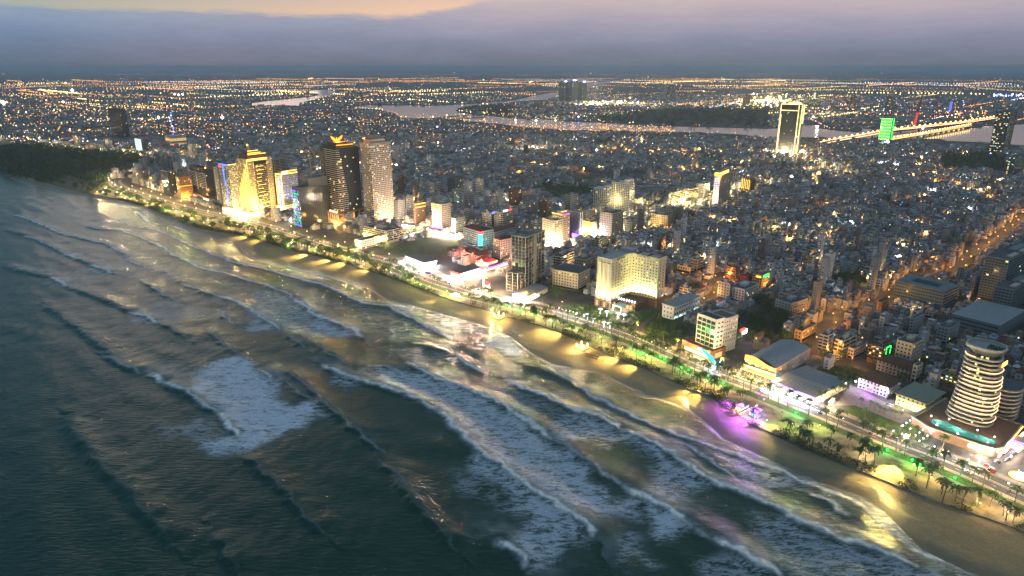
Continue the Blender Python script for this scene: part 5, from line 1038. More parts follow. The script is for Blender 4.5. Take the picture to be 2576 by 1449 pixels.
# neon street running inland past them
for i, (px, py) in enumerate(((1420, 1010), (1500, 1025), (1570, 1035), (1650, 1050), (1730, 1065), (1800, 1080), (1870, 1095), (1940, 1110), (2010, 1125), (2060, 1135))):
    x, y = G(*K(6)(px, py)); t = thing('shop_stall', ['bright yellow-white stall', 'violet and white neon stall', 'warm glowing stall'][i % 3] + ', %s along the neon street above the dark lot' % ['first', 'second', 'third', 'fourth', 'fifth', 'sixth', 'seventh', 'eighth', 'ninth', 'tenth'][i], 'stall', (x, y, 0), R(50), 'stalls along the neon street')
    MB().box(CREAM, -4, -4, 0, 4, 4, 4).obj('wall', t); MB().box([S_W, L_PUR, S_W][i % 3], -4.6, -4, 2.4, -4.1, 4, 4.6).obj('sign', t); MB().box(S_C if i % 3 == 1 else S_W, -3.6, -4.3, .4, 3.6, -4.05, 3.4).obj('shopfront', t)
    lamp('POINT', (x - 6, y - 8, 6), 42000, (1, .74, .42) if i % 3 != 1 else (.8, .6, 1), 1); FOOT.append(np.array([(x - 8, y - 8), (x + 8, y - 8), (x + 8, y + 8), (x - 8, y + 8)]))

def B_wp(x0, y0, ph, x, y):
    c, n = math.cos(ph - R(90)), math.sin(ph - R(90)); return (x0 + x * c - y * n, y0 + x * n + y * c)
# --- the sail-shaped tower at the right
sx, sy = G(*K(4)(2170, 1215)); phs = R(128); B = Bld.__new__(Bld); B.x, B.y = sx, sy; B.phi = phs; B.n = 0; B.dist = math.hypot(sx, sy)
B.e = thing('sail_tower', 'curved white tower ringed with glowing gold balcony lines, its pool deck at the foot', 'tower', (sx, sy, 0), phs - R(90))
lo, hi = 0.0, 200.0
for _ in range(40):
    m_ = (lo + hi) / 2
    if PR(*B_wp(sx, sy, phs, 14, 16), m_)[1] > K(4)(0, 262)[1]: lo = m_
    else: hi = m_
SAILH = lo - 6
def plan(w, d, ox, oy, n=36, rr=.42):
    pts = []
    for i in range(n):
        a = 2 * math.pi * i / n; c, s_ = math.cos(a), math.sin(a); e = 2.6
        pts.append((ox + w / 2 + w / 2 * math.copysign(abs(c) ** (2 / e), c), oy + d / 2 + d / 2 * math.copysign(abs(s_) ** (2 / e), s_)))
    return pts
TH = SAILH; NB = 17
litb = {3: 1, 4: 1, 5: 1, 6: 1, 7: 1, 9: 1, 10: 1, 11: 1, 13: 1}
for j in range(NB):
    t = j / (NB - 1); w, d = 28 - 5 * t ** 1.5, 33 - 8 * t; ox, oy = 3 * t, 9 * t * t * .4
    z = 8 + j * (TH - 8) / NB; o_ = plan(w, d, ox, oy); i_ = plan(w - 3.2, d - 3.2, ox + 1.6, oy + 1.6)
    MB().prism(GLASS, i_, z - .05, z + (TH - 8) / NB - .03).obj('window_band', B.e)
    MB().prism(mat('warm white balustrade', (.50, .44, .36)), o_, z, z + 1.25).obj('balcony', B.e)
    if litb.get(j): 
        arc = [(x, y, z + 1.35) for x, y in plan(w + .3, d + .3, ox - .15, oy - .15, 48)]; k = [p for p in arc[20:42]]
        MB().tube(L_PINK, k, .3, 5).obj('light_strip', B.e)
for k_, (m_, z_) in enumerate(((L_PINK, 12.5),)):
    arc = [(x, y, z_) for x, y in plan(28.4, 33.4, -.2, -.2, 48)]; MB().tube(m_, arc[30:42], .3, 5).obj('light_strip', B.e)
o_ = plan(22, 24, 3, 3.6); MB().prism(DGREY, plan(17, 19, 5, 6), TH, TH + 4).obj('penthouse', B.e)
MB().prism(ROOFG, plan(24, 26, 2, 3), TH + 4, TH + 5.2).obj('roof', B.e); MB().ring(mat('warm white balustrade'), plan(24.6, 26.6, 1.7, 2.7), plan(22.6, 24.6, 2.7, 3.7), TH + 5.2, TH + 6.6).obj('roof_rim', B.e)
b = MB()
for _ in range(60):
    x, y = 11 + rng.uniform(-4, 6), 9 + rng.uniform(-5, 5); b.face(mat('roof garden leaves', (.03, .07, .02)), (x, y, TH + 5.3), (x + 1.2, y + .3, TH + 6.2 + rng.random()), (x + .3, y + 1.2, TH + 5.9))
b.obj('roof_garden', B.e, 'stuff')
MB().tube(L_PINK, [(x, y, TH - 2) for x, y in plan(23, 25, 2.6, 3.4, 48)[14:24]], .3, 5).obj('light_strip', B.e); sign(B, L_GOLD, 14, -.4 + 3, TH - 8.5, 24, 3.2, TH - 5.5)
b = MB()
for j in range(NB):
    for _ in range(3):
        a = rng.uniform(math.pi * .9, math.pi * 1.7); t = j / (NB - 1); w, d = 28 - 5 * t ** 1.5, 33 - 8 * t; ox, oy = 3 * t, 9 * t * t * .4; z = 10 + j * (TH - 8) / NB
        if rng.random() < .35 or j == 1:
            x, y = ox + w / 2 + (w / 2 - 1.45) * math.cos(a), oy + d / 2 + (d / 2 - 1.45) * math.sin(a); b.box(W_YEL, x - 1, y - .6, z - .4, x + 1, y + .6, z + 1)
b.obj('lit_room', B.e, 'stuff')
# podium, pool
pod = [(-26, -6), (-24, -14), (-16, -17), (34, -14), (38, 42), (6, 44), (-20, 46), (-28, 30)]
MB().prism(BROWN, pod, 0, 7.2).obj('podium', B.e); MB().ring(mat('pool coping', (.32, .28, .2)), [(x * 1.03, y * 1.03) for x, y in pod], [(x * .97, y * .97) for x, y in pod], 7.2, 8.1).obj('parapet', B.e)
pool = mat('turquoise pool tiles', (.08, .42, .36), .15, var=.1); MB().prism(pool, [(-22, 22), (-22, 8), (-20, -6), (-15, -12), (-11, -10), (-10, 0), (-12, 12), (-8, 24), (-12, 34), (-19, 32)], 7.25, 7.5).obj('pool', B.e)
MB().prism(mat('turquoise pool tiles'), [(-17, 20), (-12, 18), (-11, 26), (-14, 31), (-18, 28)], 7.55, 7.9).obj('raised_pool', B.e)
for x, y in ((-10, -9), (-9, 3), (-7, 24), (-13, 35)): MB().tube(METAL, [(x, y, 7.2), (x, y, 10)], .1, 5).ball(L_WHITE, x, y, 10.4, .6).obj('deck_lamp', B.e)
for x, y in ((-12, -6), (-14, 14), (-12, 30)): lamp('POINT', (*B.wp(x, y), 11), 1500, (1, .92, .75), .5)
for i in range(7): sign(B, S_W, -22 + i * 8, -17.6, .6, -17 + i * 8, -16.4, 3.6, 'shopfront')
MB().tube(L_AMB, [(-24, -15, 6.6), (-16, -18, 6.6), (34, -15, 6.6)], .3, 4).obj('light_strip', B.e); sign(B, L_WHITE, -28, -8, 3.4, -26.5, 2, 5.6); sign(B, L_WHITE, -17, -19, 3.4, -10, -18.2, 5.6)
for i in range(6): lamp('POINT', (*B.wp(-22 + i * 10, -24), 4), 4500, (1, .72, .38), .5)
lamp('POINT', (*B.wp(-32, -8), 4), 9000, (1, .75, .45), .5)
B.foot(-30, -20, 40, 46)
# lower wing behind it
for j in range(8):
    MB().prism(GLASS, plan(26, 26, 40, -4, 20), 1 + j * 3.6, 4.5 + j * 3.6).obj('window_band', B.e); MB().prism(mat('warm white balustrade'), plan(29, 29, 38.5, -5.5, 20), 3.2 + j * 3.6, 4.4 + j * 3.6).obj('balcony', B.e)
MB().prism(ROOFD, plan(27, 27, 39.5, -4.5, 20), 29.8, 30.4).obj('roof', B.e); B.foot(36, -8, 70, 30)
SAIL = B
x, y = G(*K(4)(2490, 1265)); t = thing('kiosk', 'small shop with a violet-blue roof sign behind the sail tower car park', 'kiosk', (x, y, 0), phs - R(90))
MB().box(WHITE, -8, -6, 0, 8, 6, 4.5).obj('wall', t); MB().box(L_PUR, -8.4, -6, 4.6, -7.8, 5, 7).obj('sign', t); MB().box(S_C, -8.3, -5, .5, -8.05, 5, 3.6).obj('shopfront', t); lamp('POINT', (x - 9, y - 6, 6), 12000, (.85, .8, 1), .6)
# --- atrium block and its neighbours at the right edge
B = Bld('office_block', 'large dark block with a sunken roof atrium beside the orange street', 'building', 8, 1250, 1742, 1892, 1349, 1349, phi=128); B.h = 22
B.d = min(B.d, 75); B.w = min(B.w, 70); h = 22; WG = mat('blue grey concrete', (.17, .22, .23)); w, d = B.w, B.d; q = 13
for a in ((0, 0, w, q), (0, d - q, w, d), (0, q + .02, q, d - q - .02), (w - q, q + .02, w, d - q - .02)): B.box('wing', WG, a[0], a[1], 0, a[2], a[3], h)
B.box('atrium_floor', soil, q + .1, q + .1, 0, w - q - .1, d - q - .1, 4); B.box('atrium_pavilion', WG, q + 9, q + 9, 4, w - q - 9, d - q - 9, 12)
for a in ((.5, .5, w - .5, q - .5), (.5, d - q + .5, w - .5, d - .5), (.5, q, q - .5, d - q), (w - q + .5, q, w - .5, d - q)): B.box('roof', mat('blue grey roof felt', (.16, .20, .21), .9), *a[:2], h, *a[2:], h + .4)
B.windows('S', 1, d - 1, 2, h, 20, 5, 0, 2.0, 1.5, .02, single=False); B.windows('N', 1, w - 1, 2, h, 18, 5, 0, 2.0, 1.5, .02, single=False)
for k_, (uL, uC, uR, vB, vT, lab) in enumerate(((2100, 2330, 2700, 1290, 860, 'tall stepped slab with pale roof lights behind the atrium block, at the right edge'), (2230, 2420, 2700, 1400, 1160, 'lower glazed slab in front of the tall stepped slab, at the right edge'))):
    B = tower('office_block', lab, 'building', 8, uL, uC, uR, vB, vT, 'grid', mat('blue grey concrete'), lit=.015, phi=128, ww=2.6, wh=1.6, bay=3.6)
    for i in range(3): B.box('roof_light', PINK, B.w * (.1 + .3 * i), 2, B.h + .2, B.w * (.3 + .3 * i), 8, B.h + 2.2)
B = Bld('market_hall', 'huge flat pale-roofed hall in front of the atrium block, cut by the right edge', 'building', 8, 1830, 2300, 2900, 1650, 1400, phi=128); B.w = min(B.w, 80); B.d = min(B.d, 80); B.box('wall', WG, 0, 0, 0, B.w, B.d, 15)
for i in range(8): B.box('roof_panel', ROOFG, B.w * i / 8 + .2, -.5, 15, B.w * (i + 1) / 8 - .2, B.d + .5, 15.6)
B.windows('S', 1, B.d - 1, 1, 14, 16, 3, 0, 2.2, 1.6, .01, single=False)

# --- far: beyond and beside the river
TB = tower('office_tower', 'dark brown far slab tower standing alone at the far left, its top unlit', 'tower', 11, 1115, 1245, 1310, 880, 600, 'glass', BROWN, lit=.01, kit=False)
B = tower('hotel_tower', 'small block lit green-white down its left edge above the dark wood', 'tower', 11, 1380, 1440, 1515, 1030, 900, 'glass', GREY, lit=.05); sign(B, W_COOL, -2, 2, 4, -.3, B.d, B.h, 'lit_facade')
B = tower('hotel_tower', 'white slab with a leaning blue light mast on its broad round podium', 'tower', 11, 1795, 1815, 1850, 965, 855, 'grid', WHITE, lit=.02); 
for i in range(12): MB().ball(L_BLUE if i % 2 else em('lilac lamp', (.72, .62, 1), 4), -14 - 3 * math.sin(i), 14, 14 + i * 9.5, 2.6).obj('mast_light', B.e)
MB().tube(METAL, [(-14, 14, 0), (-14, 14, 130)], 1.0, 6).obj('mast', B.e); podium(B, BEIGE, -35, -12, B.w + 8, 40, 38, S_DIM, 2)
for q_, (a, b2, c, vb, vt, lab) in enumerate(((745, 790, 822, 965, 868, 'small amber-topped block above the dark wood'), (1065, 1100, 1138, 990, 910, 'plain white block by the bright seafront junction'), (1905, 1940, 1990, 1075, 950, 'grey slab right of the round podium'), (75, 120, 165, 880, 825, 'farthest left grey block over the dark wood'))):
    tower('apartment_block', lab, 'building', 11, a, b2, c, vb, vt, 'grid', [BEIGE, WHITE, GREY, GREY][q_], lit=.1)
# gold outlined tower
B = tower('office_tower', 'dark tower outlined in brilliant gold light, its base by the river quarter', 'tower', 14, 78, 250, 282, 1062, 548, 'glass', DGREY, lit=.01, kit=False)
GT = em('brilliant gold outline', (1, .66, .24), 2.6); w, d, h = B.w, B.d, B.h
for a in (((-1, -1, 3), (-1, -1, h)), ((-1, d, 3), (-1, d, h)), ((w, -1, 3), (w, -1, h)), ((-1, -1, h), (-1, d, h)), ((-1, -1, 3), (-1, d, 3)), ((-1, -1, h), (w, -1, h)), ((-1, -1, h * .88), (-1, d, h * .88)), ((-1, -1, 3), (w, -1, 3)), ((-1, d * .96, h * .1), (-1, d * .96, h * .8))): led(B, GT, list(a), 1.1)
B.box('annex', DGREY, w * 1.02, 4, 0, w * 2.2, d * .8, h * .97)
for x in (1.06, 1.45, 1.9, 2.18): led(B, GT, [(w * x, 3, 12 if x < 1.5 else h * .6), (w * x, 3, h * .98)], .9)
led(B, GT, [(w * 1.02, 3, h * .88), (w * 2.2, 3, h * .88)], .9); B.foot(0, 0, w * 2.3, d)
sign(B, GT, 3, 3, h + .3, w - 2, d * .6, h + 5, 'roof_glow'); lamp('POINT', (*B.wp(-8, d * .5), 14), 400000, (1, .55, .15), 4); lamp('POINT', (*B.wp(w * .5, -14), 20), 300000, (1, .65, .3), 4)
for i in range(5): lamp('POINT', (*B.wp(-18, d * (i - 1) * .5), 8), 160000, (1, .8, .6), 3)
# green dotted tower
B = tower('hotel_tower', 'tower dotted all over with green lights near the river bridge', 'tower', 14, 1100, 1212, 1238, 960, 688, 'glass', DGREY, lit=0, kit=False)
n = 8; cells = [(i, j) for i in range(n) for j in range(22)]
for i, j in cells: inst('facade_lamp', WM.setdefault('gl%d' % (j % 3 == 0), MB().ball([L_GREEN, em('yellow green lamp', (.6, 1, .15), 3)][j % 3 == 0], 0, 0, 0, 1.6, k=4).mesh('facade_lamp')), B.e, (-1.2, B.d * (i + .5) / n, B.h * (.2 + .8 * (j + .5) / 22)))
for j in range(20): inst('facade_lamp', WM['gl0'], B.e, (B.w * .5, -1.2, B.h * (.2 + .8 * (j + .5) / 20)))
lamp('POINT', (*B.wp(-10, 5), 12), 160000, (.9, .85, .9), 3)
# right-hand apartments
B = tower('apartment_tower', 'huge dark apartment slab speckled with lit rooms at the right edge', 'tower', 14, 2215, 2352, 2640, 1045, 628, 'bays', mat('dark green grey render', (.12, .16, .15)), lit=.34, bay=6, fl=5, lits=[W_YEL, W_COOL, W_WARM])
B = tower('apartment_tower', 'lower apartment block with lit rooms in front of the huge slab', 'tower', 14, 2385, 2450, 2660, 1262, 1085, 'bays', mat('dark green grey render'), lit=.25, bay=5, lits=[W_YEL, W_COOL])
# three-slab cluster beyond the river
for i, (a, b2, c, vb, vt, lab) in enumerate(((465, 520, 560, 520, 322, 'left slab of the three blue-topped grey towers beyond the river'), (556, 600, 662, 522, 312, 'middle slab of the three blue-topped grey towers beyond the river'), (664, 700, 750, 518, 325, 'right slab of the three blue-topped grey towers beyond the river'))):
    B = tower('apartment_tower', lab, 'tower', 13, a, b2, c, vb, vt, 'bays', mat('far grey render', (.22, .26, .27)), lit=.05, bay=9, fl=9, kit=False)
    for k_ in range(4): MB().ball([L_BLUE, L_WHITE, em('ice lamp', (.6, .8, 1), 8)][k_ % 3], B.w * k_ / 4, -3, B.h + 5, 5).obj('roof_lamp', B.e)
for a, b2, c, vb, vt, lab in ((1550, 1590, 1620, 470, 350, 'lone dark far tower right of the bright riverside lamps'), (2315, 2350, 2390, 560, 470, 'yellow-washed far block beside the dazzling riverside lights')):
    tower('office_tower', lab, 'tower', 13, a, b2, c, vb, vt, 'grid', DGREY if a < 2000 else YEL, lit=.04, bay=9, fl=9, kit=False)
for a, b2, c, vb, vt, lab in ((412, 480, 520, 560, 500, 'yellow-lit far hall right of the gold-outlined tower'), (455, 475, 498, 495, 430, 'thin yellow-green far tower right of the gold-outlined tower'), (1175, 1215, 1255, 610, 475, 'brown far tower dotted with amber lights behind the green tower'), (1815, 1840, 1860, 625, 520, 'slim far tower glowing blue right of the red bridge mast'), (2318, 2380, 2420, 600, 525, 'pale brown far block before the right-hand slab'), (785, 850, 910, 560, 475, 'wide brown far block with a blue roof light')):
    B = tower('office_tower', lab, 'tower', 14, a, b2, c, vb, vt, 'grid', [YEL, YEL, BROWN, DGREY, BEIGE, BROWN][[412, 455, 1175, 1815, 2318, 785].index(a)], lit=.15, bay=9, fl=9, kit=False)
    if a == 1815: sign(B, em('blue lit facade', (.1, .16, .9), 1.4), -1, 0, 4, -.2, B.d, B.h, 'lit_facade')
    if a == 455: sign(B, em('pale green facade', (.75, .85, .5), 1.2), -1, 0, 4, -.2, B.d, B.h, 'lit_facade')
# --- bridges
def deck(nm, lab, k, pts, wd, z, lc, n, mats, rad, piers=0, pm=CONC):
    P = resample(np.array([G(*K(k)(*p), z) for p in pts]), 25); t = thing(nm, lab, 'bridge', (0, 0, 0)); b = MB(); strip('deck', P, wd, z, asph, h=2.5, mb=b); b.obj('deck', t)
    for sg in (1, -1):
        L = offset(P, sg * wd / 2); MB().tube(mats[0], [(x, y, z + 1.5) for x, y in L], rad, 4).obj('railing_light', t)
    if piers:
        Q2 = resample(P, piers)
        for x, y in Q2: MB().tube(pm, [(x, y, 0), (x, y, z - 2)], 3.2, 6).obj('pier', t)
    b = MB(); Q3 = resample(P, n)
    for i, (x, y) in enumerate(Q3): b.ball(mats[1 + i % (len(mats) - 1)], x, y, z + 9, lc)
    b.obj('lamp_row', t, 'stuff'); return t, P
t, P = deck('cable_stayed_bridge', 'river bridge with a leaning red mast and a red-lit deck', 14, [(560, 935), (700, 905), (1000, 855), (1250, 805), (1460, 785), (1720, 755), (2000, 725), (2300, 680)], 30, 12, 4.0, 55, [em('red gold deck line', (1, .45, .22), 3.0), L_AMB, L_WARM], 1.6, 160)
mx_, my_ = G(*K(14)(1465, 795)); 
lo, hi = 0, 260
zz = 150.0
MB().tube(em('red lit mast', (1, .06, .04), .8), [(mx_, my_, 8), (mx_ + 9, my_ + 6, zz * .5)], [6, 4.5], 6).obj('mast', t); MB().tube(mat('red painted mast', (.35, .04, .03)), [(mx_ + 9, my_ + 6, zz * .5), (mx_ + 22, my_ + 14, zz * 1.12)], [4.5, 2.5], 6).obj('mast', t)
for i in range(7):
    k = min(len(P) - 1, int(len(P) * (.45 - .05 * i))); MB().tube(METAL, [(mx_ + 10 + 1.6 * i, my_ + 6 + i, zz * (.55 + .07 * i)), (*P[k], 13)], .5, 4).obj('cable', t)
deck('truss_bridge', 'older low bridge beside the mast bridge, edged with yellow lamps', 14, [(1230, 905), (1500, 860), (1750, 815), (2035, 762)], 12, 8, 3.4, 34, [em('yellow deck line', (1, .7, .2), 1.6), L_WARM, L_WARM], 1.0, 70)
deck('river_bridge', 'long thin bridge on paired piers left of the island', 12, [(1780, 690), (1930, 672), (2150, 655), (2300, 650)], 16, 9, 4, 140, [mat('pale concrete rail', (.4, .36, .3)), L_WARM, L_WARM], .8, 70)

x, y = G(*K(3)(935, 430)); t = thing('billboard', 'red and white neon billboard standing alone before the dark tree yard', 'billboard', (x, y, 0), R(128))
MB().box(S_C, -.4, -5, 10, .4, 3, 15).obj('panel', t); MB().box(L_RED, -.5, -1, 14, .5, 7, 17).obj('sign', t); MB().box(METAL, -.3, -4, 0, .3, -3.4, 10).obj('post', t); MB().box(METAL, -.3, 2, 0, .3, 2.6, 10).obj('post', t); lamp('POINT', (x - 5, y - 4, 12), 6000, (1, .8, .85), .6)
x, y = G(*K(3)(680, 680)); t = thing('entrance_gate', 'swooping blue-green neon whale-tail gate beside the eight-storey hotel', 'gate', (x, y, 0), R(128)); BN = em('ice blue neon', (.25, .6, 1.0), 5)
MB().tube(BN, [(0, 6, 0), (0, 4.5, 5), (0, 6.5, 9)], [1.2, .8, .3], 6).obj('arch', t); MB().tube(BN, [(0, -4, 0), (0, -2, 4), (0, -5, 7)], [1.2, .9, .3], 6).obj('arch', t); MB().tube(em('teal neon', (.05, .6, .5), 1.6), [(2, 2, 4), (8, 1, 8), (16, 0, 11), (22, 1, 14)], [1.6, 2.2, 1.6, .4], 7).obj('whale_back', t); MB().box(WHITE, -1, 8, 0, 0, 15, .6).obj('step', t)
lamp('POINT', (x - 5, y - 3, 5), 12000, (.35, .6, 1), .6)
# ---------------------------------------------------------------- city fabric
def kpoly(n, *pts): return np.array(kp(n, *pts))
FIELD = kpoly(6, (1330, 1190), (1440, 1190), (1700, 1130), (2080, 1165), (2060, 1300), (1850, 1310), (1700, 1290), (1520, 1340), (1300, 1270), (1180, 1225))
LAWN2 = kpoly(4, (760, 930), (870, 870), (1330, 1050), (1280, 1110), (1190, 1120)); PLAZA = kpoly(4, (680, 870), (830, 660), (1500, 1000), (1330, 1050), (880, 870))
LOT3 = kpoly(4, (360, 540), (720, 470), (880, 560), (880, 640), (700, 640)); FLOWER = kpoly(4, (1230, 1140), (1420, 1030), (1700, 1150), (1530, 1290))
CARPARK = kpoly(4, (2200, 1420), (2330, 1300), (2560, 1300), (2620, 1449), (2300, 1520)); YARD = kpoly(4, (370, 430), (450, 360), (720, 400), (560, 470), (400, 500))
WOODL = kpoly(5, (-520, 240), (-200, 200), (300, 265), (800, 290), (1060, 370), (1080, 430), (850, 470), (590, 520), (560, 590), (300, 560), (0, 600), (-520, 480))
WOODR = kpoly(14, (1700, 1060), (2250, 1040), (2390, 1090), (2380, 1240), (1750, 1210)); PARKM = kpoly(7, (170, 140), (330, 100), (820, 130), (815, 200), (700, 210), (660, 270), (500, 270), (280, 200))
RUIN = kpoly(2, (1700, 600), (1850, 500), (2100, 620), (2150, 960), (1950, 980), (1600, 960), (1500, 900)); ISLE = kpoly(13, (640, 700), (1300, 615), (1900, 590), (2576, 600), (2576, 785), (1300, 750))
ISLE2 = kpoly(12, (2030, 600), (2150, 570), (2500, 545), (2576, 560), (2576, 680), (2250, 640)); GARDEN = kpoly(2, (850, 620), (1180, 780), (1100, 900), (980, 960), (680, 900), (700, 760)); DLGG = kpoly(2, (-100, 560), (190, 560), (440, 640), (860, 600), (640, 760), (440, 800), (-100, 640))
WEDGE = kpoly(4, (500, 520), (780, 450), (1000, 540), (880, 650), (740, 650)); CARP2 = kpoly(4, (1540, 980), (1900, 930), (1960, 1000), (1900, 1130), (1720, 1150))
def sheet(name, P, z, m):
    mb = MB(); mb.v = [(x, y, z) for x, y in P]; mb.f = [tuple(range(len(P)))]; mb.mi = [0]; mb.mats = [m]; o = mb.obj(name, kind='structure')
    if o.data.polygons[0].normal.z < 0: o.data.flip_normals()
    return o
sheet('vacant_grass_lot', FIELD, .03, mat('rough grass', (.05, .075, .025), .95, var=.5, vscale=.06, streak=False)); sheet('lawn', LAWN2, .04, grassm); sheet('forecourt', PLAZA, .022, pave); sheet('lawn', WEDGE, .03, mat('rough grass'))
sheet('flower_garden', FLOWER, .05, grassm); sheet('car_park', CARPARK, .03, asph); sheet('car_park', YARD, .03, pave); sheet('lawn', GARDEN, .02, mat('rough grass')); sheet('forecourt', kpoly(2, (420, 640), (560, 640), (640, 690), (560, 760), (400, 700)), .05, pave); sheet('lawn', DLGG, .03, grassm); sheet('car_park', CARP2, .035, asph)
sheet('forecourt', kpoly(1, (300, 640), (620, 700), (760, 780), (1050, 720), (1360, 700), (1380, 730), (1060, 800), (1000, 900), (1380, 1010), (1330, 1060), (850, 850), (560, 790), (270, 680)), .016, pave)
sheet('sports_ground', PARKM, .05, mat('rough grass'))
STREETS = []     # (polyline, width, lamp colour, lamp watts, spacing)
def street(k, pts, wd, colr, pw, sp, m=None):
    L = resample(smooth(np.array(kp(k, *pts)), 1), 12); strip('street', L, wd, .018 + .004 * (len(STREETS) % 5), m or asph); STREETS.append((L, wd, colr, pw, sp))
OR_, WH_, YE_ = (1.0, .42, .08), (.95, .95, 1.0), (1.0, .76, .38)
street(4, [(330, 320), (560, 400), (800, 440), (1000, 480), (1120, 520)], 11, OR_, 9000, 24)
street(4, [(270, 420), (330, 320), (450, 230), (560, 130), (700, 20)], 11, OR_, 9000, 26)
street(8, [(480, 1400), (700, 1410), (960, 1400), (1060, 1300), (1200, 1270), (1300, 1170), (1440, 1080), (1520, 1010), (1640, 990), (1830, 1000), (1950, 960), (1990, 900), (2000, 830), (2150, 740), (2350, 600), (2520, 460), (2700, 330)], 9, OR_, 7500, 30)
street(7, [(1240, 450), (1330, 420), (1440, 385), (1600, 370), (1730, 370), (1880, 330), (2010, 275), (2200, 190), (2576, 90)], 14, YE_, 26000, 34)
street(7, [(320, 790), (420, 760), (500, 710), (570, 665), (700, 640), (850, 625), (1000, 600), (1200, 560)], 12, YE_, 18000, 26)
street(6, [(1380, 1000), (1500, 1040), (1700, 1060), (1860, 1100), (2080, 1145)], 14, YE_, 20000, 24)
street(1, [(1040, 760), (1200, 705), (1380, 650), (1480, 610)], 10, (1, .6, .4), 9000, 22)
street(14, [(60, 1090), (250, 1085), (400, 1120), (560, 1180), (800, 1260)], 14, YE_, 60000, 60)
street(7, [(1540, 1010), (1750, 1060), (2000, 1090), (2100, 1060), (2250, 1010)], 9, OR_, 7000, 22)
street(7, [(1540, 1240), (1700, 1290), (1900, 1300), (2080, 1260), (2100, 1080)], 9, OR_, 9000, 22)
street(11, [(0, 915), (300, 920), (800, 1010), (1200, 1040), (1500, 1060), (1750, 1080), (2000, 1110)], 16, YE_, 60000, 60)
street(13, [(40, 690), (600, 700), (900, 660), (1300, 615), (1600, 600)], 14, (1, .82, .35), 200000, 110)
PH = R(136); es = np.array([math.cos(PH), math.sin(PH)]); et = np.array([math.cos(PH - R(90)), math.sin(PH - R(90))]); O0 = np.array([344., 391.])
def hashed(n): return nr.random(n)
def gen(r0, r1, w, dpt, st, keepp, seed):
    out = []; t = -100.0; k = 0
    while t < 9000:
        two = k % 2; t += dpt * .5 + (st if not two else 0) + dpt * .5; k += 1
        n = int(16000 / w); ww = w * (.7 + .7 * hashed(n)); s = np.cumsum(ww) - 3500 + hashed(1)[0] * 30
        blk = (np.floor((s + 13 * (k // 2)) / (w * 12)) * 9.0); s = s + blk * st / 9.0 * .9
        P = O0 + s[:, None] * es + t * et; r = np.hypot(P[:, 0], P[:, 1]); m = (r > r0) & (r < r1) & (hashed(n) < keepp)
        u, v = PR(P[:, 0], P[:, 1]); m &= (u > -90) & (u < 2680) & (v < 1500)
        if m.any(): out.append(np.c_[P[m], ww[m], np.full(m.sum(), dpt * .94)])
        if t > 9000: break
    return np.vstack(out)
H1 = gen(300, 1500, 6.4, 13.5, 6.5, .93, 1); H2 = gen(1500, 2900, 9.5, 16, 8, .88, 2); H3 = gen(2900, 7800, 24, 30, 36, .42, 3)
Hs = np.vstack([H1, H2, H3]); P = Hs[:, :2]; R_ = np.hypot(P[:, 0], P[:, 1])
ok = np.ones(len(P), bool); rd = np.abs(line_sd(P, ROAD[3:])); ok &= (landward(P) > 30) | (landward(P) < -1e8)
sgn = np.sign(landward(P)); 
sea_side = line_sd(P, ROAD[3:]); ok &= (rd > np.where(R_ < 1250, 78, 40)); ok &= ~((line_sd(P, ROAD[3:]) * (line_sd(np.array([[400., 900.]]), ROAD[3:])[0]) < 0) & (rd < 900))
ok &= landward(P) * landward(np.array([[400., 900.]]))[0] > 0
for L, wd, *_ in STREETS: ok &= np.abs(line_sd(P, L)) > wd * .5 + 9
for q in FOOT:
    lo, hi = q.min(0) - 10, q.max(0) + 10; k = np.nonzero(ok & (P[:, 0] > lo[0]) & (P[:, 0] < hi[0]) & (P[:, 1] > lo[1]) & (P[:, 1] < hi[1]))[0]
    if len(k):
        c = q.mean(0); qq = c + (q - c) * (1 + 7 / np.maximum(np.hypot(*(q - c).T), 1))[:, None]; ok[k[inpoly(P[k], qq)]] = False
for q in (FIELD, LAWN2, PLAZA, LOT3, FLOWER, CARPARK, YARD, WOODL, WOODR, PARKM, RUIN, ISLE, ISLE2, GARDEN, DLGG, WEDGE, CARP2, *RIVP): ok[inpoly(P, q)] = False
for q in RIVP: ok &= ~((R_ > 2300) & (np.abs(line_sd(P, np.vstack([q, q[:1]]))) < np.where(R_ < 3600, 110, 60)))
# scattered yards and trees: thin out by slow noise
gapn = vnoise(P[:, 0] / 90, P[:, 1] / 90, 77); ok &= (gapn > .16)
Hs = Hs[ok]; P = Hs[:, :2]; R_ = R_[ok]; n = len(Hs)
u, v = PR(P[:, 0], P[:, 1])
tall = np.clip(1 - np.abs(line_sd(P, ROAD[3:]) - 60) / 520, 0, 1) * np.clip((R_ - 650) / 300, 0, 1)
fl = 1 + np.floor(hashed(n) ** 1.2 * 3.9); up = hashed(n); fl = np.where(up < .13 * tall + .006 * (R_ > 1000), fl + 3 + np.floor(hashed(n) * 5), fl); fl = np.where((up < .05 * tall * (R_ < 2200)), fl + 6, fl)
uu, vv = PR(P[:, 0], P[:, 1]); drop = np.zeros(n, bool)
for ul_, ur_, vb_, vt_, rr_ in BOX2D:
    k = (uu > ul_ - 3) & (uu < ur_ + 3) & (R_ < rr_ + 5); lim = vb_ - .16 * (vb_ - vt_)
    for _ in range(9): top = PR(P[:, 0], P[:, 1], fl * 3.3 + 3)[1]; b_ = k & (top < lim) & (fl > 1); fl = np.where(b_, fl - 1, fl)
hh = fl * 3.3 + .8 + hashed(n) * 1.5
PAL = np.array([(.42, .42, .41), (.34, .34, .34), (.28, .29, .30), (.45, .41, .34), (.50, .49, .46), (.25, .28, .29), (.36, .30, .25), (.40, .33, .22), (.22, .20, .19), (.30, .36, .38), (.48, .45, .43), (.33, .22, .17)])
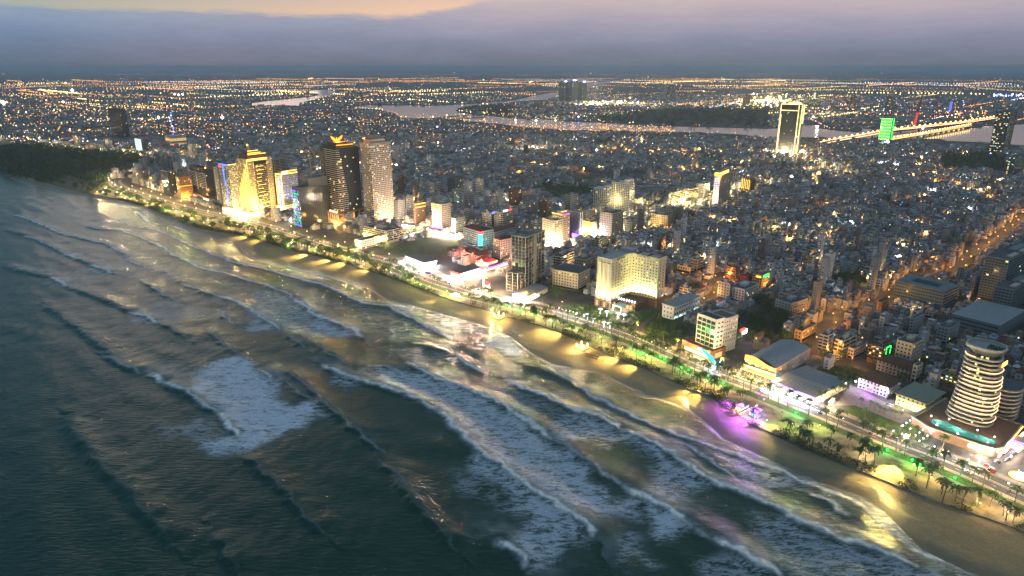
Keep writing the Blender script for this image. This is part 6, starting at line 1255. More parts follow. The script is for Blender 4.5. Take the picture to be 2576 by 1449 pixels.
PALN = ['grey', 'dull grey', 'slate grey', 'beige', 'white', 'blue-grey', 'tan', 'ochre', 'dark brown', 'pale blue', 'pinkish white', 'terracotta']
ci = nr.integers(0, len(PAL), n); cw = PAL[ci] * (.50 + .70 * hashed(n))[:, None]
RF = np.array([(.15, .15, .15), (.11, .12, .13), (.22, .22, .22), (.42, .45, .48), (.10, .05, .04), (.19, .22, .25), (.16, .10, .07), (.08, .09, .09)]); RFN = ['dark flat roof', 'near-black flat roof', 'grey flat roof', 'pale sheet roof', 'dark red tiled roof', 'blue-grey sheet roof', 'brown tiled roof', 'soot-dark roof']
ri = nr.choice(len(RF), n, p=[.24, .2, .16, .07, .08, .1, .08, .07]); cr = RF[ri] * (.8 + .35 * hashed(n))[:, None]
order = np.argsort(R_); inframe = (u > 10) & (u < 2566) & (v < 1440)
chosen = [i for i in order if inframe[i]][:290]; chs = set(chosen)
rest = np.array([i for i in range(n) if i not in chs])
class Soup:
    """many small boxes and quads in one mesh, with a colour per face"""
    def __init__(s): s.V = []; s.F = []; s.C = []; s.M = []; s.n = 0
    def boxes(s, c, hw, hd, z0, z1, col, mi, ax=None):
        m = len(c)
        if not m: return
        ax = es if ax is None else ax; ay = np.array([ax[1], -ax[0]])
        cs = [(-1, -1), (1, -1), (1, 1), (-1, 1)]; V = np.zeros((m, 8, 3), np.float32)
        for j, (a, b) in enumerate(cs):
            q = c + a * hw[:, None] * ax + b * hd[:, None] * ay
            V[:, j, :2] = q; V[:, j + 4, :2] = q; V[:, j, 2] = z0; V[:, j + 4, 2] = z1
        base = s.n + np.arange(m)[:, None, None] * 8; Fq = np.array([(4, 7, 6, 5), (0, 4, 5, 1), (1, 5, 6, 2), (2, 6, 7, 3), (3, 7, 4, 0)])[None]
        s.V.append(V.reshape(-1, 3)); s.F.append((base + Fq).reshape(-1, 4)); s.C.append(np.repeat(col, 5, 0)); s.M.append(np.full(m * 5, mi)); s.n += m * 8
        return (m, s.C[-1])
    def quads(s, c, z, du, hw, hh, col, mi):
        m = len(c)
        if not m: return
        V = np.zeros((m, 4, 3), np.float32)
        for j, (a, b) in enumerate(((-1, -1), (1, -1), (1, 1), (-1, 1))): V[:, j, :2] = c + a * hw[:, None] * du; V[:, j, 2] = z + b * hh
        s.V.append(V.reshape(-1, 3)); s.F.append(s.n + np.arange(m * 4).reshape(-1, 4)); s.C.append(col); s.M.append(np.full(m, mi)); s.n += m * 4
    def tri_soup(s, V, col, mi):      # V: m,3,3
        m = len(V); s.V.append(V.reshape(-1, 3).astype(np.float32)); s.T = getattr(s, 'T', []); s.T.append(s.n + np.arange(m * 3).reshape(-1, 3)); s.C.append(col); s.M.append(np.full(m, mi)); s.n += m * 3
    def build(s, name, mats, kind='stuff'):
        me = bpy.data.meshes.new(name); V = np.vstack(s.V); me.vertices.add(len(V)); me.vertices.foreach_set('co', V.astype(np.float32).ravel())
        if s.F: F = np.vstack(s.F).astype(np.int32); li = F.ravel(); tot = np.full(len(F), 4, np.int32)
        else: F = np.vstack(s.T).astype(np.int32); li = F.ravel(); tot = np.full(len(F), 3, np.int32)
        me.loops.add(len(li)); me.loops.foreach_set('vertex_index', li); me.polygons.add(len(tot)); me.polygons.foreach_set('loop_start', (np.cumsum(tot) - tot).astype(np.int32)); me.polygons.foreach_set('loop_total', tot)
        me.polygons.foreach_set('material_index', np.concatenate(s.M).astype(np.int32)); me.update(calc_edges=True)
        a = me.attributes.new('Col', 'FLOAT_COLOR', 'FACE'); C = np.vstack(s.C); a.data.foreach_set('color', np.c_[C, np.ones(len(C))].astype(np.float32).ravel())
        for m in mats: me.materials.append(m)
        o = link(bpy.data.objects.new(name, me)); o['kind'] = kind; return o
LC = np.array([(1, .62, .22), (1, .80, .42), (.85, .95, 1.), (.75, 1., .78), (1, .45, .12), (.35, .45, 1.), (1, .2, .15)]); LP = np.array([.34, .26, .16, .12, .08, .025, .015])
def city(ids, name, seedtag):
    S_ = Soup(); p, w, d, h = P[ids], Hs[ids, 2] * .47, Hs[ids, 3] * .5, hh[ids]; m = len(ids)
    S_.boxes(p, w, d, 0, h, cw[ids], 0); cc = S_.C[-1]; cc[0::5] = cr[ids]      # top face takes the roof colour
    k = hashed(m) < .6; S_.boxes(p[k] + (hashed(k.sum()) - .5)[:, None] * d[k][:, None] * np.array([es[1], -es[0]]), w[k] * .45, d[k] * .22, h[k] - .1, h[k] + 2.4, cw[ids][k], 0)
    k = hashed(m) < .28; tin = np.array([(.50, .54, .58), (.42, .40, .40), (.36, .20, .14), (.30, .36, .42)])[nr.integers(0, 4, k.sum())]
    S_.boxes(p[k] + (hashed(k.sum()) - .5)[:, None] * d[k][:, None] * .8 * np.array([es[1], -es[0]]), w[k] * .92, d[k] * .3, h[k] + 2.5, h[k] + 2.62, tin, 0)
    # windows on the two street faces and the gable
    F_ = fl[ids]
    for (dirv, hw_, off, nw) in ((es, w, d, 2), (-et, d, w, 3)):
        nrm = -et if dirv is es else -es; 
        for j in range(12):
            for q in range(nw):
                k = (F_ > j) & ((hashed(m) < .85) if dirv is es else (hashed(m) < .3))
                if not k.any(): continue
                c = p[k] + nrm * (off[k] + .06)[:, None] + dirv * ((q + .5) / nw * 2 - 1) * hw_[k][:, None]; z = 1.9 + j * 3.3 + np.zeros(k.sum()); ln = k.sum()
                lit = hashed(ln) < (.075 + .04 * (j == 0)); colr = np.full((ln, 3), .03); far = np.clip(R_[ids][k] / 1400, 1, 2.0)
                L_ = LC[nr.choice(len(LC), ln, p=LP)] * (.35 + 1.7 * hashed(ln) ** 2)[:, None]
                for mm, mi, cl in ((lit, 2, L_), (~lit, 1, colr)):
                    S_.quads(c[mm], z[mm], dirv, np.full(mm.sum(), .75) * np.where(mi == 2, far[mm], 1.0), .75 * np.where(mi == 2, far[mm], 1.0) if mi == 2 else .75, cl[mm], mi)
    return S_.build(name, [M_ATTR, GLASS, M_GLOWA])
# Soup.quads takes a per-item half height too
def _q(s, c, z, du, hw, hh_, col, mi):
    m = len(c)
    if not m: return
    V = np.zeros((m, 4, 3), np.float32); hh_ = np.broadcast_to(hh_, (m,))
    for j, (a, b) in enumerate(((-1, -1), (1, -1), (1, 1), (-1, 1))): V[:, j, :2] = c + a * hw[:, None] * du; V[:, j, 2] = z + b * hh_
    s.V.append(V.reshape(-1, 3)); s.F.append(s.n + np.arange(m * 4).reshape(-1, 4)); s.C.append(col); s.M.append(np.full(m, mi)); s.n += m * 4
Soup.quads = _q
near_ = rest[R_[rest] < 2900]; far_ = rest[R_[rest] >= 2900]
city(near_, 'dense_houses', 1)
S_ = Soup(); S_.boxes(P[far_], Hs[far_, 2] * .45, Hs[far_, 3] * .45, 0, hh[far_], cw[far_], 0); S_.C[-1][0::5] = cr[far_]; S_.build('far_houses', [M_ATTR])

# ---- labels that single things out
ANCH = []
def anchor(nm, k, x, y): ANCH.append((nm, *G(*K(k)(x, y))))
for a in (('L-shaped hotel', 2, 540, 590), ('frame tower', 1, 1550, 880), ('white tall hotel', 2, 1390, 960), ('timber restaurant', 3, 1200, 700), ('grey-roofed hall', 3, 1600, 950), ('white motel', 4, 1150, 700), ('yellow-lit motel', 4, 1550, 880),
          ('sail tower', 4, 2200, 1200), ('atrium block', 8, 1600, 1350), ('beige tower', 4, 1400, 480), ('green neon', 4, 1080, 440), ('magenta shop', 4, 590, 330), ('orange junction', 8, 1050, 1380), ('amber block', 7, 2500, 1150), ('deep red block', 7, 2360, 1130), ('small cream hotel', 7, 600, 1130),
          ('dark grass lot', 6, 1700, 1240), ('beige high-rise', 6, 1200, 1000), ('golden tower', 5, 2100, 900), ('violet beach bar', 3, 900, 1140), ('star lamp garden', 4, 1480, 1160), ('dark tree yard', 2, 1900, 800), ('red-roofed house', 1, 1030, 640), ('neon junction', 1, 900, 820), ('lantern platform', 2, 70, 960), ('street bend', 8, 1950, 960), ('blue-roofed block', 8, 190, 1260), ('grey round block', 8, 430, 940), ('palm gap', 15, 1220, 430), ('curved cream hall', 7, 1550, 520), ('wide beige tower', 7, 1000, 640), ('stepped slab', 8, 2300, 1200)): anchor(*a)
U9 = 'first second third fourth fifth sixth seventh eighth ninth'.split()
ORD = ['nearest'] + [a + ' nearest' for a in U9[1:] + 'tenth eleventh twelfth thirteenth fourteenth fifteenth sixteenth seventeenth eighteenth nineteenth twentieth'.split()]
for t_, t2 in (('twenty', 'thirtieth'), ('thirty', 'fortieth'), ('forty', 'fiftieth'), ('fifty', 'sixtieth'), ('sixty', 'seventieth'), ('seventy', 'eightieth')): ORD += [t_ + '-' + o + ' nearest' for o in U9] + [t2 + ' nearest']
def label_all(items):      # items: (object, phrase, x, y)
    g_ = {}
    for o, ph_, x, y in items:
        a = min(ANCH, key=lambda a: math.hypot(a[1] - x, a[2] - y)); u1, v1 = PR(x, y); u0, v0 = PR(a[1], a[2])
        rel = ('left of' if u1 < u0 else 'right of') if abs(u1 - u0) > 1.2 * abs(v1 - v0) else ('behind' if v1 < v0 else 'before')
        g_.setdefault((ph_, a[0], rel), []).append((math.hypot(a[1] - x, a[2] - y), id(o), o))
    for (ph_, a, rel), L in g_.items():
        L.sort(key=lambda q: q[0])
        for i, (_, _, o) in enumerate(L): 
                lb = f'{ph_}, {ORD[i]} {rel} the {a}' if len(L) > 1 else f'{ph_}, {rel} the {a}'
                if len(re.findall(r"[A-Za-z]+", lb)) > 16: lb = lb.replace(' the ', ' ')
                if len(re.findall(r"[A-Za-z]+", lb)) > 16: lb = lb.replace(' house with ', ' house, ').replace(' and ', ', ')
                o['label'] = lb
NUMW = ['', 'one', 'two', 'three', 'four', 'five', 'six', 'seven', 'eight', 'nine', 'ten', 'eleven', 'twelve', 'thirteen', 'fourteen', 'fifteen']
def mcol(c, pre='wall paint'):
    k = f'{pre} {c[0]:.2f} {c[1]:.2f} {c[2]:.2f}'; return mat(k, c)
items = []; wallm = [mcol(tuple(c), 'wall paint ' + PALN[i]) for i, c in enumerate(PAL)]; roofm = [mcol(tuple(c), 'roof ' + RFN[i]) for i, c in enumerate(RF)]; SL = {}
UB = MB().box(WHITE, -.5, -.5, 0, .5, .5, 1).v
def unit(m, nm):
    k = ('unit', m.name, nm)
    if k not in SL: SL[k] = MB().box(m, -.5, -.5, 0, .5, .5, 1).mesh(nm)
    return SL[k]
for i in chosen:
    x, y = P[i]; w, d, h = Hs[i, 2] * .94, Hs[i, 3], hh[i]; F_ = int(fl[i]); t = thing('house', None, 'house', (x, y, 0), PH - R(90), 'small houses of the dense quarter'); wm, rm = wallm[ci[i]], roofm[ri[i]]
    # local X = et (inland), Y = es
    inst('wall', unit(wm, 'wall'), t, (0, 0, 0), 0, (d, w, h)); tiled = ri[i] in (4, 6)
    if tiled:
        k = ('gable', rm.name)
        if k not in SL: SL[k] = MB().prism(rm, [(-.54, -.54), (.54, -.54), (.54, .54), (-.54, .54)], 0, 1, [(-.4, -.02), (.4, -.02), (.4, .02), (-.4, .02)]).mesh('roof')
        inst('roof', SL[k], t, (0, 0, h), 0, (d, w, 2.6))
    else:
        inst('roof', unit(rm, 'roof'), t, (0, 0, h), 0, (d * .95, w * .95, .12)); k = ('par', wm.name)
        if k not in SL:
            b = MB(); b.box(wm, -.5, -.5, 0, .5, -.46, 1).box(wm, -.5, .46, 0, .5, .5, 1).box(wm, -.5, -.46, 0, -.48, .46, 1).box(wm, .48, -.46, 0, .5, .46, 1); SL[k] = b.mesh('parapet')
        inst('parapet', SL[k], t, (0, 0, h), 0, (d, w, .9)); inst('stair_head', unit(wm, 'stair_head'), t, (d * rng.uniform(-.2, .25), 0, h + .12), 0, (3.6, w * .6, 2.5))
        if rng.random() < .35: inst('tin_canopy', unit(mat(rng.choice(['tin sheet pale', 'tin sheet rust']), rng.choice([(.5, .53, .56), (.34, .2, .14)]), .6), 'tin_canopy'), t, (-d * .25, 0, h + 2.7), 0, (d * .4, w * .95, .12))
        if rng.random() < .6:
            if 'tank' not in SL: SL['tank'] = MB().tube(METAL, [(0, 0, .9), (0, 0, 2.5)], .75, 8).tube(METAL, [(0, 0, 0), (0, 0, .9)], .15, 4).mesh('water_tank')
            inst('water_tank', SL['tank'], t, (d * .36, rng.uniform(-.2, .2) * w, h + .12))
    lit_any = False
    for j in range(F_):
        nwin = 2 if w > 6.5 else 1
        for q in range(nwin):
            g_ = rng.choice(LITS) if rng.random() < .10 else GLASS; lit_any |= g_ is not GLASS; kk = (1.3, 1.6, g_.name, 'f')
            if kk not in WM: WM[kk] = win_mesh(1.3, 1.6, g_, FRAMEW).mesh('window')
            inst('window', WM[kk], t, (-d / 2, (q + .5) / nwin * w - w / 2, 1.9 + j * 3.3), R(-90))
        if rng.random() < .5:
            kk = (1.0, 1.2, 'x')
            if kk not in WM: WM[kk] = win_mesh(.9, 1.1, GLASS, FRAMEW).mesh('window')
            inst('window', WM[kk], t, (rng.uniform(-.35, .35) * d, -w / 2, 2.0 + j * 3.3))
        if j and rng.random() < .5: inst('balcony', unit(wm, 'balcony'), t, (-d / 2 - .55, 0, j * 3.3 - .1), 0, (1.1, w * .8, .95))
    items.append((t, f'{PALN[ci[i]]} {NUMW[min(F_, 15)]}-storey house with {"lit window and " if lit_any else ""}{RFN[ri[i]]}', x, y))
label_all(items)

# ---------------------------------------------------------------- vegetation
def leafmat(nm, c, tr=.0):
    if nm in MATS: return MATS[nm]
    m = bpy.data.materials.new(nm); m.use_nodes = True; m.node_tree.nodes.clear(); N = NT(m.node_tree); g = N.a('ShaderNodeNewGeometry').outputs['Position']
    k = N.mr(N.noise(g, .6, 3.0), .3, .7, .45, 1.6); b = N.a('ShaderNodeBsdfPrincipled', {'Roughness': .6, 'Specular IOR Level': .3})
    N.l.new(N.a('ShaderNodeVectorMath', {0: c, 1: N.a('ShaderNodeCombineXYZ', {0: k, 1: k, 2: k}).outputs[0]}, operation='MULTIPLY').outputs[0], b.inputs['Base Color'])
    o = N.a('ShaderNodeOutputMaterial'); N.l.new(b.outputs[0], o.inputs[0]); MATS[nm] = m; return m
PALML = leafmat('palm leaf', (.055, .10, .022)); LEAF = leafmat('broad leaf', (.042, .085, .02)); BARK = mat('palm bark', (.17, .13, .09), .9, streak=False)
def frond(seed, L=3.6, droop=1.0):
    r = random.Random(seed); b = MB(); n = 6; pts = []
    for i in range(n + 1):
        t = i / n; pts.append((L * t * (1 - .12 * t), 0, 1.25 * math.sin(t * 2.1) * .75 - droop * 1.7 * t ** 2.2))
    for i in range(n):
        w0 = .62 * math.sin(math.pi * min(1, .18 + .82 * i / n)) ** .7; w1 = .62 * math.sin(math.pi * min(.97, .18 + .82 * (i + .55) / n)) ** .7
        for sg in (1, -1):
            a, c = np.array(pts[i]), np.array(pts[i + 1]); dd = -.32
            b.face(PALML, a, a + (c - a) * .75, a + (c - a) * .9 + np.array([.22, sg * w1, dd * w1 - .1 * r.random()]), a + (c - a) * .1 + np.array([.25, sg * w0, dd * w0]))
    return b
FR = [frond(i, 3.0 + .5 * (i % 3), .6 + .35 * i).mesh('frond') for i in range(4)]
def palm_mesh(seed, nf=15):
    r = random.Random(seed); V = []; b = MB()
    for k in range(nf):
        src = FR[(k + seed) % 4]; a = 2 * math.pi * k / nf + r.uniform(-.15, .15); tl = r.uniform(-.35, .45)
        base = len(b.v)
        for v_ in src.vertices:
            x, y, z = v_.co; x2 = x * math.cos(tl) - z * math.sin(tl); z2 = x * math.sin(tl) + z * math.cos(tl); b.v.append((x2 * math.cos(a) - y * math.sin(a), x2 * math.sin(a) + y * math.cos(a), z2))
        for p_ in src.polygons: b.f.append(tuple(base + q for q in p_.vertices)); b.mi.append(b.slot(PALML))
    return b.mesh('crown')
TR = []
for q in range(4):
    r = random.Random(q + 50); lx, ly = r.uniform(-.9, .9), r.uniform(-.9, .9); TR.append((MB().tube(BARK, [(0, 0, 0), (lx * .15, ly * .15, 2.4), (lx * .5, ly * .5, 5.2), (lx, ly, 8.2)], [.26, .19, .15, .13], 6).mesh('trunk'), lx, ly))
CR = [palm_mesh(q) for q in range(5)]; PALMS = []; pitems = []
def palm(x, y, where, scl=1.0, single=False, parts=True):
    q = rng.randrange(4); tm, lx, ly = TR[q]; s_ = scl * rng.uniform(.85, 1.15); t = thing('coconut_palm', None, 'palm tree', (x, y, 0), rng.uniform(0, 6.28), 'coconut palms along the beach road'); t.scale = (s_, s_, s_)
    inst('trunk', tm, t)
    if single:
        for k in range(13):
            f = inst('frond', FR[rng.randrange(4)], t, (lx, ly, 8.1)); f.rotation_euler = (0, rng.uniform(-.45, .4), 2 * math.pi * k / 13 + rng.uniform(-.15, .15))
    else: inst('crown', CR[rng.randrange(5)], t, (lx, ly, 8.1), rng.uniform(0, 6.28))
    pitems.append((t, f'{"tall" if s_ > 1.05 else "short" if s_ < .9 else "mid-height"} coconut palm {where}', x, y)); return t
# row on the strip between road and path
RowL = offset(RS, SEAW * 14.2); RowL = RowL[(RowL[:, 1] < 1180) & (RowL[:, 1] > 330)]; RowP = resample(RowL, 8.8)
cnt = 0
for x, y in RowP:
    u_, v_ = PR(x, y)
    if 1120 < u_ < 1180 or (1290 < u_ < 1345): continue
    if rng.random() < (.9 if u_ > 1400 else .45): r_ = math.hypot(x, y); palm(x + rng.uniform(-1.5, 1.5), y + rng.uniform(-1.5, 1.5), 'by the road', 1.7, single=r_ < 640); cnt += 1
for x, y in resample(offset(RS, -SEAW * 15.5)[(RS[:, 1] > 330) & (RS[:, 1] < 800)], 19):
    if rng.random() < .6: palm(x, y, 'inland of the road', 1.35, single=math.hypot(x, y) < 600)
# garden belt
Pm = PS[(PS[:, 1] > 330) & (PS[:, 1] < 1250)]; allp = []
GEL = []
for x, y in resample(Pm, 4.2):
    if len(allp) > 185: break
    u_, v_ = PR(x, y); a = to_prom(np.array([x, y])); j = int(np.hypot(*(RS - (x, y)).T).argmin()); c = RS[j]; dd = np.hypot(*(c - (x, y)))
    if dd < 24: continue
    den = .78 if u_ > 1850 else .5 if u_ > 1500 else .62 if u_ > 1190 else .05 if u_ > 1080 else .35
    if 2180 < u_ < 2270 or 1850 < u_ < 1960: den = .22
    if rng.random() < den:
        f = rng.uniform(.03, max(.06, 1 - 27 / dd)) ** 1.25; px, py = x + (c[0] - x) * f, y + (c[1] - y) * f; allp.append((px, py)); palm(px, py, 'above the beach', rng.uniform(1.35, 1.8), single=math.hypot(px, py) < 560)
for k in range(14): px, py = G(*K(2)(240 + rng.uniform(-30, 380), 700 + rng.uniform(-20, 60))); palm(px, py, 'in the hotel garden', .95)
for (a, b2) in ((935, 870), (1028, 905), (1068, 920), (1122, 940), (1170, 965), (1225, 985), (1280, 1000), (1325, 1005)): px, py = G(*K(4)(a, b2)); palm(px, py, 'on the motel lawn', .8)
for (a, b2) in ((700, 770), (760, 780), (790, 720), (640, 790), (720, 690)): px, py = G(*K(4)(a, b2)); palm(px, py, 'behind the hall', 1.2)
label_all(pitems)
def crown_tris(r, n, rad, hz, leaf, z0):
    a = r.uniform(0, 2 * math.pi, n); cz = r.uniform(-1, 1, n); q = np.sqrt(1 - cz ** 2); rr = r.uniform(.55, 1, n) ** .5; lump = 1 + .22 * np.sin(a * 3 + r.uniform(0, 6)) + .18 * np.sin(cz * 5 + a * 2)
    c = np.c_[q * np.cos(a) * rad, q * np.sin(a) * rad, cz * hz] * (rr * lump)[:, None] + (0, 0, z0)
    d1 = r.normal(0, 1, (n, 3)); d1 /= np.linalg.norm(d1, axis=1)[:, None]; d2 = np.cross(d1, r.normal(0, 1, (n, 3))); d2 /= np.linalg.norm(d2, axis=1)[:, None]
    return np.stack([c - d1 * leaf, c + d1 * leaf * .8 + d2 * leaf * .5, c + d2 * leaf * 1.1], 1)
def soup_mesh(T3, m, nm):
    me = bpy.data.meshes.new(nm); V = T3.reshape(-1, 3); me.from_pydata(V.tolist(), [], np.arange(len(V)).reshape(-1, 3).tolist()); me.materials.append(m); me.update(); return me
rg = np.random.default_rng(5); CROWNS = [soup_mesh(crown_tris(rg, 420, 3.6 + .3 * q, 2.6 + .3 * (q % 2), .62, 5.6), LEAF, 'crown') for q in range(5)]
TRK = MB().tube(BARK, [(0, 0, 0), (.1, 0, 2), (.2, .1, 4.8)], [.28, .22, .12], 6).tube(BARK, [(.1, 0, 2.4), (1.3, .4, 4.6)], [.14, .06], 5).tube(BARK, [(.1, 0, 2.6), (-1.1, -.6, 4.8)], [.13, .06], 5).mesh('trunk')
titems = []
def tree(x, y, s_, where):
    t = thing('broadleaf_tree', None, 'tree', (x, y, 0), rng.uniform(0, 6.28), 'broadleaf trees of the town'); t.scale = (s_,) * 3; inst('trunk', TRK, t); inst('crown', CROWNS[rng.randrange(5)], t, (0, 0, 0), rng.uniform(0, 6.28)); titems.append((t, f'{"large" if s_ > 1.25 else "small" if s_ < .85 else "middling"} tree {where}', x, y))
def scatter(poly, n):
    lo, hi = poly.min(0), poly.max(0); out = []
    while len(out) < n:
        q = np.array([[rng.uniform(lo[0], hi[0]), rng.uniform(lo[1], hi[1])]])
        if inpoly(q, poly)[0]: out.append(q[0])
    return out
for p_ in scatter(RUIN, 52): tree(*p_, rng.uniform(1., 1.7), 'in the dark tree yard')
for p_ in scatter(GARDEN, 16): tree(*p_, rng.uniform(.7, 1.1), 'in the unlit lot')
for (a, b2) in ((700, 1110), (760, 1130), (820, 1120), (860, 1060), (900, 1090), (800, 1060), (740, 1070), (930, 1120)): px, py = G(*K(8)(a, b2)); tree(px, py, 1.5, 'of the dark grove')
for (k, a, b2) in ((4, 1400, 560), (4, 1350, 640), (4, 1480, 700), (4, 1560, 640), (4, 560, 400), (4, 380, 330), (4, 600, 390), (4, 740, 400), (4, 1120, 1110), (4, 1480, 500), (4, 1600, 500), (4, 1700, 420), (4, 1780, 380), (4, 1850, 620), (4, 1950, 640), (8, 2050, 870), (8, 2020, 960), (8, 1900, 1250), (8, 1950, 1300), (8, 500, 1400), (8, 560, 1350), (8, 850, 1420), (8, 1900, 1320), (6, 1950, 1290), (6, 2010, 1260), (6, 1990, 1310), (7, 430, 1190), (7, 520, 1210), (7, 640, 1200), (7, 450, 1240), (7, 1640, 990), (7, 1580, 1080), (7, 1640, 1100), (7, 1850, 1180), (7, 1760, 1200), (6, 1250, 1240), (6, 1290, 1220), (7, 1740, 300), (7, 1820, 290)): px, py = G(*K(k)(a, b2)); tree(px, py, rng.uniform(.9, 1.4), 'among the town houses')
# far-left shore belt of round trees
bl = Pm[0:1]; Lf = PS[(PS[:, 1] > 880) & (PS[:, 1] < 1700)]
for x, y in resample(Lf, 9):
    c = RS[int(np.hypot(*(RS - (x, y)).T).argmin())]; dd = np.hypot(*(c - (x, y)))
    if dd > 20 and rng.random() < .72: f = rng.uniform(.05, max(.1, 1 - 18 / dd)); tree(x + (c[0] - x) * f, y + (c[1] - y) * f, rng.uniform(.9, 1.6), 'of the shore garden')
label_all(titems)
def woods(name, poly, n, leaf, hz, m=LEAF, per=16, rad=7):
    lo, hi = poly.min(0), poly.max(0); q = np.c_[rg.uniform(lo[0], hi[0], n * 3), rg.uniform(lo[1], hi[1], n * 3)]; q = q[inpoly(q, poly)][:n]; T3 = []
    base = [crown_tris(rg, per, rad, hz * .45, leaf, hz * .6) for _ in range(6)]
    for i, (x, y) in enumerate(q): T3.append(base[i % 6] * (1, 1, rg.uniform(.7, 1.3)) + (x, y, 0))
    o = link(bpy.data.objects.new(name, soup_mesh(np.vstack(T3), m, name))); o['kind'] = 'stuff'; return o
woods('wood', WOODL, 1100, 3.4, 14, per=22, rad=10); woods('wood', WOODR, 260, 3.2, 14, per=20, rad=9); woods('park_trees', PARKM, 60, 2.6, 10, per=18); woods('island_trees', ISLE, 500, 6, 14, rad=18, per=14); woods('island_trees', ISLE2, 160, 5, 12, rad=14, per=14)
# trees in the gaps of the dense quarter, as one mass
q = np.c_[rg.uniform(-2600, 2600, 16000), rg.uniform(450, 3600, 16000)]; g_ = vnoise(q[:, 0] / 90, q[:, 1] / 90, 77); k = ((g_ < .17) | (rg.random(len(q)) < .05)) & (np.sign(landward(q)) == np.sign(landward(np.array([[400., 900.]]))[0])) & (np.abs(line_sd(q, ROAD[3:])) > 30)
for L, wd, *_ in STREETS: k &= np.abs(line_sd(q, L)) > wd * .5 + 4
for z_ in FOOT + [FIELD, LAWN2, PLAZA, FLOWER, CARPARK, YARD, PARKM, CARP2, *RIVP]: k &= ~inpoly(q, z_)
u_, v_ = PR(q[:, 0], q[:, 1]); k &= (u_ > -60) & (u_ < 2640); q = q[k][:2600]; base = [crown_tris(rg, 46, 4.4, 3.2, .95, 6.5) for _ in range(6)]
o = link(bpy.data.objects.new('street_trees', soup_mesh(np.vstack([base[i % 6] * rg.uniform(.8, 1.4) + (x, y, 0) for i, (x, y) in enumerate(q)]), LEAF, 'street_trees'))); o['kind'] = 'stuff'
# undergrowth along the garden belt
T3 = []; bs = [crown_tris(rg, 26, 1.7, 1.1, .5, .9) for _ in range(6)]
for x, y in resample(PS[(PS[:, 1] > 330) & (PS[:, 1] < 1500)], 1.6):
    u_, v_ = PR(x, y)
    if (2190 < u_ < 2260) or (1090 < u_ < 1180) or (1880 < u_ < 1940): continue
    c = RS[int(np.hypot(*(RS - (x, y)).T).argmin())]; dd = np.hypot(*(c - (x, y)))
    if vnoise(np.array([x / 22]), np.array([y / 22]), 90)[0] < .30: continue
    for _ in range(2):
        f = rng.uniform(.0, .30) ** 1.3 * (1 if dd > 30 else .3); T3.append(bs[rng.randrange(6)] * rng.uniform(.8, 1.7) + (x + (c[0] - x) * f + rng.uniform(-1, 1), y + (c[1] - y) * f + rng.uniform(-1, 1), 0))
o = link(bpy.data.objects.new('undergrowth', soup_mesh(np.vstack(T3), LEAF, 'undergrowth'))); o['kind'] = 'stuff'
T3 = [bs[rng.randrange(6)] * (1.2, 1.2, .7) + (*p_, 0) for p_ in scatter(FLOWER, 160)] + [bs[rng.randrange(6)] * 1.3 + (*p_, 0) for p_ in scatter(WEDGE, 60)] + [bs[rng.randrange(6)] * 1.1 + (*p_, 0) for p_ in scatter(DLGG, 150)]
o = link(bpy.data.objects.new('garden_shrubs', soup_mesh(np.vstack(T3), LEAF, 'garden_shrubs'))); o['kind'] = 'stuff'

# ---------------------------------------------------------------- lamps
litems = []; LMP = {}
def street_lamp(x, y, hgt, colr, nm, phrase, power, rad=.55, em_s=5, parent_kind='street_lamp', pole=True, arm=True, group='street lamps'):
    m = em('lamp head ' + nm, colr, em_s); k = (nm, hgt, rad)
    if k not in LMP:
        LMP[k] = (MB().tube(METAL, [(0, 0, 0), (0, 0, hgt - .3)] + ([(.8, 0, hgt)] if arm else []), [.14, .09] + ([.06] if arm else []), 5).mesh('pole'), MB().ball(m, 0, 0, 0, rad).mesh('lamp_head'))
    t = thing(parent_kind, None, 'street lamp', (x, y, 0), rng.uniform(0, 6.28), group)
    if pole: inst('pole', LMP[k][0], t)
    inst('lamp_head', LMP[k][1], t, (.8 if arm else 0, 0, hgt + .2)); litems.append((t, phrase, x, y))
    if power: lamp('POINT', (x, y, hgt + 1.6), power, colr, .8, parent=None)
    return t
Lr = offset(RS, SEAW * 11.0); Lr = Lr[(Lr[:, 1] > 330)]; near_l = resample(Lr, 42)
for i, (x, y) in enumerate(near_l):
    r_ = math.hypot(x, y)
    if r_ > 2100: continue
    street_lamp(x, y, 9.5, (1.0, .70, .34), 'warm white', 'tall warm lamp on the beach road', 13000 + 9 * r_, rad=.5 + r_ / 2600)
for i, (x, y) in enumerate(resample(offset(RS, -SEAW * 11.5)[(RS[:, 1] > 330)], 55)):
    if math.hypot(x, y) < 1900: street_lamp(x, y, 9.5, (1.0, .60, .20), 'sodium', 'yellow lamp on the inland pavement', 12000 + 8 * math.hypot(x, y), rad=.4 + math.hypot(x, y) / 3200)
for L, wd, colr, pw, sp in STREETS:
    Q_ = resample(L, sp); nm = {OR_: 'orange', WH_: 'white', YE_: 'yellow white'}.get(colr, 'mixed %.1f' % colr[1])
    for i, (x, y) in enumerate(Q_):
        d = L[min(len(L) - 1, int(i * len(L) / len(Q_)) + 1)] - L[max(0, int(i * len(L) / len(Q_)) - 1)]; nn = np.array([-d[1], d[0]]) / max(np.hypot(*d), .1) * wd * .5 * (1 if i % 2 else -1); r_ = math.hypot(x, y)
        street_lamp(x + nn[0], y + nn[1], 8, colr, nm, f'{"orange" if colr == OR_ else "yellow-white"} lamp on a lit street', pw, rad=.42 + r_ / 2400, em_s=3)
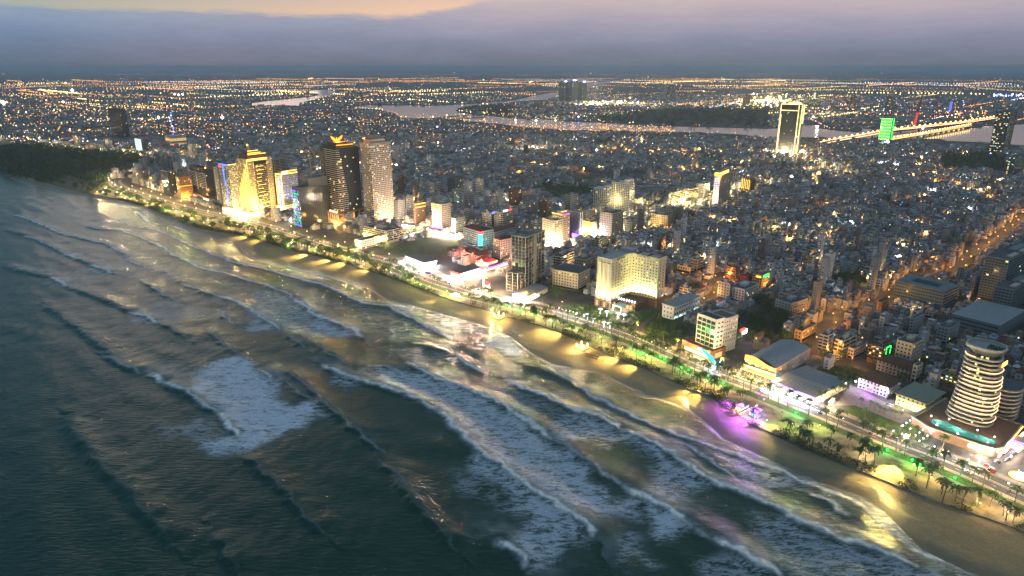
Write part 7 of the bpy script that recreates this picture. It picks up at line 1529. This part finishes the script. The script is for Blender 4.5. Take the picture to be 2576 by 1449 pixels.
# single bright lamps standing among the houses
for _ in range(120):
    i = near_[rng.randrange(len(near_))]; x, y = P[i] + et * (Hs[i, 3] * .5 + 2.5)
    if not (300 < math.hypot(x, y) < 1900): continue
    cc = rng.choice([((1, .55, .15), 'orange'), ((1, .82, .5), 'warm'), ((.85, .95, 1), 'white'), ((.7, 1, .75), 'greenish'), ((1, .55, .15), 'orange'), ((.5, .55, 1.), 'bluish')]); r_ = math.hypot(x, y)
    street_lamp(x, y, 7, cc[0], 'alley ' + cc[1], cc[1] + ' lamp in a dark alley', 3500, rad=.35 + r_ / 2600, em_s=3)
label_all(litems)
# the thousands of lights farther out, one mass
def lights(name, pts, cols, rads, zs):
    m = len(pts); octv = np.array([(0, 0, 1), (1, 0, 0), (0, 1, 0), (-1, 0, 0), (0, -1, 0), (0, 0, -1)], float); octf = np.array([(0, 1, 2), (0, 2, 3), (0, 3, 4), (0, 4, 1), (5, 2, 1), (5, 3, 2), (5, 4, 3), (5, 1, 4)])
    V = octv[None] * rads[:, None, None] + np.c_[pts, zs][:, None, :]; F = (np.arange(m)[:, None, None] * 6 + octf[None]).reshape(-1, 3)
    me = bpy.data.meshes.new(name); me.from_pydata(V.reshape(-1, 3).tolist(), [], F.tolist()); a = me.attributes.new('Col', 'FLOAT_COLOR', 'FACE'); C = np.repeat(cols, 8, 0); a.data.foreach_set('color', np.c_[C, np.ones(len(C))].astype(np.float32).ravel())
    me.materials.append(M_GLOWA); me.update(); o = link(bpy.data.objects.new(name, me)); o['kind'] = 'stuff'; return o
PT = []; CO = []; RA = []
def addl(u_, v_, c, s_, b_): x, y = G(u_, v_); PT.append((x, y)); CO.append(np.array(c) * b_); RA.append(s_ * math.hypot(x, y) / 1718)
CL = {'o': (1, .42, .10), 'y': (1, .74, .28), 'w': (.95, .93, 1), 'g': (.35, 1, .45), 'b': (.25, .35, 1), 'r': (1, .12, .1), 'p': (1, .55, .42)}
NOLIT = [(p_, p_.min(0), p_.max(0)) for p_ in RIVP + [ISLE, WOODL, WOODR, PARKM]]
def dark(x, y):
    q = np.array([[x, y]])
    return any(lo[0] < x < hi[0] and lo[1] < y < hi[1] and inpoly(q, p_)[0] for p_, lo, hi in NOLIT)
def fade(v_): return min(1.0, .38 + (v_ - 183) / 95)
def powr(c): return {'o': 2.6, 'p': 2.1, 'y': 3.0}.get(c, 3.2)
for _ in range(420):          # streets with their rows of lamps
    v_ = 194 + 155 * rng.random() ** 1.25; u_ = rng.uniform(-150, 2650); x0, y0 = G(u_, v_); r_ = math.hypot(x0, y0)
    dd = (es if rng.random() < .5 else et) if rng.random() < .75 else np.array([math.cos(_ * 1.7), math.sin(_ * 1.7)]); L_ = rng.uniform(.06, .24) * r_; st = max(38, r_ / 1718 * rng.uniform(2.2, 4.5)); c = rng.choices('oypw', [62, 20, 10, 8])[0]; b_ = powr(c) * rng.uniform(.6, 1.3) * fade(v_); s0 = rng.uniform(.7, 1.15)
    if rng.random() < .12: c = 'y'; b_ *= 1.6; s0 *= 1.3
    for k in range(int(L_ / st)):
        x, y = np.array([x0, y0]) + dd * (k * st + rng.uniform(-.2, .2) * st)
        if y < 1500 or math.hypot(x, y) > 17000 or dark(x, y) or rng.random() < .12: continue
        PT.append((x, y)); CO.append(np.array(CL[c]) * b_ * rng.uniform(.7, 1.2)); RA.append(s0 * rng.uniform(.8, 1.2) * math.hypot(x, y) / 1718)
for _ in range(6800):         # and the scatter between them, thicker in the busy quarters
    v_ = 183 + 160 * rng.random() ** 1.25; u_ = rng.uniform(-20, 2600); x, y = G(u_, v_)
    nz_ = vnoise(np.array([x / 500]), np.array([y / 900]), 8)[0]; den = nz_ ** 1.3 * 1.5 * (1.0 if v_ > 195 else .5)
    if u_ > 2050: den *= .45 if v_ < 230 else .8
    if v_ > 270 and 1000 < u_ < 2500: den *= .35
    if v_ < 200 and u_ < 250: den *= .2
    if rng.random() > den or dark(x, y): continue
    c = rng.choices('oywgbrp', [56, 17, 8, 5, 3, 3, 8])[0]; big = rng.random() < .06
    addl(u_, v_, CL[c], (.6 + .6 * rng.random() ** 2) * (1.7 if big else 1), powr(c) * rng.uniform(.5, 1.2) * fade(v_) * (1.5 if big else 1))
for (u0, u1, v0, dv, n_, c) in ((260, 1000, 188.5, 1.5, 150, 'o'), (1000, 1700, 190, 2, 130, 'o'), (1700, 2150, 186, 2, 60, 'o'), (1290, 1900, 190, 1, 60, 'p'), (600, 940, 217, 1.5, 40, 'o'), (1900, 2200, 211, 3, 36, 'p')):
    for i in range(n_): addl(u0 + (u1 - u0) * (i + rng.uniform(-.6, .6)) / n_, v0 + rng.uniform(-dv, dv) * .5, CL[c], rng.uniform(.45, .8), rng.uniform(.7, 2.0))
# dense orange riverside quarter
for _ in range(330): u_ = rng.uniform(1288, 1700); addl(u_, 322 + rng.gauss(0, 6) + (u_ - 1288) * .02, CL['o' if rng.random() < .8 else 'y'], rng.uniform(.7, 1.6), rng.uniform(1, 1.9))
for _ in range(200): addl(rng.uniform(900, 1290), rng.uniform(290, 335), CL['o' if rng.random() < .6 else 'y'], rng.uniform(.6, 1.4), rng.uniform(1, 1.9))
for _ in range(170): u_ = rng.uniform(1470, 1990); addl(u_, 268 - (u_ - 1470) * .006 + rng.gauss(0, 4) - (8 if u_ < 1600 else 0), CL[rng.choice('yyw')], rng.uniform(.7, 1.4), rng.uniform(1.2, 3))
for _ in range(60): addl(1480 + rng.uniform(-30, 140), 264 + rng.gauss(0, 3) - rng.random() * 4, CL[rng.choice('wwy')], rng.uniform(1.0, 2.2), rng.uniform(2, 5))
for _ in range(110): addl(1935 + rng.gauss(0, 38), 258 + rng.gauss(0, 8), CL[rng.choice('yyyw')], rng.uniform(1.2, 3.0), rng.uniform(2, 5))
for _ in range(120): addl(rng.uniform(2060, 2500), 275 + rng.gauss(0, 9), CL[rng.choice('oywbr')], rng.uniform(.7, 1.5), rng.uniform(1, 4))
for _ in range(60): addl(rng.uniform(2340, 2490), 300 - rng.random() * 18, CL[rng.choice('oyr')], rng.uniform(.8, 1.5), rng.uniform(1.5, 4))
for _ in range(120): u_ = rng.uniform(0, 560); addl(u_, 352 + .03 * u_ + rng.gauss(0, 3) + (8 if u_ > 250 else 0), CL[rng.choice('oywwbr')], rng.uniform(.8, 1.8), rng.uniform(1.5, 4.5))
for _ in range(90): addl(rng.uniform(200, 520), 304 + rng.gauss(0, 3), CL[rng.choice('oyw')], rng.uniform(.8, 1.6), rng.uniform(1.5, 4))
for _ in range(45): addl(rng.uniform(2495, 2576), 246 - rng.uniform(0, 6), CL[rng.choice('bwb')], rng.uniform(1, 2), rng.uniform(2, 5))
for (a, b2, s_) in ((10, 267, 5), (183, 233, 3.5), (160, 262, 2.6), (440, 242, 2.5), (450, 243, 2.5), (460, 242, 2.5), (400, 303, 3.2), (560, 303, 4), (1455, 300, 3), (1640, 372, 4), (1340, 380, 4.5), (1500, 385, 3), (2045, 300, 3), (880, 305, 3), (1100, 325, 2.5), (2320, 330, 3), (2330, 395, 3), (2490, 395, 2.5), (2270, 400, 2.2), (2140, 262, 5), (2000, 440, 3), (1990, 455, 4), (2020, 435, 4)): addl(a, b2, CL['w'] if rng.random() < .7 else CL['b'], s_, 6)
# lights scattered through the dense quarter
for _ in range(2600):
    i = near_[rng.randrange(len(near_))]; r_ = R_[i]
    if r_ < 900 and rng.random() < .6: continue
    x, y = P[i] - et * (Hs[i, 3] * .5 + 1.2); c = rng.choices('oywgbrp', [34, 30, 15, 12, 4, 2, 3])[0]
    if vnoise(np.array([x / 220]), np.array([y / 260]), 19)[0] < rng.random() * .8: continue
    PT.append((x, y)); CO.append(np.array(CL[c]) * powr(c) * rng.uniform(.4, 1.3)); RA.append((.55 + .8 * rng.random() ** 2) * r_ / 1718)
    if rng.random() < .22: lamp('POINT', (x, y, 9), 9000 * (r_ / 1000) ** 1.3, {'o': (1, .45, .1), 'y': (1, .7, .25), 'w': (.9, .95, 1)}.get(c, (1, .6, .2)), 1.5)
lights('distant_lights', np.array(PT), np.array(CO), np.array(RA), np.array([6.5 + r_ for r_ in RA]))
for (a, b2, pw) in ((1935, 256, 4.0e6), (1490, 264, 2.0e6), (1560, 264, 1.2e6), (1850, 264, 1.5e6), (2060, 290, 8e5), (1340, 380, 2e5), (180, 233, 1e6)): x, y = G(a, b2); lamp('POINT', (x, y, 45), pw, (1, .78, .42), 6)

# lanterns among the garden palms
hi_ = []
for x, y in resample(PS[(PS[:, 1] > 340) & (PS[:, 1] < 1600)], 15):
    c = RS[int(np.hypot(*(RS - (x, y)).T).argmin())]; dd = np.hypot(*(c - (x, y)))
    if dd < 24 or rng.random() < .25: continue
    f = rng.uniform(.08, max(.1, 1 - 24 / dd)); px, py = x + (c[0] - x) * f, y + (c[1] - y) * f; r_ = math.hypot(px, py); cc, nm_ = rng.choice([((1, .66, .22), 'gold'), ((1, .66, .22), 'gold'), ((1, .8, .5), 'cream'), ((.7, 1, .2), 'lime')])
    t = thing('garden_lantern', None, 'garden lamp', (px, py, 0), 0, 'lanterns in the beach garden'); MB().tube(METAL, [(0, 0, 0), (0, 0, 3.2)], .08, 5).obj('pole', t); MB().ball(em('lantern ' + nm_, cc, 7), 0, 0, 3.6, .35 + r_ / 3000).obj('lamp_head', t); lamp('POINT', (px, py, 4.8), 3000 + 5 * r_, cc, .5); hi_.append((t, nm_ + ' lantern above the beach', px, py))
label_all(hi_)
# ---------------------------------------------------------------- green uplighters, beach floodlights, light trees
gi = []
for k, a, b2 in ((2, 560, 1008), (2, 625, 1038), (2, 695, 1055), (2, 770, 1088), (2, 1072, 1195), (2, 1145, 1225), (3, 1462, 1155), (4, 275, 965), (4, 1198, 1338), (15, 1535, 345), (15, 1877, 478), (15, 1450, 300), (1, 1430, 1105), (1, 1590, 1163), (1, 1325, 1065), (1, 1480, 1122), (1, 1785, 1228), (3, 735, 850), (3, 578, 780), (2, 860, 1090), (2, 900, 1110)):
    x, y = G(*K(k)(a, b2)); t = thing('ground_uplighter', None, 'uplighter', (x, y, 0), 0, 'green uplighters under the palms'); MB().tube(METAL, [(0, 0, 0), (0, 0, 1.0)], .12, 5).obj('stand', t); MB().ball(L_GREEN, 0, 0, 1.6, 1.0).obj('lamp_head', t)
    lamp('POINT', (x, y, 2.8), 4200, (.04, 1, .12), .6); gi.append((t, 'green glowing uplighter under the palms', x, y))
label_all(gi)
fi = []
def flood(ktgt, a, b2, pw, colr=(1, .74, .22), back=24, cone=62, hgt=9, side_=0):
    x, y = G(*K(ktgt)(a, b2), -1) if ktgt else S(a, b2, -1)
    c = RS[int(np.hypot(*(RS - (x, y)).T).argmin())]; d = (c - (x, y)); d = d / np.hypot(*d); bx, by_ = x + d[0] * back, y + d[1] * back
    t = thing('floodlight_mast', None, 'floodlight', (bx, by_, 0), math.atan2(-d[1], -d[0]), 'floodlights aimed at the beach'); MB().tube(METAL, [(0, 0, 0), (0, 0, hgt)], .15, 6).obj('pole', t); MB().box(DGREY, -.3, -.9, hgt, .1, .9, hgt + .7).obj('lamp_housing', t)
    pw = pw * 2.4; lamp('SPOT', (bx - d[0] * .8, by_ - d[1] * .8, hgt + .4), pw, colr, .35, (x, y, SEA), cone, .7); fi.append((t, 'dark floodlight mast aimed at the sand', bx, by_))
for a in ((2770, 1580, 110000), (2700, 1610, 60000), (2420, 1445, 85000), (2490, 1480, 50000), (2195, 1350, 60000), (2150, 1335, 50000), (1350, 1062, 95000), (1280, 1050, 70000), (1190, 1028, 110000), (1030, 965, 110000), (960, 952, 110000), (740, 880, 90000), (660, 855, 90000), (560, 828, 90000), (2300, 1400, 30000), (1440, 1090, 60000), (3060, 1730, 40000), (1700, 1215, 16000), (1850, 1260, 14000), (2000, 1300, 18000)): flood(0, *a)
flood(0, 3540, 1918, 120000, back=30); flood(0, 3480, 1940, 50000, back=34)
for a, b2 in ((2890, 1630), (2930, 1655), (2960, 1690), (3010, 1700)): flood(0, a, b2, 45000, (.42, .06, 1.0), 14, 80, 7)
label_all(fi)
WB = em('blue white strand', (.72, .76, 1), 4); ti = []
for j, (k, a, b2) in enumerate(((2, 125, 700), (2, 180, 735), (2, 290, 780), (2, 350, 790), (2, 320, 670), (2, 430, 690), (2, 490, 700), (2, 255, 645))):
    x, y = G(*K(k)(a, b2)); t = thing('light_tree', None, 'light sculpture', (x, y, 0), j, 'palm-shaped light sculptures'); MB().tube(WB, [(0, 0, 0), (0, 0, 6)], .25, 5).obj('trunk', t)
    for q in range(9): w_ = 2 * math.pi * q / 9; MB().tube(WB, [(0, 0, 6), (1.5 * math.cos(w_), 1.5 * math.sin(w_), 7.2), (2.8 * math.cos(w_), 2.8 * math.sin(w_), 5.8)], .12, 4).obj('strand', t)
    lamp('POINT', (x, y, 8.5), 2600, (.75, .8, 1), .5); ti.append((t, 'blue-white palm-shaped light sculpture', x, y))
for j, (k, a, b2) in enumerate([(1, 1885 + 36 * i, 1130 + 11 * i) for i in range(7)] + [(1, 1170, 1135), (1, 1850, 1120)]):
    x, y = G(*K(k)(a, b2)); t = thing('light_column', None, 'light column', (x, y, 0), 0, 'white light columns on the hotel fence'); MB().tube(METAL, [(0, 0, 0), (0, 0, 3)], .12, 5).obj('pole', t); MB().ball(L_WHITE, 0, 0, 4.4, .62, 2.3).obj('lamp_head', t); lamp('POINT', (x, y, 7), 2400, (.85, .88, 1), .5); ti.append((t, 'upright white light column by the road', x, y))
star = [(1350, 1110), (1385, 1085), (1422, 1060), (1425, 1145), (1460, 1118), (1495, 1090), (1515, 1180), (1550, 1155), (1588, 1125), (1595, 1215), (1632, 1188), (1668, 1155), (1555, 1240), (1515, 1268), (1475, 1210), (1255, 1165), (1340, 1195), (1675, 1015), (1755, 925), (1840, 950), (1915, 930), (1350, 955)]
for a, b2 in star:
    x, y = G(*K(4)(a, b2)); t = thing('star_lamp', None, 'garden lamp', (x, y, 0), 0, 'star lamps in the flower garden'); MB().tube(METAL, [(0, 0, 0), (0, 0, 3.0)], .08, 5).obj('pole', t)
    b = MB(); b.ball(em('lilac white star', (.92, .82, 1), 5), 0, 0, 3.6, .38)
    for q in range(5): w_ = 2 * math.pi * q / 5; b.tube(MATS['lilac white star'], [(0, 0, 3.6), (.95 * math.cos(w_), .3 * math.sin(w_), 3.6 + .9 * math.sin(w_))], [.16, .03], 4)
    b.obj('lamp_head', t, 'stuff'); lamp('POINT', (x, y, 5.4), 900, (.9, .8, 1), .4); ti.append((t, 'small lilac-white star lamp on a thin pole', x, y))
for k, a, b2 in ((15, 1665, 195), (15, 1803, 245), (15, 2005, 325), (15, 2110, 352), (15, 2240, 270), (15, 2300, 250), (15, 2360, 210), (2, 1655, 640), (2, 1045, 540), (2, 1188, 560), (2, 1343, 585)):
    x, y = G(*K(k)(a, b2)); t = thing('globe_lamp', None, 'garden lamp', (x, y, 0), 0, 'white globe lamps'); MB().tube(METAL, [(0, 0, 0), (0, 0, 3.6)], .1, 5).obj('pole', t); MB().ball(L_WHITE, 0, 0, 4.2, .6).obj('lamp_head', t); lamp('POINT', (x, y, 6), 3600, (.9, .9, 1), .4); ti.append((t, 'white globe lamp on a post', x, y))
label_all(ti)
x, y = G(*K(4)(1385, 1215)); t = thing('light_sculpture', 'bright white round light piece with gold swirls before the star lamp garden', 'light sculpture', (x, y, 0), R(128)); MB().ball(L_WHITE, 0, 0, 3, 1.9, 1.1, 8).obj('disc', t)
for sg in (-1, 1): MB().tube(L_GOLD, [(0, sg * 2, .8), (0, sg * 4.5, 2.2), (0, sg * 6, 1), (0, sg * 7.5, 2.4)], .28, 5).obj('swirl', t)
lamp('POINT', (x - 3, y - 3, 5), 6000, (1, .95, .8), .5)
x, y = G(*K(15)(2525, 455)); t = thing('fountain', 'round fountain with dazzling white jets near the bottom right corner', 'fountain', (x, y, 0)); MB().tube(kerbm, [(0, 0, 0), (0, 0, .8)], 6, 16).obj('basin', t); MB().tube(L_GOLD, [(6.3 * math.cos(w_), 6.3 * math.sin(w_), .9) for w_ in np.linspace(0, 6.28, 17)], .18, 4).obj('rim_light', t)
for q in range(9): w_ = q * .7; MB().tube(S_C, [(2.6 * math.cos(w_), 2.6 * math.sin(w_), .8), (2.0 * math.cos(w_), 2.0 * math.sin(w_), 3 + q % 3)], [.28, .1], 5).obj('jet', t)
lamp('POINT', (x, y, 6), 12000, (1, .9, .75), .8)
# lantern platforms on the beach
FL = em('flame lantern', (1, .62, .28), 8)
for k, a, b2, lab in ((2, 70, 985, 'square beach platform with four tall flame lanterns left of the palm grove'), (1, 1245, 1180, 'beach platform with three flame lanterns below the frame tower')):
    x, y = G(*K(k)(a, b2)); t = thing('lantern_platform', lab, 'platform', (x, y, 0), R(135)); MB().box(YEL, -6, -6, -2.4, 6, 6, .6).obj('deck', t)
    for px, py in ((-4, -4), (4, -4), (4, 4), (-4, 4)): MB().ball(FL, px, py, 3.4, .75, 3.0).obj('lantern', t)
    b = MB(); 
    for q in range(10): b.ball(L_WARM, -6 + q * 1.3, -6.2, .3, .22, k=4)
    b.obj('edge_light', t, 'stuff'); lamp('POINT', (x, y, 8), 14000, (1, .68, .25), .8); lamp('POINT', (x - 8, y - 8, 4), 8000, (1, .68, .25), .8)
# violet beach bar
x, y = G(*K(3)(930, 1105)); t = thing('beach_bar', 'boat-shaped beach bar edged with orange lights in the violet glow', 'bar', (x, y, 0), R(128)); MB().prism(BROWN, [(-5, -14), (-2, -17), (3, -14), (4, 12), (0, 18), (-4, 12)], -1.5, 1.6).obj('hull', t); MB().box(WHITE, -2, -6, 1.6, 2.5, 6, 4.2).obj('cabin', t); MB().box(DGREY, -3, -7, 4.2, 3.5, 7, 4.6).obj('canopy', t)
for q in range(14): MB().ball(L_AMB if q % 3 else L_WHITE, -5.2, -13 + q * 1.9, 2.2, .42).obj('deck_light', t)
for px, py in ((-5, 20), (-7, -20), (2, -26)): MB().tube(METAL, [(px, py, -1), (px, py, 6)], .12, 5).ball(L_PUR, px, py, 6.6, .8).obj('violet_lamp', t)
lamp('POINT', (x - 6, y - 4, 4), 5000, (1, .5, .2), .5)
x, y = G(*K(3)(1060, 1170)); t = thing('dj_stage', 'small stage bathed in violet-blue light beside the beach bar', 'stage', (x, y, 0), R(128)); MB().box(DGREY, -4, -4, -1.5, 4, 4, .8).obj('deck', t)
for px, py in ((-3.6, -3.6), (3.6, -3.6), (3.6, 3.6), (-3.6, 3.6)): MB().box(METAL, px - .2, py - .2, .8, px + .2, py + .2, 6).obj('truss_post', t)
MB().box(L_PUR, -4, -4, 6, 4, 4, 6.3).obj('truss_roof', t); MB().box(L_BLUE, -2, 2.5, 1, 2, 2.8, 3).obj('screen', t); lamp('POINT', (x, y, 4), 9000, (.25, .12, 1), .5); lamp('POINT', (x - 12, y - 10, 5), 9000, (.3, .1, 1), .5)
# parasols and loungers
ui = []
PAR = [MB().tube(METAL, [(0, 0, 0), (0, 0, 2.6)], .06, 5).mesh('pole'), MB().prism(BROWN, [(1.9 * math.cos(a), 1.9 * math.sin(a)) for a in np.linspace(0, 6.28, 9)[:-1]], 2.3, 3.1, [(.1 * math.cos(a), .1 * math.sin(a)) for a in np.linspace(0, 6.28, 9)[:-1]]).mesh('canopy')]
for k, a, b2, n_, dx, dy in ((3, 960, 1220, 4, 34, 12), (3, 990, 1255, 4, 36, 6), (3, 1270, 1350, 3, 28, 14), (2, 110, 1060, 7, 20, 6), (2, 120, 1085, 6, 20, 6), (4, 90, 1180, 3, 30, 12), (1, -40, 660, 6, 34, 4), (6, 40, 1180, 5, 30, 8)):
    for i in range(n_):
        x, y = G(*K(k)(a + dx * i, b2 + dy * i), -.6); t = thing('beach_parasol', None, 'parasol', (x, y, -.7), 0, 'folded-down dark parasols on the sand'); inst('pole', PAR[0], t); inst('canopy', PAR[1], t); ui.append((t, 'dark thatched parasol on the sand', x, y))
label_all(ui)
x, y = G(*K(1)(808, 975)); t = thing('kiosk', 'white glowing open kiosk on the paved beach terrace', 'kiosk', (x, y, 0), R(138))
for z_ in (2.4, 3.4): MB().box(S_C, -4, -4, z_, 4, 4, z_ + .35).obj('light_roof', t)
for px in (-3.8, 3.5): MB().box(WHITE, px, -3.8, 0, px + .3, -3.5, 2.4).obj('post', t); MB().box(WHITE, px, 3.5, 0, px + .3, 3.8, 2.4).obj('post', t)
lamp('POINT', (x, y, 1.8), 2500, (.95, .95, 1), .4)
x, y = S(2760, 1560, 0); MB().box(CONC, -13, -.7, -2, 13, .7, .8).obj('groyne', thing('groyne', 'long low concrete groyne lying by the brightest patch of sand', 'wall', (*S(2800, 1570, 0), 0), R(140)))
# ---------------------------------------------------------------- vehicles
def car_parts(body, L=4.3, W_=1.8):
    b = MB(); b.prism(body, [(-L / 2, -W_ / 2), (L / 2, -W_ / 2), (L / 2, W_ / 2), (-L / 2, W_ / 2)], .3, .85, [(-L / 2 + .1, -W_ / 2 + .05), (L / 2 - .1, -W_ / 2 + .05), (L / 2 - .1, W_ / 2 - .05), (-L / 2 + .1, W_ / 2 - .05)])
    c = MB().prism(GLASS, [(-L * .36, -W_ / 2 + .08), (L * .24, -W_ / 2 + .08), (L * .24, W_ / 2 - .08), (-L * .36, W_ / 2 - .08)], .85, 1.38, [(-L * .27, -W_ / 2 + .25), (L * .10, -W_ / 2 + .25), (L * .10, W_ / 2 - .25), (-L * .27, W_ / 2 - .25)])
    r = MB().box(body, -L * .27, -W_ / 2 + .24, 1.385, L * .10, W_ / 2 - .24, 1.45)
    w = MB().tube(BLACKM, [(0, -.11, 0), (0, .11, 0)], .33, 8); hl = MB().box(em('headlight', (1, .95, .82), 10), -.04, -.2, -.1, .06, .2, .12); tl = MB().box(em('tail light', (1, .05, .03), 6), -.06, -.2, -.1, .04, .2, .12)
    return b.mesh('body'), c.mesh('cabin_glass'), r.mesh('roof'), w.mesh('wheel'), hl.mesh('headlight'), tl.mesh('taillight')
CC = {'white': (.7, .7, .7), 'silver': (.4, .42, .44), 'black': (.03, .03, .035), 'red': (.4, .03, .03), 'blue': (.05, .08, .3), 'grey': (.2, .2, .21), 'yellow': (.6, .4, .05)}
CP = {k: car_parts(mat('car paint ' + k, c, .25, metal=.2, var=.05, streak=False, spec=.6)) for k, c in CC.items()}; vi = []
def car(x, y, a, cname, lit, where):
    t = thing('car', None, 'car', (x, y, .02), a, 'cars on the beach road and car parks'); b, c, r, w, hl, tl = CP[cname]; inst('body', b, t); inst('cabin_glass', c, t); inst('roof', r, t)
    for px in (-1.35, 1.35):
        for py in (-.82, .82): inst('wheel', w, t, (px, py, .33))
    if lit:
        for py in (-.6, .6): inst('headlight', hl, t, (2.12, py, .6)); inst('taillight', tl, t, (-2.12, py, .6))
    vi.append((t, f'{cname} car {where}', x, y))
used_s = []
for i in range(54):
    j = rng.randrange(40, len(RS) - 6); p0, p1 = RS[j], RS[j + 1]; lane = rng.choice([-6.6, -3.2, 3.2, 6.6]); d = p1 - p0; d = d / np.hypot(*d); nn = np.array([-d[1], d[0]]) * lane; x, y = p0 + nn
    if math.hypot(x, y) > 1500 or any(math.hypot(x - a, y - b) < 7 for a, b in used_s): continue
    used_s.append((x, y)); car(x, y, math.atan2(d[1], d[0]) + (0 if lane * 1 > 0 else math.pi), rng.choice(list(CC)), True, 'driving on the beach road')
pk = kpoly(15, (2190, 350), (2260, 390), (2350, 300), (2450, 200), (2576, 130))
for k, a, b2, dx, dy, n_ in ((15, 2190, 340, 24, 14, 4), (15, 2230, 380, 22, 12, 3), (15, 2330, 250, 26, -18, 6), (15, 2390, 290, 26, -18, 6), (15, 2300, 300, 20, 14, 2), (4, 1200, 860, 24, 9, 3), (2, 1010, 790, 40, 30, 4)):
    for i in range(n_): x, y = G(*K(k)(a + dx * i, b2 + dy * i)); car(x, y, R(rng.choice([38, 218]) + rng.uniform(-4, 4)), rng.choice(['white', 'silver', 'black', 'grey', 'red']), False, 'parked in a lot')
for a, b2 in ((560, 770), (600, 790), (640, 775), (650, 800), (680, 815), (710, 830), (630, 830), (910, 820), (960, 880), (985, 895), (1010, 885), (1040, 905), (1075, 920), (1100, 900), (1130, 915), (760, 870)):
    x, y = G(*K(1)(a, b2)); car(x, y, R(rng.choice([138, 318, 50]) + rng.uniform(-8, 8)), rng.choice(list(CC)), True, 'waiting at the neon junction')
label_all(vi)
def coach(k, a, b2, ang, m, lab, L=12):
    x, y = G(*K(k)(a, b2)); t = thing('coach', lab, 'bus', (x, y, .02), R(ang)); MB().box(m, -L / 2, -1.25, .45, L / 2, 1.25, 1.6).obj('body', t); MB().box(GLASS, -L / 2 + .05, -1.22, 1.6, L / 2 - .05, 1.22, 2.7).obj('window_band', t); MB().box(m, -L / 2, -1.25, 2.7, L / 2, 1.25, 3.2).obj('roof', t)
    for px in (-L * .32, L * .30):
        for py in (-1.15, 1.15): MB().tube(BLACKM, [(px, py - .15, .48), (px, py + .15, .48)], .48, 8).obj('wheel', t)
    MB().box(DGREY, -1.5, -.8, 3.2, 1.5, .8, 3.5).obj('air_unit', t); MB().box(MATS['headlight'], L / 2, -1, .8, L / 2 + .06, -.6, 1.1).obj('headlight', t); MB().box(MATS['headlight'], L / 2, .6, .8, L / 2 + .06, 1, 1.1).obj('headlight', t)
coach(3, 1825, 1040, 50, mat('coach cream', (.55, .55, .42), .35, streak=False), 'pale cream coach parked at the end of the grey-roofed hall')
coach(4, 1785, 985, 38, mat('coach orange', (.5, .12, .05), .35, streak=False), 'orange-red coach parked behind the star lamp garden')
coach(4, 630, 440, 30, mat('coach silver', (.35, .36, .36), .35, streak=False), 'dark silver coach on the gravel yard by the orange street')
coach(4, 665, 420, 30, mat('coach silver'), 'second coach, inland of the dark silver one on the gravel yard')
coach(1, 535, 745, 140, mat('truck blue', (.03, .06, .5), .35, streak=False), 'bright blue lorry beside the dazzling seafood restaurant', 9)
# a few people on the bright sand
def person(x, y, lab, a, cloth):
    t = thing('person', lab, 'person', (x, y, -.55), a); sk = mat('skin', (.35, .2, .13), .6, streak=False)
    b = MB(); b.tube(sk, [(0, -.1, 0), (.04, -.1, .45), (0, -.08, .88)], [.06, .075, .1], 6).tube(sk, [(.18, .1, 0), (.1, .1, .45), (0, .08, .88)], [.06, .075, .1], 6).tube(sk, [(0, 0, .85), (0, 0, 1.2), (0, 0, 1.45), (0, 0, 1.52)], [.15, .15, .17, .07], 8).ball(sk, 0, 0, 1.66, .12).tube(sk, [(0, -.2, 1.42), (.05, -.26, 1.12), (.14, -.24, .86)], [.055, .045, .035], 5).tube(sk, [(0, .2, 1.42), (-.05, .26, 1.12), (.04, .26, .86)], [.055, .045, .035], 5)
    b.obj('body', t, smooth=True); MB().tube(cloth, [(0, 0, .82), (0, 0, 1.2), (0, 0, 1.46)], [.18, .17, .19], 8).obj('shirt', t); MB().tube(mat('dark shorts', (.04, .04, .06)), [(.02, 0, .55), (0, 0, .88)], [.2, .19], 8).obj('shorts', t); MB().ball(BLACKM, -.02, 0, 1.71, .125).obj('hair', t)
person(*S(2768, 1585), 'person in a white shirt standing on the brightest sand', 1.0, WHITE); person(*S(2757, 1572), 'person in dark clothes just inland of the one in white on bright sand', 2.2, DGREY); person(*S(2412, 1445), 'person in grey standing alone by the water below the palms', 2.0, GREY)
# ---------------------------------------------------------------- haze
hz = bpy.data.materials.new('evening haze'); hz.use_nodes = True; hz.node_tree.nodes.clear(); N = NT(hz.node_tree)
pv = N.a('ShaderNodeVolumePrincipled', {'Color': (.74, .86, 1, 1), 'Density': 4.6e-5, 'Anisotropy': .2}); o = N.a('ShaderNodeOutputMaterial'); N.l.new(pv.outputs[0], o.inputs['Volume'])
HAZE = MB().box(hz, -64000, -64000, -9, 64000, 64000, 300).obj('haze', kind='stuff')

tot = sum(len(m.polygons) for m in bpy.data.meshes); print('PALMS', len(pitems), len(litems), len(titems)); print('POLYS', tot, 'houses', n)
